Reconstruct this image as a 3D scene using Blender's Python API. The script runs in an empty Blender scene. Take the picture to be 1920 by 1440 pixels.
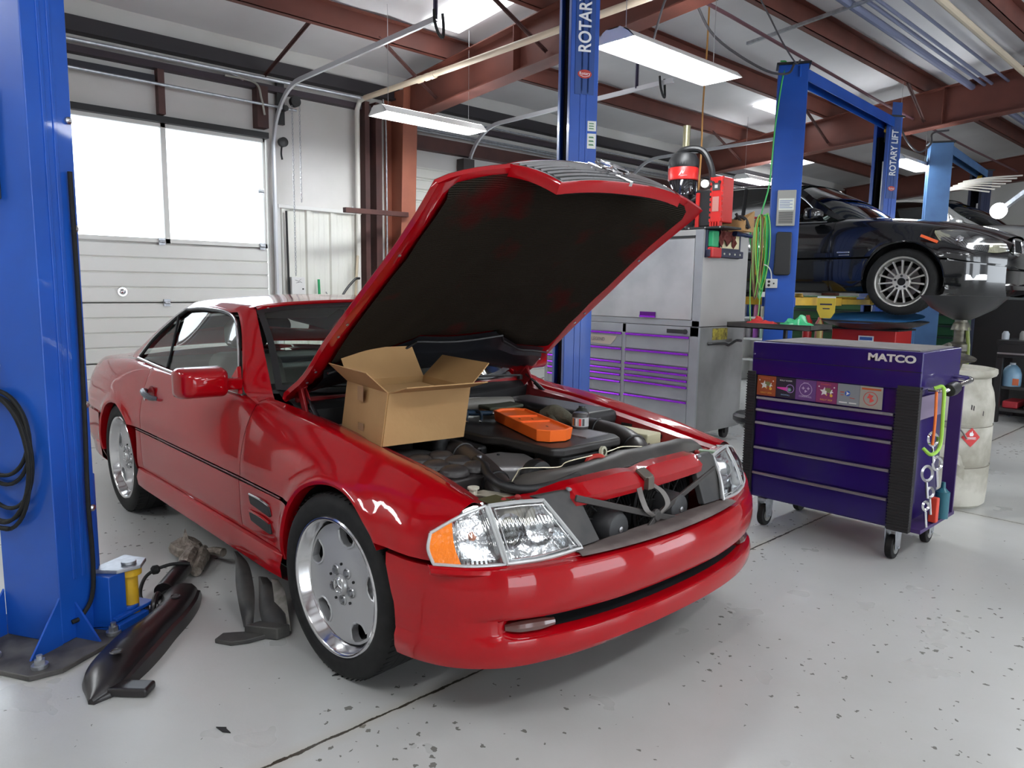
import bpy, bmesh, math, random
from mathutils import Vector, Matrix, Quaternion
from mathutils import noise as mn
random.seed(7)
S = bpy.context.scene
COL = S.collection
PI = math.pi
WM = {}
def V(*a):
	return Vector(a)
# ------------------------------------------------------------------ materials
_mats = {}
def mat(name, col, rough=.5, metal=0.0, var=None, bump=None, coat=0.0, spec=.5, emit=None, alpha=None, aniso=0):
	"""Principled material. var=(scale, amount, second colour) mixes a noise; bump=(scale, strength)."""
	if name in _mats:
		return _mats[name]
	m = bpy.data.materials.new(name)
	m.use_nodes = True
	nt = m.node_tree
	b = nt.nodes['Principled BSDF']
	b.inputs['Base Color'].default_value = (*col, 1)
	b.inputs['Roughness'].default_value = rough
	b.inputs['Metallic'].default_value = metal
	b.inputs['Specular IOR Level'].default_value = spec
	b.inputs['Coat Weight'].default_value = coat
	b.inputs['Coat Roughness'].default_value = .04
	if emit:
		b.inputs['Emission Color'].default_value = (*emit[0], 1)
		b.inputs['Emission Strength'].default_value = emit[1]
	if var or bump:
		tc = nt.nodes.new('ShaderNodeTexCoord')
	if var:
		n = nt.nodes.new('ShaderNodeTexNoise')
		n.inputs['Scale'].default_value = var[0]
		n.inputs['Detail'].default_value = 5
		nt.links.new(tc.outputs['Object'], n.inputs['Vector'])
		r = nt.nodes.new('ShaderNodeValToRGB')
		r.color_ramp.elements[0].position = .5 - .5 * (1 - var[1]) * .5
		r.color_ramp.elements[1].position = .5 + .5 * (1 - var[1]) * .5 + .01
		r.color_ramp.elements[0].color = (*var[2], 1)
		r.color_ramp.elements[1].color = (*col, 1)
		nt.links.new(n.outputs['Fac'], r.inputs['Fac'])
		nt.links.new(r.outputs['Color'], b.inputs['Base Color'])
	if bump:
		n2 = nt.nodes.new('ShaderNodeTexNoise')
		n2.inputs['Scale'].default_value = bump[0]
		n2.inputs['Detail'].default_value = 4
		nt.links.new(tc.outputs['Object'], n2.inputs['Vector'])
		bp = nt.nodes.new('ShaderNodeBump')
		bp.inputs['Strength'].default_value = bump[1]
		bp.inputs['Distance'].default_value = .01
		nt.links.new(n2.outputs['Fac'], bp.inputs['Height'])
		nt.links.new(bp.outputs['Normal'], b.inputs['Normal'])
	_mats[name] = m
	return m
def glass_mat(name, tint=(.8, .9, .85), gloss=1.0, rough=.0):
	if name in _mats:
		return _mats[name]
	m = bpy.data.materials.new(name)
	m.use_nodes = True
	nt = m.node_tree
	nt.nodes.clear()
	out = nt.nodes.new('ShaderNodeOutputMaterial')
	mx = nt.nodes.new('ShaderNodeMixShader')
	tr = nt.nodes.new('ShaderNodeBsdfTransparent')
	gl = nt.nodes.new('ShaderNodeBsdfGlossy')
	fr = nt.nodes.new('ShaderNodeFresnel')
	ma = nt.nodes.new('ShaderNodeMath')
	ma.operation = 'MULTIPLY'
	ma.inputs[1].default_value = gloss
	ma.use_clamp = True
	fr.inputs['IOR'].default_value = 1.52
	tr.inputs['Color'].default_value = (*tint, 1)
	gl.inputs['Roughness'].default_value = rough
	nt.links.new(fr.outputs[0], ma.inputs[0])
	nt.links.new(ma.outputs[0], mx.inputs[0])
	nt.links.new(tr.outputs[0], mx.inputs[1])
	nt.links.new(gl.outputs[0], mx.inputs[2])
	nt.links.new(mx.outputs[0], out.inputs[0])
	_mats[name] = m
	return m
def emit_mat(name, col, k):
	if name in _mats:
		return _mats[name]
	m = bpy.data.materials.new(name)
	m.use_nodes = True
	nt = m.node_tree
	nt.nodes.clear()
	out = nt.nodes.new('ShaderNodeOutputMaterial')
	e = nt.nodes.new('ShaderNodeEmission')
	e.inputs[0].default_value = (*col, 1)
	e.inputs[1].default_value = k
	nt.links.new(e.outputs[0], out.inputs[0])
	_mats[name] = m
	return m
# ------------------------------------------------------------------ objects
def setp(o, label=None, cat=None, group=None, kind=None):
	if label: o['label'] = label
	if cat: o['category'] = cat
	if group: o['group'] = group
	if kind: o['kind'] = kind
	return o
def thing(name, label, cat, loc=(0, 0, 0), rotz=0.0, group=None):
	o = bpy.data.objects.new(name, None)
	COL.objects.link(o)
	o.empty_display_size = .1
	o.location = loc
	o.rotation_euler = (0, 0, rotz)
	WM[o.name] = Matrix.Translation(loc) @ Matrix.Rotation(rotz, 4, 'Z')
	return setp(o, label, cat, group)
def frame(p0, axis):
	a = Vector(axis).normalized()
	u = a.orthogonal().normalized()
	return u, a.cross(u), a
def catmull(pts, n=8):
	P = [Vector(p) for p in pts]
	if len(P) < 3:
		return P
	out = []
	Q = [P[0] * 2 - P[1]] + P + [P[-1] * 2 - P[-2]]
	for i in range(1, len(Q) - 2):
		a, b, c, d = Q[i - 1:i + 3]
		for k in range(n):
			t = k / n
			out.append(.5 * ((2 * b) + (c - a) * t + (2 * a - 5 * b + 4 * c - d) * t * t + (3 * b - a - 3 * c + d) * t ** 3))
	out.append(P[-1])
	return out
class G:
	"""collects geometry, then links it as ONE mesh object"""
	def __init__(s):
		s.v = []
		s.f = []
		s.mi = []
		s.m = 0
	def add(s, vs, fs):
		o = len(s.v)
		s.v += [Vector(v) for v in vs]
		for f in fs:
			s.f.append([i + o for i in f])
			s.mi.append(s.m)
		return s
	def box(s, a, b):
		(x0, y0, z0), (x1, y1, z1) = a, b
		return s.add([(x0, y0, z0), (x1, y0, z0), (x1, y1, z0), (x0, y1, z0), (x0, y0, z1), (x1, y0, z1), (x1, y1, z1), (x0, y1, z1)],
					 [(0, 3, 2, 1), (4, 5, 6, 7), (0, 1, 5, 4), (1, 2, 6, 5), (2, 3, 7, 6), (3, 0, 4, 7)])
	def obox(s, c, size, R=None):
		c = Vector(c)
		h = [k / 2 for k in size]
		vs = [V(x * h[0], y * h[1], z * h[2]) for z in (-1, 1) for x, y in ((-1, -1), (1, -1), (1, 1), (-1, 1))]
		if R is not None:
			vs = [R @ v for v in vs]
		return s.add([v + c for v in vs], [(0, 3, 2, 1), (4, 5, 6, 7), (0, 1, 5, 4), (1, 2, 6, 5), (2, 3, 7, 6), (3, 0, 4, 7)])
	def bar(s, p0, p1, w, h, up=(0, 0, 1)):
		"""rectangular bar from p0 to p1, w sideways, h along up"""
		p0, p1 = Vector(p0), Vector(p1)
		d = (p1 - p0)
		L = d.length
		d.normalize()
		sd = d.cross(Vector(up))
		if sd.length < 1e-4:
			sd = V(1, 0, 0)
		sd.normalize()
		u = sd.cross(d)
		R = Matrix((sd, d, u)).transposed()
		return s.obox((p0 + p1) / 2, (w, L, h), R)
	def rings(s, rings, cap0=True, cap1=True, closed=True):
		n = len(rings[0])
		vs = [v for r in rings for v in r]
		fs = []
		for i in range(len(rings) - 1):
			for j in range(n if closed else n - 1):
				k = (j + 1) % n
				fs.append((i * n + j, i * n + k, (i + 1) * n + k, (i + 1) * n + j))
		if cap0: fs.append(tuple(reversed(range(n))))
		if cap1: fs.append(tuple(range((len(rings) - 1) * n, len(rings) * n)))
		return s.add(vs, fs)
	def cyl(s, p0, p1, r0, r1=None, seg=16, caps=True):
		p0, p1 = Vector(p0), Vector(p1)
		r1 = r0 if r1 is None else r1
		u, w, a = frame(p0, p1 - p0)
		rr = []
		for p, r in ((p0, r0), (p1, r1)):
			rr.append([p + u * (r * math.cos(2 * PI * k / seg)) + w * (r * math.sin(2 * PI * k / seg)) for k in range(seg)])
		return s.rings(rr, caps, caps)
	def tube(s, pts, r, seg=8, n=6, smooth=True, rads=None):
		P = catmull(pts, n) if smooth and len(pts) > 2 else [Vector(p) for p in pts]
		if rads is not None:
			m = len(P)
			R = []
			for i in range(m):
				t = i / (m - 1) * (len(rads) - 1)
				k = min(int(t), len(rads) - 2)
				R.append(rads[k] + (rads[k + 1] - rads[k]) * (t - k))
		else:
			R = [r] * len(P)
		t0 = (P[1] - P[0]).normalized()
		u = t0.orthogonal().normalized()
		rr = []
		for i, p in enumerate(P):
			t = (P[min(i + 1, len(P) - 1)] - P[max(i - 1, 0)])
			if t.length < 1e-9:
				t = t0.copy()
			t.normalize()
			u = (u - t * u.dot(t))
			if u.length < 1e-6:
				u = t.orthogonal()
			u.normalize()
			w = t.cross(u)
			rr.append([p + u * (R[i] * math.cos(2 * PI * k / seg)) + w * (R[i] * math.sin(2 * PI * k / seg)) for k in range(seg)])
		return s.rings(rr)
	def lathe(s, prof, o=(0, 0, 0), axis=(0, 0, 1), seg=32, cap0=True, cap1=True, start=None):
		o = Vector(o)
		u, w, a = frame(o, axis)
		rr = []
		for r, h in prof:
			r = max(r, 1e-4)
			rr.append([o + a * h + u * (r * math.cos(2 * PI * k / seg)) + w * (r * math.sin(2 * PI * k / seg)) for k in range(seg)])
		return s.rings(rr, cap0, cap1)
	def prism(s, poly, M, d0, d1):
		"""poly: 2D points, M maps (x,y,z)->world; extruded along z from d0 to d1"""
		n = len(poly)
		vs = [M @ V(x, y, d0) for x, y in poly] + [M @ V(x, y, d1) for x, y in poly]
		fs = [tuple(reversed(range(n))), tuple(range(n, 2 * n))] + [(i, (i + 1) % n, n + (i + 1) % n, n + i) for i in range(n)]
		return s.add(vs, fs)
	def grid(s, rows, flip=False):
		n = len(rows[0])
		vs = [v for r in rows for v in r]
		fs = []
		for i in range(len(rows) - 1):
			for j in range(n - 1):
				f = (i * n + j, i * n + j + 1, (i + 1) * n + j + 1, (i + 1) * n + j)
				fs.append(tuple(reversed(f)) if flip else f)
		return s.add(vs, fs)
	def build(s, name, m, parent=None, bevel=0, solid=0, sub=0, local=False, angle=35, label=None, flat=False, bseg=2, soff=-1):
		me = bpy.data.meshes.new(name)
		o = bpy.data.objects.new(name, me)
		COL.objects.link(o)
		if parent is None:
			c0 = Vector([(min(v[i] for v in s.v) + max(v[i] for v in s.v)) / 2 for i in range(3)])
			c0.z = min(v.z for v in s.v)
			T = Matrix.Translation(c0)
			o.location = c0
			WM[o.name] = T
			vs = [v - c0 for v in s.v]
		else:
			o.parent = parent
			WM[o.name] = WM[parent.name]
			vs = s.v if local else [WM[parent.name].inverted() @ v for v in s.v]
		me.from_pydata([tuple(v) for v in vs], [], s.f)
		for k in (m if isinstance(m, (list, tuple)) else [m]):
			me.materials.append(k)
		if max(s.mi, default=0):
			me.polygons.foreach_set('material_index', s.mi)
		bm = bmesh.new()
		bm.from_mesh(me)
		bmesh.ops.remove_doubles(bm, verts=bm.verts, dist=1e-6)
		bmesh.ops.recalc_face_normals(bm, faces=bm.faces)
		bm.to_mesh(me)
		bm.free()
		if not flat:
			me.polygons.foreach_set('use_smooth', [True] * len(me.polygons))
			me.set_sharp_from_angle(angle=math.radians(angle))
		if solid:
			md = o.modifiers.new('s', 'SOLIDIFY')
			md.thickness = solid
			md.offset = soff
			md = o.modifiers.new('n', 'WEIGHTED_NORMAL')
			md.keep_sharp = True
		if bevel:
			md = o.modifiers.new('b', 'BEVEL')
			md.width = bevel
			md.segments = bseg
			md.limit_method = 'ANGLE'
			md.angle_limit = math.radians(40)
			md.harden_normals = True
		if sub:
			md = o.modifiers.new('u', 'SUBSURF')
			md.levels = md.render_levels = sub
		if label: o['label'] = label
		return o
def text(name, s, size, M, m, parent, ext=.001, sx=1.0, bold=0.0, align='CENTER', label=None):
	"""lettering on a surface; M places the text plane (x right, y up, z out)"""
	cu = bpy.data.curves.new(name, 'FONT')
	cu.body = s
	cu.size = size
	cu.extrude = ext
	cu.offset = bold
	cu.align_x = align
	cu.align_y = 'CENTER'
	cu.materials.append(m)
	o = bpy.data.objects.new(name, cu)
	COL.objects.link(o)
	bpy.context.view_layer.update()
	me = bpy.data.meshes.new_from_object(o.evaluated_get(bpy.context.evaluated_depsgraph_get()))
	bpy.data.objects.remove(o)
	me.materials.clear()
	me.materials.append(m)
	o = bpy.data.objects.new(name, me)
	COL.objects.link(o)
	Mw = M @ Matrix.Diagonal((sx, 1, 1, 1))
	if parent is not None:
		o.parent = parent
		o.matrix_basis = WM[parent.name].inverted() @ Mw
	else:
		o.matrix_basis = Mw
	WM[o.name] = Mw
	if label: o['label'] = label
	return o
def plane_m(o, x, y):
	x = Vector(x).normalized()
	y = Vector(y)
	y = (y - x * y.dot(x)).normalized()
	z = x.cross(y)
	return Matrix.Translation(Vector(o)) @ Matrix((x, y, z)).transposed().to_4x4()
def dup(root, loc, rotz=None, label=None, group=None):
	r = root.copy()
	COL.objects.link(r)
	r.location = loc
	if rotz is not None: r.rotation_euler = (0, 0, rotz)
	if label: r['label'] = label
	if group: r['group'] = group
	WM[r.name] = Matrix.Translation(loc) @ Matrix.Rotation(r.rotation_euler[2], 4, 'Z')
	for ch in list(root.children):
		c = ch.copy()
		COL.objects.link(c)
		c.parent = r
		for g in list(ch.children):
			d = g.copy()
			COL.objects.link(d)
			d.parent = c
	return r
def lerp(a, b, t):
	return a + (b - a) * t
def interp(x, tab):
	"""piecewise smooth interpolation through (x, value) pairs (values may be tuples), x ascending"""
	xs = [t[0] for t in tab]
	if x <= xs[0]: return tab[0][1]
	if x >= xs[-1]: return tab[-1][1]
	i = max(k for k in range(len(xs)) if xs[k] <= x)
	i = min(i, len(xs) - 2)
	h = xs[i + 1] - xs[i]
	t = (x - xs[i]) / h
	a, b = tab[i][1], tab[i + 1][1]
	def one(j):
		g = (lambda v: v[j]) if isinstance(a, tuple) else (lambda v: v)
		ya, yb = g(a), g(b)
		m0 = (yb - ya) / h
		ma = m0 if i == 0 else .5 * (m0 + (ya - g(tab[i - 1][1])) / (xs[i] - xs[i - 1]))
		mb = m0 if i == len(xs) - 2 else .5 * (m0 + (g(tab[i + 2][1]) - yb) / (xs[i + 2] - xs[i + 1]))
		t2, t3 = t * t, t ** 3
		return (2 * t3 - 3 * t2 + 1) * ya + (t3 - 2 * t2 + t) * h * ma + (-2 * t3 + 3 * t2) * yb + (t3 - t2) * h * mb
	if isinstance(a, tuple):
		return tuple(one(j) for j in range(len(a)))
	return one(0)
# ------------------------------------------------------------------ common materials
BLACK = mat('black_plastic', (.012, .012, .013), .45)
RUBBER = mat('rubber', (.008, .008, .008), .7, var=(30, .5, (.013, .013, .013)), spec=.3)
CHROME = mat('chrome', (.8, .8, .82), .12, 1)
STEEL = mat('brushed_steel', (.5, .5, .51), .35, 1)
ZINC = mat('galvanised_steel', (.55, .57, .6), .42, .9, var=(25, .4, (.4, .42, .45)))
BLUE = mat('lift_blue_paint', (.008, .09, .48), .38, var=(2.5, .2, (.006, .065, .36)), coat=.2)
YELLOW = mat('safety_yellow', (.75, .45, .02), .45, var=(9, .3, (.45, .27, .02)))
OXIDE = mat('red_oxide_steel', (.15, .042, .028), .55, var=(3, .3, (.11, .032, .022)))
OXDARK = mat('dark_oxide_steel', (.085, .03, .024), .6, var=(3, .3, (.05, .02, .018)))
WHITE = mat('white_paint', (.75, .75, .73), .45)
RED = mat('red_car_paint', (.34, .001, .005), .3, coat=.9, spec=.05)
PURPLE = mat('purple_paint', (.015, .003, .105), .3, coat=.4, spec=.3)
ORANGE = mat('orange_plastic', (.95, .16, .02), .4)
CREAM = mat('cream_pvc', (.72, .6, .45), .45)
# ================================================================== THE ROOM
XW = -5.55
def floor_material():
	m = bpy.data.materials.new('epoxy_floor')
	m.use_nodes = True
	nt = m.node_tree
	b = nt.nodes['Principled BSDF']
	L = nt.links.new
	tc = nt.nodes.new('ShaderNodeTexCoord')
	def N(t, **k):
		n = nt.nodes.new(t)
		for a, c in k.items():
			if a in n.inputs: n.inputs[a].default_value = c
			else: setattr(n, a, c)
		return n
	def math_(op, a, c=None, clamp=False):
		n = N('ShaderNodeMath', operation=op, use_clamp=clamp)
		for i, q in enumerate((a, c)):
			if q is None: continue
			if isinstance(q, (int, float)): n.inputs[i].default_value = q
			else: L(q, n.inputs[i])
		return n.outputs[0]
	def noise(sc, det=3, rough=.5):
		n = N('ShaderNodeTexNoise')
		n.inputs['Scale'].default_value = sc
		n.inputs['Detail'].default_value = det
		n.inputs['Roughness'].default_value = rough
		L(tc.outputs['Object'], n.inputs['Vector'])
		return n.outputs['Fac']
	def mix(fac, a, c):
		n = nt.nodes.new('ShaderNodeMix')
		n.data_type = 'RGBA'
		for i, q in ((0, fac), (6, a), (7, c)):
			if isinstance(q, (int, float)): n.inputs[i].default_value = q
			elif isinstance(q, tuple): n.inputs[i].default_value = (*q, 1)
			else: L(q, n.inputs[i])
		return n.outputs[2]
	# worn, mottled light grey coating
	blot = noise(1.3, 5)
	col = mix(blot, (.47, .475, .46), (.56, .565, .555))
	st = math_('POWER', noise(2.2, 9, .7), 3)
	col = mix(math_('MULTIPLY', st, .9, True), col, (.38, .365, .32))
	# chipped paint: small dark flakes, denser in patches
	vo = N('ShaderNodeTexVoronoi')
	vo.inputs['Scale'].default_value = 34
	vo.inputs['Randomness'].default_value = 1
	nz = N('ShaderNodeTexNoise')
	nz.inputs['Scale'].default_value = 60
	L(tc.outputs['Object'], nz.inputs['Vector'])
	va = N('ShaderNodeVectorMath', operation='MULTIPLY_ADD')
	L(nz.outputs['Color'], va.inputs[0])
	va.inputs[1].default_value = (.03, .03, 0)
	L(tc.outputs['Object'], va.inputs[2])
	L(va.outputs[0], vo.inputs['Vector'])
	sep = N('ShaderNodeSeparateColor')
	L(vo.outputs['Color'], sep.inputs[0])
	size = math_('MULTIPLY', math_('POWER', sep.outputs[0], 4), .42)
	dens = math_('ADD', math_('MULTIPLY', math_('SUBTRACT', noise(.9, 2), .40), 4.0, True), .18)
	chip = math_('LESS_THAN', vo.outputs['Distance'], math_('MULTIPLY', size, dens))
	col = mix(math_('MULTIPLY', chip, .85), col, (.09, .085, .07))
	# saw cut joints in the slab
	sx = N('ShaderNodeSeparateXYZ')
	L(tc.outputs['Object'], sx.inputs[0])
	wob = math_('MULTIPLY', math_('SUBTRACT', noise(14, 6, .8), .5), .022)
	lines = None
	for ax, val in ((0, .30), (1, 3.04), (1, 9.1), (1, -3.1), (0, 5.1)):
		d = math_('ABSOLUTE', math_('SUBTRACT', math_('ADD', sx.outputs[ax], wob), val + .011 - (1.575 if ax == 0 else 4.95)))
		ln = math_('LESS_THAN', d, math_('MULTIPLY', noise(22, 2), .011))
		lines = ln if lines is None else math_('MAXIMUM', lines, ln)
		wd = math_('SUBTRACT', 1, math_('DIVIDE', d, .05), True)
		col = mix(math_('MULTIPLY', wd, .25), col, (.42, .36, .24))
	col = mix(lines, col, (.05, .043, .03))
	L(col, b.inputs['Base Color'])
	rg = math_('ADD', math_('MULTIPLY', noise(3, 3), .22), .20)
	L(math_('MAXIMUM', rg, math_('MULTIPLY', chip, .7)), b.inputs['Roughness'])
	bp = N('ShaderNodeBump')
	bp.inputs['Strength'].default_value = .12
	bp.inputs['Distance'].default_value = .003
	L(math_('SUBTRACT', noise(90, 3), math_('MULTIPLY', math_('MAXIMUM', lines, chip), 2)), bp.inputs['Height'])
	L(bp.outputs[0], b.inputs['Normal'])
	return m
def struct(name, g, m, **k):
	o = g.build(name, m, **k)
	o['kind'] = 'structure'
	return o
X1, Y0, Y1 = 9.0, -7.0, 17.0
g = G()
g.box((XW - .3, Y0 - .1, -.2), (X1, Y1, 0))
fl = struct('floor', g, floor_material())
# object coordinates of the floor are measured from its centre; remember it for the joints
# (centre = (XW-.3+X1)/2 , (Y0-.1+Y1)/2)
def zc(x):            # underside of the roof sheet
	return 3.84 + .1 * (x - XW)
PEAK = 4.4
INS = mat('white_insulation', (.84, .83, .84), .55, bump=(1.6, .5), var=(.8, .3, (.70, .69, .70)))
g = G()
# roof sheet with shallow sags of the vinyl between the purlins
PUR = [-4.32, -2.9, -1.6, -.22, 1.2, 2.6, 4.0]
ny = 60
rows = []
xs = [XW - .3 + (PEAK - XW + .3) * i / 56 for i in range(57)]
for i, x in enumerate(xs):
	r = []
	for j in range(ny + 1):
		y = Y0 + (Y1 - Y0) * j / ny
		sag = .004 + abs(.012 * math.sin(y * 5.1) + .01 * math.sin(y * 12.7 + x))
		r.append(V(x, y, zc(x) + sag))
	rows.append(r)
g.grid(rows)
rows2 = [[V(2 * PEAK - v.x, v.y, v.z) for v in r] for r in rows]
g.grid(rows2, flip=True)
ce = struct('ceiling', g, INS, solid=.03, soff=1)
# walls
door_y0, door_y1, door_h = -1.62, 1.47, 2.93
d2y0, d2y1 = 4.35, 7.45
WALLM = mat('wall_vinyl', (.72, .70, .68), .6, var=(1.1, .35, (.62, .61, .57)), bump=(2.2, .6))
g = G()
T = .12
g.box((XW - T, Y0, 0), (XW, door_y0 - .02, 3.9))
g.box((XW - T, door_y0 - .02, door_h), (XW, door_y1 + .02, 3.9))
g.box((XW - T, door_y1 + .02, 0), (XW, d2y0 - .02, 3.9))
g.box((XW - T, d2y0 - .02, door_h), (XW, d2y1 + .02, 3.9))
g.box((XW - T, d2y1 + .02, 0), (XW, Y1, 3.9))
struct('wall_back', g, WALLM)
g = G()
g.box((XW, Y1, 0), (X1, Y1 + .12, 5.2))
struct('wall_right', g, WALLM)
g = G()
g.box((XW, Y0 - .12, 0), (X1, Y0, 5.2))
struct('wall_left', g, WALLM)
g = G()   # front wall with its open bay doors (behind the camera)
for a, b in ((Y0, -4.2), (-.6, 1.8), (5.6, 8), (11.6, Y1)):
	g.box((X1, a, 0), (X1 + .12, b, 3.3))
g.box((X1, Y0, 3.3), (X1 + .12, Y1, 4.6))
struct('wall_front', g, WALLM)
# white ribbed liner panel beside the door
LIN = mat('liner_panel', (.80, .80, .75), .4, var=(2, .3, (.75, .75, .68)))
g = G()
y0, y1, z1 = 1.60, 2.72, 2.20
n = int((y1 - y0) / .075)
prof = []
y = y0
k = 0
while y < y1:
	big = k % 4 == 0
	if big:
		prof += [(y, 0), (y + .012, .03), (y + .06, .03), (y + .072, 0)]
		y += .10
	else:
		prof += [(y, 0), (y + .006, .003), (y + .02, .003), (y + .026, 0)]
		y += .066
	k += 1
prof.append((y1, 0))
g.grid([[V(XW + .015 + d, yy, z) for yy, d in prof] for z in (.02, z1)])
struct('trim_1', g, LIN, angle=20)
g = G()
g.box((XW, y0 - .03, z1 - .02), (XW + .06, y1 + .12, z1 + .02))
g.box((XW, y0 - .055, 0), (XW + .05, y0 - .005, z1 + .02))
struct('trim_2', g, WHITE, bevel=.004)
# horizontal ribbed panel beyond the frame column
g = G()
prof = []
z = .05
while z < 2.84:
	prof += [(z, .03), (z + .10, .03), (z + .112, .002), (z + .128, .002)]
	z += .14
g.grid([[V(XW + .01 + d, yy, zz) for zz, d in prof] for yy in (3.28, 4.02)])
struct('trim_3', g, LIN, angle=20)
# --- steel frame: tapered columns and rafters, purlins, girts, eave strut
def ibeam(name, a0, a1, lo0, hi0, lo1, hi1, w, y, m, tf=.012):
	"""rafter in plane y from x=a0 to a1"""
	g = G()
	for lo in (0, 1):
		z0, z1 = (lo0, lo1) if lo == 0 else (hi0, hi1)
		vs = [V(a0, y - w / 2, z0), V(a0, y + w / 2, z0), V(a1, y + w / 2, z1), V(a1, y - w / 2, z1)]
		g.rings([[v for v in vs], [v + V(0, 0, tf if lo == 0 else -tf) for v in vs]])
	g.rings([[V(a0, y - .005, lo0), V(a0, y + .005, lo0), V(a1, y + .005, lo1), V(a1, y - .005, lo1)],
			 [V(a0, y - .005, hi0), V(a0, y + .005, hi0), V(a1, y + .005, hi1), V(a1, y - .005, hi1)]])
	n = 5
	for k in range(1, n):
		x = lerp(a0, a1, k / n)
		g.box((x - .004, y - w / 2, lerp(lo0, lo1, k / n)), (x + .004, y + w / 2, lerp(hi0, hi1, k / n)))
	return struct(name, g, m)
def zp(x):     # purlin underside = rafter top
	return zc(x) - .2
ti = [4]
def tname():
	ti[0] += 1
	return 'trim_%d' % (ti[0] - 1)
for y in (3.05, 9.0, 15.0, -3.0):
	ibeam(tname(), XW + .35, PEAK, zp(XW + .35) - .40, zp(XW + .35), zp(PEAK) - .62, zp(PEAK), .2, y, OXIDE)
	ibeam(tname(), 2 * PEAK - XW - .35, PEAK, zp(XW + .35) - .40, zp(XW + .35), zp(PEAK) - .62, zp(PEAK), .2, y, OXIDE)
	g = G()      # tapered wall column
	for f in (0, 1):
		xa, xb = (XW + .02, XW + .02) if f == 0 else (XW + .28, XW + .42)
		vs0 = [V(xa, y - .1, 0), V(xa + .012, y - .1, 0), V(xa + .012, y + .1, 0), V(xa, y + .1, 0)]
		vs1 = [V(v.x + xb - xa, v.y, zp(XW + .1)) for v in vs0]
		g.rings([vs0, vs1])
	g.rings([[V(XW + .02, y - .005, 0), V(XW + .28, y - .005, 0), V(XW + .28, y + .005, 0), V(XW + .02, y + .005, 0)],
			 [V(XW + .02, y - .005, zp(XW)), V(XW + .42, y - .005, zp(XW)), V(XW + .42, y + .005, zp(XW)), V(XW + .02, y + .005, zp(XW))]])
	for b in (.02, -.02):
		pass
	struct(tname(), g, mat('orange_oxide_steel', (.36, .12, .07), .55, var=(3, .3, (.28, .09, .055))) if y == 3.05 else OXIDE)
# extra girt posts between the pipe and the column
g = G()
g.box((XW + .02, 2.60, 0), (XW + .16, 2.66, 3.45))
g.box((XW + .02, 2.72, 0), (XW + .2, 2.80, 3.45))
struct(tname(), g, OXDARK)
g = G()
g.box((XW + .02, 4.06, 0), (XW + .16, 4.24, 3.0))
struct(tname(), g, mat('dark_bronze', (.05, .042, .04), .6))
def zsec(name, p0, p1, h, w, m, slope=.0):
	"""Z purlin running along Y"""
	g = G()
	x = p0[0]
	for s_ in (0,):
		g.box((x - .004, p0[1], p0[2]), (x + .004, p1[1], p0[2] + h))
		g.box((x - w, p0[1], p0[2]), (x + .004, p1[1], p0[2] + .006))
		g.box((x - w, p0[1], p0[2]), (x - w + .005, p1[1], p0[2] + .022))
		g.box((x - .004, p0[1], p0[2] + h - .006), (x + w, p1[1], p0[2] + h))
	return struct(name, g, m)
for x in PUR:
	zsec(tname(), (x, Y0, zp(x)), (x, Y1, zp(x)), .2, .07, OXIDE if x < 3 else OXDARK)
	if x < 3.5:
		zsec(tname(), (2 * PEAK - x, Y0, zp(x)), (2 * PEAK - x, Y1, zp(x)), .2, .07, OXIDE)
# eave strut and the girts over the doors
g = G()
g.box((XW, Y0, 3.54), (XW + .1, Y1, 3.68))
g.box((XW + .1, Y0, 3.54), (XW + .13, Y1, 3.56))
struct(tname(), g, mat('eave_dark', (.03, .026, .03), .6))
g = G()
g.box((XW, Y0, 3.37), (XW + .10, Y1, 3.43))
struct(tname(), g, mat('girt_dark', (.045, .03, .04), .6))
g = G()
g.box((XW, -1.6, 3.24), (XW + .07, .36, 3.31))
struct(tname(), g, mat('girt_dark2', (.03, .03, .04), .6))
g = G()
g.box((XW, .38, 2.96), (XW + .09, .44, 3.40))
struct(tname(), g, mat('girt_dark3', (.1, .045, .04), .6))
g = G()
g.box((XW, 1.34, 2.98), (XW + .12, 1.46, 3.40))
struct(tname(), g, OXDARK)
g = G()
g.box((XW - .06, door_y0 - .02, 2.89), (XW + .05, door_y1 + .02, 2.95))
struct(tname(), g, BLACK)
# second door header and girts further along
g = G()
g.box((XW, 3.2, 3.04), (XW + .12, Y1, 3.2))
struct(tname(), g, OXDARK)
g = G()
for z in (3.24, 3.27, 3.44):
	g.tube([(XW + .16, 3.2, z), (XW + .16, Y1 - .5, z)], .014, 8)
struct(tname(), g, ZINC)
# flange braces (angles from the rafter down to the purlins)
br = [((-4.32, 2.1, 3.79), (-4.6, 3.02, 3.42)), ((-4.32, 4.0, 3.79), (-4.6, 3.08, 3.42)), ((-2.9, 2.25, 3.9), (-2.9, 3.02, 3.55)), ((-1.6, 3.9, 4.03), (-1.6, 3.08, 3.66)),
	  ((-4.32, 8.1, 3.79), (-4.32, 8.98, 3.45)), ((-2.9, 8.2, 3.9), (-2.9, 8.98, 3.55)), ((-1.6, 8.3, 4.03), (-1.6, 8.98, 3.66)), ((-5.4, 1.42, 3.5), (-4.4, 1.42, 3.8))]
for a, b in br:
	g = G()
	g.bar(a, b, .045, .006)
	g.bar(a, b, .006, .045)
	struct(tname(), g, OXDARK)
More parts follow.
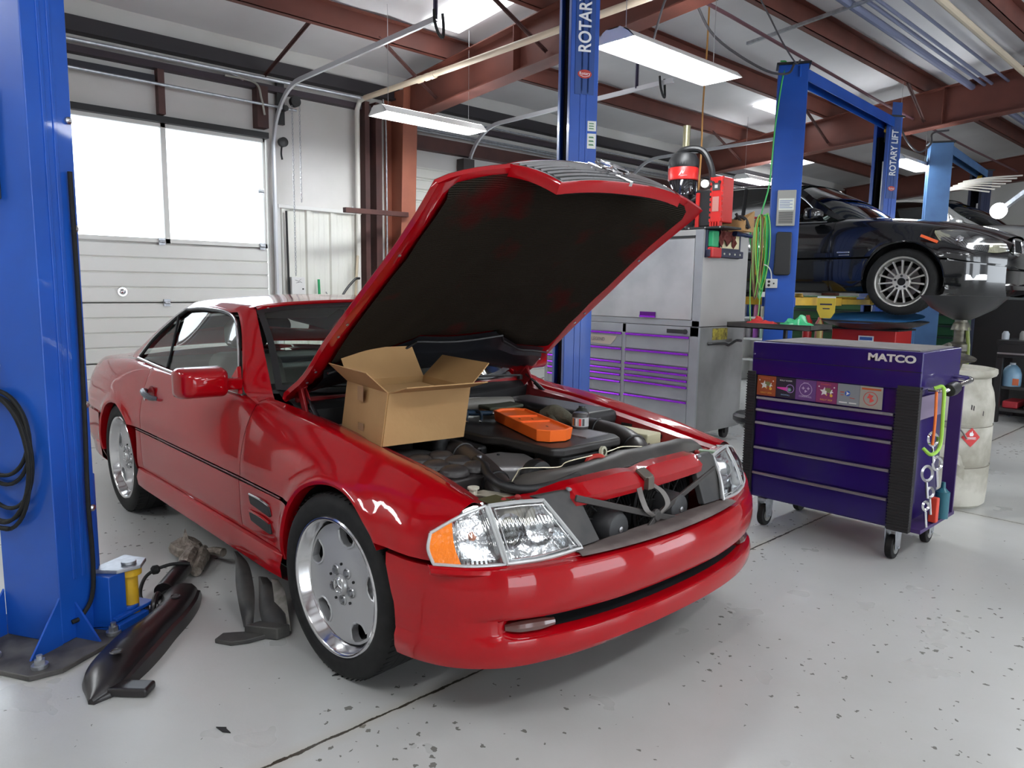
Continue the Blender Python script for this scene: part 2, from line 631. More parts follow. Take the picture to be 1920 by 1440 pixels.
# skylights: translucent panels in the roof sheet; the first is added for lamp glow
SKY = emit_mat('sky_and_lamp_glow', (.93, .96, 1.0), 3.5)
for k, (xa, xb, ya, yb) in enumerate(((-4.2, -3.0, 3.5, 4.1), (-4.1, -3.1, 2.5, 2.94), (-5.3, -4.45, 10.2, 12.5), (-3.6, -3.0, 8.0, 8.85), (2.7, 3.9, -1.2, -.2))):
	g = G()
	g.add([(xa, ya, zc(xa) - .02), (xb, ya, zc(xb) - .02), (xb, yb, zc(xb) - .02), (xa, yb, zc(xa) - .02)], [(0, 1, 2, 3)])
	o = struct('window_%d' % (3 + k), g, SKY)
# --- overhead door 1 (glazed upper sections) and its hardware
DOORM = mat('door_white', (.82, .82, .79), .4, var=(1.5, .3, (.77, .77, .73)))
PANE = glass_mat('door_glass', (.96, .98, 1.0), .6)
def overhead_door(name, ya, yb, nsec, glazed):
	x = XW - .04
	e = bpy.data.objects.new(name, None)
	COL.objects.link(e)
	e.location = (x, (ya + yb) / 2, 0)
	WM[e.name] = Matrix.Translation(e.location)
	e['kind'] = 'structure'
	h = 2.9 / nsec
	for i in range(nsec):
		z0, z1 = i * h + .005, (i + 1) * h - .003
		if i in glazed:
			if i - 1 in glazed: continue
			z1 = (max(glazed) + 1) * h - .003
			g = G()
			cols = 3
			w = (yb - ya) / cols
			st = .05
			lo_ = hi_ = .045
			g.box((x - .02, ya, z0), (x + .025, yb, z0 + lo_))
			g.box((x - .02, ya, z1 - hi_), (x + .025, yb, z1))
			for c in range(cols + 1):
				yc = ya + c * w
				g.box((x - .02, max(ya, yc - st / 2), z0), (x + .025, min(yb, yc + st / 2), z1))
			g.build('door_section', DOORM, e, bevel=.003)
			for c in range(cols):
				p = G()
				p.box((x - .003, ya + c * w + st / 2, z0 + lo_), (x + .003, ya + (c + 1) * w - st / 2, z1 - hi_))
				p.build('pane', PANE, e)
		else:
			g = G()
			prof = []
			nr = 4
			rh = (z1 - z0) / nr
			for r in range(nr):
				a = z0 + r * rh
				prof += [(a, -.0), (a + .012, .018), (a + rh - .012, .018), (a + rh - .001, .0)]
			g.grid([[V(x + d, yy, zz) for zz, d in prof] for yy in (ya, yb)])
			g.box((x - .03, ya, z0 - .012), (x - .001, yb, z1 + .012))
			g.build('door_section', DOORM, e, angle=20)
	return e
d1 = overhead_door('door_1', door_y0, door_y1, 5, (3, 4))
g = G()
g.lathe([(.0, .0), (.045, 0), (.042, .012), (.03, .012), (.02, .02), (0, .022)], (XW - .02, -.0, 1.266), (1, 0, 0), 20)
g.build('lock_disc', CHROME, d1)
for yy, zz in ((.38, 1.76), (.40, 1.16), (.38, .58), (1.41, 1.76), (1.41, 2.34), (1.41, 1.16)):
	g = G()
	g.box((XW - .02, yy - .03, zz - .035), (XW + .0, yy + .03, zz + .035))
	g.cyl((XW + .005, yy - .025, zz), (XW + .005, yy + .025, zz), .012)
	g.build('hinge', ZINC, d1)
g = G()
g.box((XW - .06, door_y0, 0), (XW - .01, door_y1, .012))
g.build('bottom_seal', RUBBER, d1)
d2 = overhead_door('door_2', d2y0, d2y1, 5, (2, 3, 4))
def track(y, xend, name, zt=3.38):
	g = G()
	pts = [V(XW + .06, y, .05), V(XW + .06, y, 2.75)]
	R = zt - 2.75
	for k in range(1, 13):
		a = PI / 2 * k / 12
		pts.append(V(XW + .06 + R * (1 - math.cos(a)), y, 2.75 + R * math.sin(a)))
	pts.append(V(xend, y, zt + .03))
	# C-shaped section swept along the path
	sec = [(-.022, -.010), (.022, -.010), (.022, .014), (.014, .014), (.014, -.004), (-.014, -.004), (-.014, .014), (-.022, .014)]
	rr = []
	for i, p in enumerate(pts):
		t = (pts[min(i + 1, len(pts) - 1)] - pts[max(i - 1, 0)]).normalized()
		nrm = V(0, 1, 0).cross(t)
		rr.append([p + nrm * a + V(0, 1, 0) * b * (1 if y > 0 else -1) for a, b in sec])
	g.rings(rr)
	return struct(name, g, mat('track_white', (.66, .67, .70), .35, .25))
track(1.53, -2.62, tname())
track(4.2, -2.3, tname())
track(7.5, -2.6, tname())
track(-1.68, -2.62, tname())
# daylight behind the doors
g = G()
g.box((XW - 14, -30, -.35), (XW - .35, 40, -.25))
struct('ground_outside', g, mat('concrete_yard', (.5, .5, .48), .8))
# torsion bar, spring plates, operator chain and control box
g = G()
g.tube([(XW + .2, -.9, 3.44), (XW + .2, 2.6, 3.46)], .017, 10)
struct(tname(), g, ZINC)
g = G()
g.tube([(XW + .17, -1.2, 3.22), (XW + .17, 1.75, 3.2)], .014, 10)
struct(tname(), g, ZINC)
# ================================================================== FIXED EQUIPMENT: lamps, pipes, lifts
TUBE = emit_mat('fluorescent_tubes', (.93, .97, 1.0), 60.0)
def lamp(x, y, z, label, L=1.24, ax='y', w=.32, group=None):
	t = thing('ceiling_lamp', label, 'light', (x, y, z), 0 if ax == 'y' else PI / 2, group)
	g = G()      # trapezoid housing open below
	hw, L2 = w / 2, L / 2
	w1 = [(-hw, 0), (-hw + .05, .05), (-.09, .07), (-.09, .064), (-hw + .055, .044), (-hw + .006, 0)]
	w2 = [(-.045, .085), (.045, .085), (.045, .079), (-.045, .079)]
	for pr in (w1, [(-a, b) for a, b in w1], w2):
		g.rings([[V(a, yy, b) for a, b in pr] for yy in (-L2, L2)], True, True)
	for yy in (-L2, L2 - .006):
		g.prism([(-hw, 0), (-hw + .05, .05), (-.06, .085), (.06, .085), (hw - .05, .05), (hw, 0)], Matrix(((1, 0, 0, 0), (0, 0, 1, yy), (0, 1, 0, 0), (0, 0, 0, 1))), 0, .006)
	g.build('housing', WHITE, t, local=True)
	g = G()
	for dx in (-.1, -.035, .035, .1):
		g.cyl((dx, -L2 + .03, .02), (dx, L2 - .03, .02), .013, seg=8)
	g.build('tubes', TUBE, t, local=True)
	for yy in (-L2 * .8, L2 * .8):
		g = G()
		g.tube([(0, yy, .085), (0, yy, max(.2, zc(x) - z - .02))], .0025, 5)
		g.build('hanger', STEEL, t, local=True)
	return t
lamp(-3.98, 2.48, 2.97, 'fluorescent lamp hanging in front of the brown frame column by the garage door', group=None)
lamp(-1.12, 2.52, 2.98, 'big bright fluorescent lamp just behind the blue ROTARY post', L=1.34, w=.36)
lamp(-1.62, 8.7, 3.05, 'far bright lamp hanging beside the ROTARY LIFT post')
lamp(-3.9, 8.9, 3.05, 'small far lamp hidden behind the lift posts')
for i, (x, y) in enumerate(((3.3, -.9), (3.3, 2.5), (1.2, -2.9), (-2.0, -3.6), (1.2, 5.6), (1.5, 9.5), (6.0, 1.0), (-3.9, -4.0))):
	lamp(x, y, 3.1, 'fluorescent lamp hanging over the aisle, outside the photo', group='fluorescent lamps over the aisles')
def bolt(g, x, y, z, r=.018):
	g.cyl((x, y, z), (x, y, z + .012), r * 1.5, seg=12)
	g.cyl((x, y, z + .012), (x, y, z + .03), r, seg=6)
	g.cyl((x, y, z + .03), (x, y, z + .045), r * .55, seg=8)
# two-post lift columns. ang: direction of the carriage opening
def column(label, cx, cy, ang, h, paint, dark, base=True, group=None):
	t = thing('lift_column', label, 'vehicle lift', (cx, cy, 0), ang, group)
	w, d, th = .135, .09, .012       # half width (local y), half depth (local x, opening at +x)
	sec = [(-d, -w), (d, -w), (d, -w + .055), (d - .012, -w + .055), (d - .012, -w + .012), (-d + .03, -w + .012), (-d + .012, -w + .03),
		   (-d + .012, w - .03), (-d + .03, w - .012), (d - .012, w - .012), (d - .012, w - .055), (d, w - .055), (d, w), (-d, w)]
	g = G()
	g.rings([[V(a, b, .02) for a, b in sec], [V(a, b, h) for a, b in sec]])
	g.build('column', paint, t, local=True, bevel=.004)
	g = G()      # pressed stiffening ribs on the sides
	for s_ in (-1, 1):
		g.box((-d + .06, s_ * w - .004, .25), (-d + .075, s_ * w + .004, h - .1))
		g.box((d - .08, s_ * w - .004, .25), (d - .065, s_ * w + .004, h - .1))
	g.build('rib', paint, t, local=True, bevel=.002)
	g = G()
	for s_ in (-1, 1):
		g.box((-d + .03, s_ * (w - .05) - .016, .1), (d - .03, s_ * (w - .05) + .016, h - .2))
	g.build('slider_track', dark, t, local=True)
	g = G()
	g.cyl((0, 0, .05), (0, 0, h - .5), .035, seg=16)
	g.build('cylinder', STEEL, t, local=True)
	g = G()
	g.box((-d - .02, -w - .02, h), (d + .02, w + .02, h + .02))
	g.build('top_plate', dark, t, local=True, bevel=.003)
	if base:
		g = G()
		pl = [(-.30, -.22), (-.22, -.28), (.22, -.28), (.30, -.2), (.30, .2), (.22, .28), (-.22, .28), (-.30, .22)]
		g.prism(pl, Matrix.Identity(4), 0, .02)
		g.build('base_plate', mat('dirty_base_plate', (.03, .028, .03), .6, var=(9, .5, (.09, .085, .08))), t, local=True, bevel=.004)
		for x, y in ((-.24, -.2), (-.24, 0.02), (-.24, .2), (.24, -.2), (.22, .22), (.04, -.24), (.04, .24)):
			b = G()
			bolt(b, x, y, .02)
			b.build('anchor_bolt', ZINC, t, local=True)
		g = G()
		for s_ in (-1, 1):
			g.add([(-d, s_ * w, .02), (-d, s_ * w, .20), (-d - .13, s_ * w, .02), (-d, s_ * w + .008, .02), (-d, s_ * w + .008, .20), (-d - .13, s_ * w + .008, .02)],
				  [(0, 1, 2), (3, 5, 4), (0, 3, 4, 1), (1, 4, 5, 2), (2, 5, 3, 0)])
			g.add([(-.03, s_ * w, .02), (-.03, s_ * w, .16), (-.03, s_ * (w + .11), .02), (-.022, s_ * w, .02), (-.022, s_ * w, .16), (-.022, s_ * (w + .11), .02)],
				  [(0, 1, 2), (3, 5, 4), (0, 3, 4, 1), (1, 4, 5, 2), (2, 5, 3, 0)])
		g.build('gusset', paint, t, local=True)
	return t
def carriage(t, z, paint, yellow=YELLOW, arms=()):
	g = G()
	g.box((-.07, -.1, z), (.16, .1, z + .5))
	g.box((.10, -.16, z), (.20, .16, z + .10))
	g.box((.10, -.16, z - .0), (.20, .16, z + .02))
	g.build('carriage', paint, t, local=True, bevel=.006)
	for a, L, mm in arms:
		d = V(math.cos(a), math.sin(a), 0)
		p = V(.16, .10 if a > 0 else -.10, z + .06)
		g = G()
		g.bar(p, p + d * L * .6, .10, .08)
		g.bar(p + d * L * .55, p + d * L, .075, .055)
		g.cyl(p + d * L + V(0, 0, -.02), p + d * L + V(0, 0, .05), .06, seg=20)
		g.cyl(p + d * L + V(0, 0, .05), p + d * L + V(0, 0, .075), .05, seg=20)
		g.build('swing_arm', mm, t, local=True, bevel=.004)
# lift 1: the two columns either side of the red car
A1, A2 = math.radians(120.2), math.radians(-120.2)
c1 = column('blue lift column at the garage door side of the red car, black hose coiled on it', -.991, -1.537, A1, 3.62, BLUE, BLACK)
c2 = column('blue lift post lettered ROTARY rising behind the open red hood', -1.103, 1.501, A2, 3.62, BLUE, BLACK)
BLUE2 = mat('dull_blue_paint', (.05, .12, .26), .5, var=(3, .4, (.07, .17, .36)))
NAVY = mat('dark_blue_paint', (.006, .012, .05), .5)
c3 = column('blue lift column hung with green and yellow cords beside the silver tool cabinet', -1.415, 4.90, A1, 3.50, BLUE, BLACK)
c4 = column('blue lift post lettered ROTARY LIFT behind the black sedan', -1.532, 7.596, A2, 3.46, BLUE, BLACK)
c5 = column('faded pale blue lift column rising behind the black sedan', -1.33, 8.86, A1, 3.32, BLUE2, BLACK)
c6 = column('dark navy lift post farthest along the row of lifts', -1.62, 11.75, A2, 3.32, NAVY, BLACK)
def lower(t, mi=1):
	g = G()
	g.box((-.06, -.1, .12), (.13, .1, .62))
	g.box((.08, -.17, .1), (.2, .17, .2))
	g.build('carriage', BLUE, t, local=True, bevel=.006)
	for s_ in (-1, 1):
		g = G()
		g.box((.06, s_ * .17 - .07, .055), (.25, s_ * .17 + .07, .07))
		g.cyl((.16, s_ * .2, .07), (.16, s_ * .2, .085), .035, seg=24)
		g.build('arm_plate', BLUE, t, local=True, bevel=.004)
for c in (c1, c2):
	lower(c)
# arm pivot with yellow stacking pad at the foot of the first column
g = G()
pt = [(.06, -.11), (.09, -.22), (.17, -.26), (.24, -.22), (.24, -.11)]
g.prism(pt, Matrix.Identity(4), .235, .25)
g.cyl((.165, -.205, .25), (.165, -.205, .262), .028, seg=20)
g.build('pivot_plate', ZINC, c1, local=True, bevel=.003)
g = G()
g.cyl((.17, -.2, .05), (.17, -.2, .235), .03, seg=20)
g.lathe([(.032, .2), (.045, .205), (.045, .235)], (.17, -.2, 0), (0, 0, 1), 20)
g.lathe([(.036, .05), (.036, .06), (.03, .065)], (.17, -.2, 0), (0, 0, 1), 20)
g.build('yellow_pad', YELLOW, c1, local=True)
g = G()
g.box((.05, -.26, .02), (.2, -.11, .05))
g.box((.05, -.22, .02), (.13, -.11, .235))
g.build('pivot_housing', BLUE, c1, local=True, bevel=.004)
# power unit plate high on the outer face and bolts
g = G()
g.box((-.112, .0, 1.64), (-.09, .14, 2.02))
g.build('cover_plate', mat('charcoal_plate', (.03, .04, .055), .5), c1, local=True, bevel=.004)
for y, z in ((.115, 1.72), (.1, 1.93)):
	g = G()
	g.lathe([(.014, 0), (.014, .006), (.006, .012)], (-.112, y, z), (-1, 0, 0), 12)
	g.build('bolt', STEEL, c1, local=True)
for z in (.90, .5, 1.93, 1.55):
	g = G()
	g.lathe([(.012, 0), (.013, .01), (.006, .016)], (.07, -.135, z), (0, -1, 0), 12)
	g.build('bolt', STEEL, c1, local=True)
# black hydraulic hose down the edge
g = G()
g.tube([(.055, -.15, 1.75), (.056, -.152, 1.3), (.05, -.154, .9), (.04, -.155, .55), (.045, -.155, .3), (.03, -.155, .16), (-.02, -.15, .1), (-.05, -.14, .09)], .0085, 10)
g.build('hydraulic_hose', RUBBER, c1, local=True)
# hose coiled over the outer face of the column: hangs on a hook, own thing
hs = thing('air_hose', 'black air hose hanging in loops on the near blue lift column', 'hose', (-.991 + .13, -1.537 - .16, .25))
def onface(y, z, off=.012):        # a point on the outer face of column 1
	a = A1
	x = -.09 - off
	return V(-.991 + x * math.cos(a) - y * math.sin(a), -1.537 + x * math.sin(a) + y * math.cos(a), z)
g = G()
pts = []
for k in range(0, 86):
	a = k / 13 * 2 * PI
	turn = k / 13
	rz = .165 + .075 * (turn > 2) * min(1, (turn - 2)) + .008 * math.sin(turn * 3)
	ry = .145 + .02 * min(1, turn / 3) + .006 * math.cos(turn * 2)
	cz = .80 - (rz - .165) * 1.25
	pts.append(onface(.07 + ry * math.sin(a) * .9, cz + rz * math.cos(a), .012 + .006 * (k % 26) / 26 + .004 * turn))
g.tube(pts, .0075, 8, n=3)
g.build('loops', RUBBER, hs)
g = G()
g.tube([onface(.06, 1.06), onface(.06, 1.0, .03), onface(.06, .97, .05), onface(.06, .985, .07)], .005, 8)
g.build('hook', STEEL, hs)
# lettering on the posts
LET = mat('white_lettering', (.82, .84, .86), .5)
def postsign(t, ang, cx, cy, s, zmid, size, sx, zlogo, k=1.0, off=.005):
	dx, dy = math.cos(ang), math.sin(ang)
	n = V(-math.sin(ang), math.cos(ang), 0)        # local +y (towards the camera side)
	c = V(cx, cy, 0) + n * (.135 + off)
	g = G()
	M = plane_m(c + V(0, 0, zmid), (0, 0, 1), (dx, dy, 0))
	L = (zmid - zlogo) + .12
	g.prism([(-L, -.062 * k), (L + .05, -.062 * k), (L + .05, .062 * k), (-L, .062 * k)], M, -.006, -.001)
	g.build('cover_strip', mat('cover_blue', (.012, .06, .26), .4), t, bevel=.002)
	text('lettering', s, size, M, LET, t, sx=sx, bold=.002 * k, ext=.0006)
	M2 = plane_m(c + V(0, 0, zlogo), (0, 0, 1), (dx, dy, 0)) @ Matrix.Rotation(-PI / 2, 4, 'Z')
	g = G()
	g.prism([(.045 * k * math.cos(q * PI / 12), .026 * k * math.sin(q * PI / 12)) for q in range(24)], M2, 0, .001)
	g.build('badge', mat('badge_red', (.45, .03, .02), .4), t)
	text('badge_lettering', 'Rotary', .026 * k, M2 @ Matrix.Translation((0, .003, .0014)), LET, t, ext=.0004)
	g = G()
	g.tube([M2 @ V(-.03 * k, -.008 * k, .002), M2 @ V(0, -.016 * k, .002), M2 @ V(.032 * k, -.007 * k, .002)], .0015, 5)
	g.build('badge_swoosh', LET, t)
postsign(c2, A2, -1.103, 1.501, 'ROTARY', 2.965, .112, .80, 2.665)
postsign(c4, A2, -1.532, 7.596, 'ROTARY LIFT', 3.04, .125, .72, 2.62, 1.1)
n2 = V(-math.sin(A2), math.cos(A2), 0)
d2v = V(math.cos(A2), math.sin(A2), 0)
for zz, hh in ((2.36, .06), (2.27, .09)):
	g = G()
	M = plane_m(V(-1.103, 1.501, zz) + n2 * .139 - d2v * .055, (n2.cross(V(0, 0, 1))) * -1, (0, 0, 1))
	g.prism([(-.028, -hh / 2), (.028, -hh / 2), (.028, hh / 2), (-.028, hh / 2)], M, -.002, .001)
	g.build('warning_label', mat('label_white', (.75, .78, .72), .5), c2)
	g = G()
	for q in range(3):
		g.prism([(-.018, -hh * .3 + q * hh * .25), (.016, -hh * .3 + q * hh * .25), (.010, -hh * .2 + q * hh * .25), (-.018, -hh * .2 + q * hh * .25)], M, .001, .0016)
	g.build('warning_print', mat('label_print', (.05, .2, .08), .5), c2)
# overhead beams joining the pairs of columns
for (a, b, z, m, lab) in ((V(-1.38, 4.83, 3.44), V(-1.5, 7.66, 3.40), .0, BLUE, 'long blue overhead beam bridging the two lift columns of the black sedan'),
						  (V(-1.30, 8.9, 3.27), V(-1.58, 11.7, 3.27), 0, BLUE2, 'dull blue overhead beam on the far pair of lift columns')):
	t = thing('lift_crossbeam', lab, 'vehicle lift', a)
	g = G()
	d = (b - a).normalized()
	sd = d.cross(V(0, 0, 1)).normalized()
	sec = [(-.07, .05), (.07, .05), (.07, -.06), (.06, -.06), (.06, .04), (-.06, .04), (-.06, -.06), (-.07, -.06)]
	g.rings([[p + sd * x + V(0, 0, y) for x, y in sec] for p in (a, b)])
	g.build('channel', m, t, bevel=.003)
	g = G()
	g.tube([a + V(0, 0, .06) - d * .05, (a + b) / 2 + V(0, 0, .075), b + V(0, 0, .06)], .009, 6)
	g.tube([a + V(0.02, 0, .06) - d * .05, (a + b) / 2 + V(.03, 0, .06), b + V(.02, 0, .06)], .007, 6)
	g.build('cable', BLACK, t)
	g = G()
	g.obox(b - d * .02 + V(0, 0, -.12) - sd * 0, (.16, .03, .16), Matrix.Rotation(math.atan2(d.y, d.x) - PI / 2, 3, 'Z'))
	g.build('end_bracket', BLACK, t, bevel=.004)
	g = G()
	g.obox(b - d * .07 + V(-.03, 0, -.06), (.075, .06, .07))
	g.build('limit_switch', YELLOW, t, bevel=.006)
# carriages and yellow arms under the black sedan
for c, zz in ((c3, 1.2), (c4, 1.2)):
	carriage(c, zz, BLUE, YELLOW, ((math.radians(-62 if c is c3 else 62), .95, YELLOW), (math.radians(62 if c is c3 else -62), .8, YELLOW)))
# --- on the outer face of column 3: control box, junction box, cords
def onface3(y, z, off=.0):
	a = A1
	x = -.09 - off
	return V(-1.415 + x * math.cos(a) - y * math.sin(a), 4.90 + x * math.sin(a) + y * math.cos(a), z)
FR = V(-math.sin(A1), math.cos(A1), 0) * -1     # towards picture right along the face
FN = V(math.cos(A1), math.sin(A1), 0) * -1      # outwards
t = thing('charger_box', 'grey metal power box with vent slots screwed to the blue column', 'electrical box', onface3(0, 1.98, .02))
M = plane_m(onface3(-.005, 2.16, .0), FR, (0, 0, 1))
g = G()
g.prism([(-.085, -.17), (.085, -.17), (.085, .17), (-.085, .17)], M, 0, .05)
g.build('case', mat('box_grey', (.38, .38, .35), .5), t, bevel=.006)
g = G()
g.prism([(-.07, -.02), (.07, -.02), (.07, .09), (-.07, .09)], M, .05, .0515)
g.build('label', _mats['label_white'], t)
g = G()
for k in range(5):
	g.prism([(-.062, .0 + k * .016), (.03 if k % 2 else .055, .0 + k * .016), (.03 if k % 2 else .055, .005 + k * .016), (-.062, .005 + k * .016)], M, .0515, .052)
g.build('print', mat('print_blue', (.08, .15, .4), .5), t)
g = G()
for k in range(9):
	g.prism([(-.065, -.145 + k * .0125), (.065, -.145 + k * .0125), (.065, -.139 + k * .0125), (-.065, -.139 + k * .0125)], M, .05, .052)
g.build('vent_slots', BLACK, t)
t = thing('switch_cover', 'long black plastic cover under the grey box on the blue column', 'cover', onface3(0, 1.45, .02))
M = plane_m(onface3(.0, 1.72, .0), FR, (0, 0, 1))
g = G()
g.prism([(-.078, -.19), (-.06, -.205), (.06, -.205), (.078, -.19), (.072, .21), (-.055, .215), (-.07, .2)], M, 0, .06)
g.build('shell', BLACK, t, bevel=.012)
t = thing('outlet_box', 'small white socket box on the corner of the blue column', 'socket', onface3(.09, 1.38, .02))
M = plane_m(onface3(.088, 1.435, .0), FR, (0, 0, 1))
g = G()
g.prism([(-.055, -.045), (.055, -.045), (.055, .045), (-.055, .045)], M, 0, .05)
g.build('box', mat('box_white', (.6, .6, .58), .4), t, bevel=.005)
for x, y in ((-.025, .018), (-.025, -.018), (.02, 0)):
	g = G()
	g.cyl(M @ V(x, y, .049), M @ V(x, y, .053), .013 if x < 0 else .008, seg=16)
	g.build('socket_face', BLACK, t)
g = G()
g.tube([onface3(.09, 1.48, .03), onface3(.10, 1.55, .04), onface3(.13, 1.60, .03), onface3(.17, 1.62, .03)], .006, 6)
g.build('white_cord', WHITE, t)
# cords draped on a peg beside the column
HX = onface3(.22, 2.05, -.03)
CG = mat('green_cord', (.05, .5, .12), .4)
CY = mat('yellow_cord', (.75, .5, .08), .45)
CLIME = mat('lime_cord', (.25, .6, .12), .4)
CO = mat('brown_cord', (.16, .09, .04), .5)
def cord(lab, m, r, loops, name='extension_cord', cat='cord', extra=None, top=2.1):
	g = G()
	rnd = random.Random(len(lab) * 7 + loops)
	base = onface3(.215, top, .0)
	pts = []
	for k in range(loops):
		o1 = rnd.uniform(-.035, .035)
		o2 = rnd.uniform(-.02, .03)
		low = rnd.uniform(.55, .85)
		wd = rnd.uniform(.03, .085)
		pts += [base + FR * (o1 - wd) + FN * o2 + V(0, 0, -.12), base + FR * (o1 - wd * .8) + FN * o2 + V(0, 0, -low * .6),
				base + FR * (o1) + FN * o2 + V(0, 0, -low), base + FR * (o1 + wd * .7) + FN * o2 + V(0, 0, -low * .6),
				base + FR * (o1 + wd * .6) + FN * o2 + V(0, 0, -.1), base + FR * (o1 + .01) + FN * (o2 - .02) + V(0, 0, 0)]
	if extra: pts += extra
	g.tube(pts, r, 6, n=5)
	o = g.build(name, m)
	return setp(o, lab, cat, 'cords hung beside the blue column')
cord('green cord looped beside the blue column, rising up to its top corner', CG, .008, 4, extra=[onface3(.16, 2.4, 0), onface3(.14, 2.9, -.0), onface3(.10, 3.35, .0), onface3(.07, 3.52, -.02), onface3(.12, 3.55, -.05)])
cord('yellow cord looped beside the blue column', CY, .008, 3)
cord('lime cord hanging lowest in one long loop beside the blue column', CLIME, .006, 2, extra=[onface3(.20, 1.7, .02), onface3(.19, 1.2, .02), onface3(.22, 1.02, .02), onface3(.27, 1.1, .02), onface3(.285, 1.6, .02), onface3(.25, 2.0, 0)])
cord('brown cord hanging among green and yellow loops by the column', CO, .009, 3)
t = thing('cord_hook', 'red steel hook carrying the coloured cords beside the blue column', 'hook', onface3(.2, 2.06, 0))
g = G()
g.tube([onface3(.135, 2.06, -.03), onface3(.22, 2.07, -.01), onface3(.3, 2.08, .01), onface3(.31, 2.12, .01)], .011, 8)
g.build('peg', mat('red_steel', (.4, .02, .02), .45), t)
g = G()
g.box(tuple(onface3(.315, 1.98, .02) - V(.012, .012, 0)), tuple(onface3(.315, 2.12, .02) + V(.012, .012, 0)))
g.build('plate', _mats['red_steel'], t)
# --- pipes, hoses and wires under the roof
def pipe(name, pts, r, m, label, cat, seg=10, n=6, smooth=True, group=None):
	g = G()
	g.tube(pts, r, seg, n, smooth)
	return setp(g.build(name, m), label, cat, group)
t = thing('drain_pipe', 'cream plastic pipe crossing under the roof and dropping down the wall', 'pipe', (XW + .2, 2.52, 0))
g = G()
g.tube([(XW + .25, 2.55, 3.46), (-3.8, 2.62, 3.50), (-1.2, 2.66, 3.56), (2.5, 2.7, 3.66)], .03, 12, smooth=False)
g.build('long_run', CREAM, t)
g = G()
g.tube([(XW + .25, 2.55, 3.46), (XW + .15, 2.54, 3.44), (XW + .11, 2.53, 3.35), (XW + .1, 2.53, .9)], .028, 12, smooth=False)
g.build('down_pipe', mat('pale_pvc', (.72, .70, .64), .4), t)
for x in (-4.33, -4.2, -4.1):
	g = G()
	g.tube([(x - .03, 2.606, 3.487), (x + .03, 2.61, 3.489)], .037, 12, smooth=False)
	g.build('coupling', CREAM, t)
pipe('conduit', [(XW + .2, 2.86, .0), (XW + .2, 2.86, 2.9), (XW + .19, 2.85, 3.3), (XW + .2, 2.82, 3.5)], .011, ZINC, 'thin grey conduit climbing the wall beside the brown column', 'pipe')
pipe('conduit', [(XW + .12, 1.2, 3.42), (XW + .15, .9, 3.46), (XW + .15, -.3, 3.45)], .012, ZINC, 'grey conduit above the garage door', 'pipe')
pipe('cable', [(XW + .15, 1.0, 3.42), (XW + .17, 1.3, 3.40), (XW + .18, 1.36, 3.25), (XW + .16, 1.40, 3.1)], .011, mat('grey_cable', (.35, .34, .3), .5), 'grey cable bending down above the garage door corner', 'cable')
AIR = mat('oxide_pipe', (.12, .05, .06), .5)
pipe('air_pipe', [(-1.36, 1.6, 3.70), (-1.45, 3.8, 3.70), (-1.70, 7.6, 3.72), (-1.85, 12.0, 3.72), (-1.9, 15, 3.72)], .016, AIR, 'thin dark pipe running the length of the roof above the lifts', 'pipe', smooth=False)
for x, r, lab in ((-.86, .04, 'thick grey conduit of the bundle under the roof'), (-.72, .02, 'thin grey conduit next to the thick one under the roof'),
				  (-.64, .018, 'thin grey conduit second from the thick one under the roof'), (-.46, .016, 'thin grey conduit standing apart from the bundle under the roof')):
	pipe('conduit', [(x, Y0 + .5, 4.05), (x - .3, Y1 - .3, 4.0)], r, mat('blue_grey_conduit', (.2, .22, .33), .5, .3), lab, 'pipe', group='conduits under the roof')
pipe('gas_pipe', [(-.20, Y0 + .5, 4.02), (-.52, Y1 - .3, 3.98)], .035, mat('cream_pipe2', (.55, .47, .36), .5), 'cream pipe hung on wire loops farthest along the roof slope', 'pipe')
g = G()
g.bar((-2.1, 5.2, 3.93), (1.4, 4.9, 4.14), .03, .03)
setp(g.build('strut_channel', ZINC), 'slotted steel channel carrying the roof conduits', 'channel')
g = G()
g.bar((-2.2, 9.6, 3.86), (1.4, 9.2, 4.10), .03, .03)
setp(g.build('strut_channel', ZINC), 'farther slotted steel channel carrying the roof conduits', 'channel')
WIRE = mat('wire_dark', (.05, .045, .05), .5)
for lab, pts, r in (('dark hose looping from the roof pipe to the top of the cord hung column', [(-1.43, 3.2, 3.70), (-1.40, 3.5, 3.45), (-1.30, 4.1, 3.30), (-1.32, 4.6, 3.36), (-1.34, 4.78, 3.5)], .011),
					('thin wire drooping above the blue crossbeam', [(-.9, 4.3, 4.0), (-1.15, 3.7, 3.9), (-1.15, 4.0, 3.6), (-1.25, 4.6, 3.45), (-1.3, 4.8, 3.52)], .007),
					('dark cable dangling from the roof above the bright lamp', [(-1.3, 2.2, 3.95), (-1.3, 2.6, 3.7), (-1.25, 2.75, 3.75), (-1.27, 2.6, 3.45), (-1.3, 2.5, 3.1)], .009),
					('curly black wire hanging by the ROTARY LIFT post', [(-1.6, 8.0, 3.6), (-1.5, 8.1, 3.3), (-1.4, 8.3, 3.15), (-1.3, 8.4, 3.25), (-1.32, 8.5, 3.4), (-1.2, 8.7, 3.45)], .012)):
	pipe('hanging_wire', pts, r, WIRE, lab, 'wire')
pipe('orange_cord', [(-1.73, 3.9, 3.98), (-1.735, 3.9, 3.5), (-1.75, 3.9, 3.0), (-1.745, 3.9, 2.6), (-1.77, 3.9, 1.9)], .008, mat('orange_brown_cord', (.42, .2, .05), .6), 'orange brown cord hanging straight down behind the red and black tower light', 'cord')
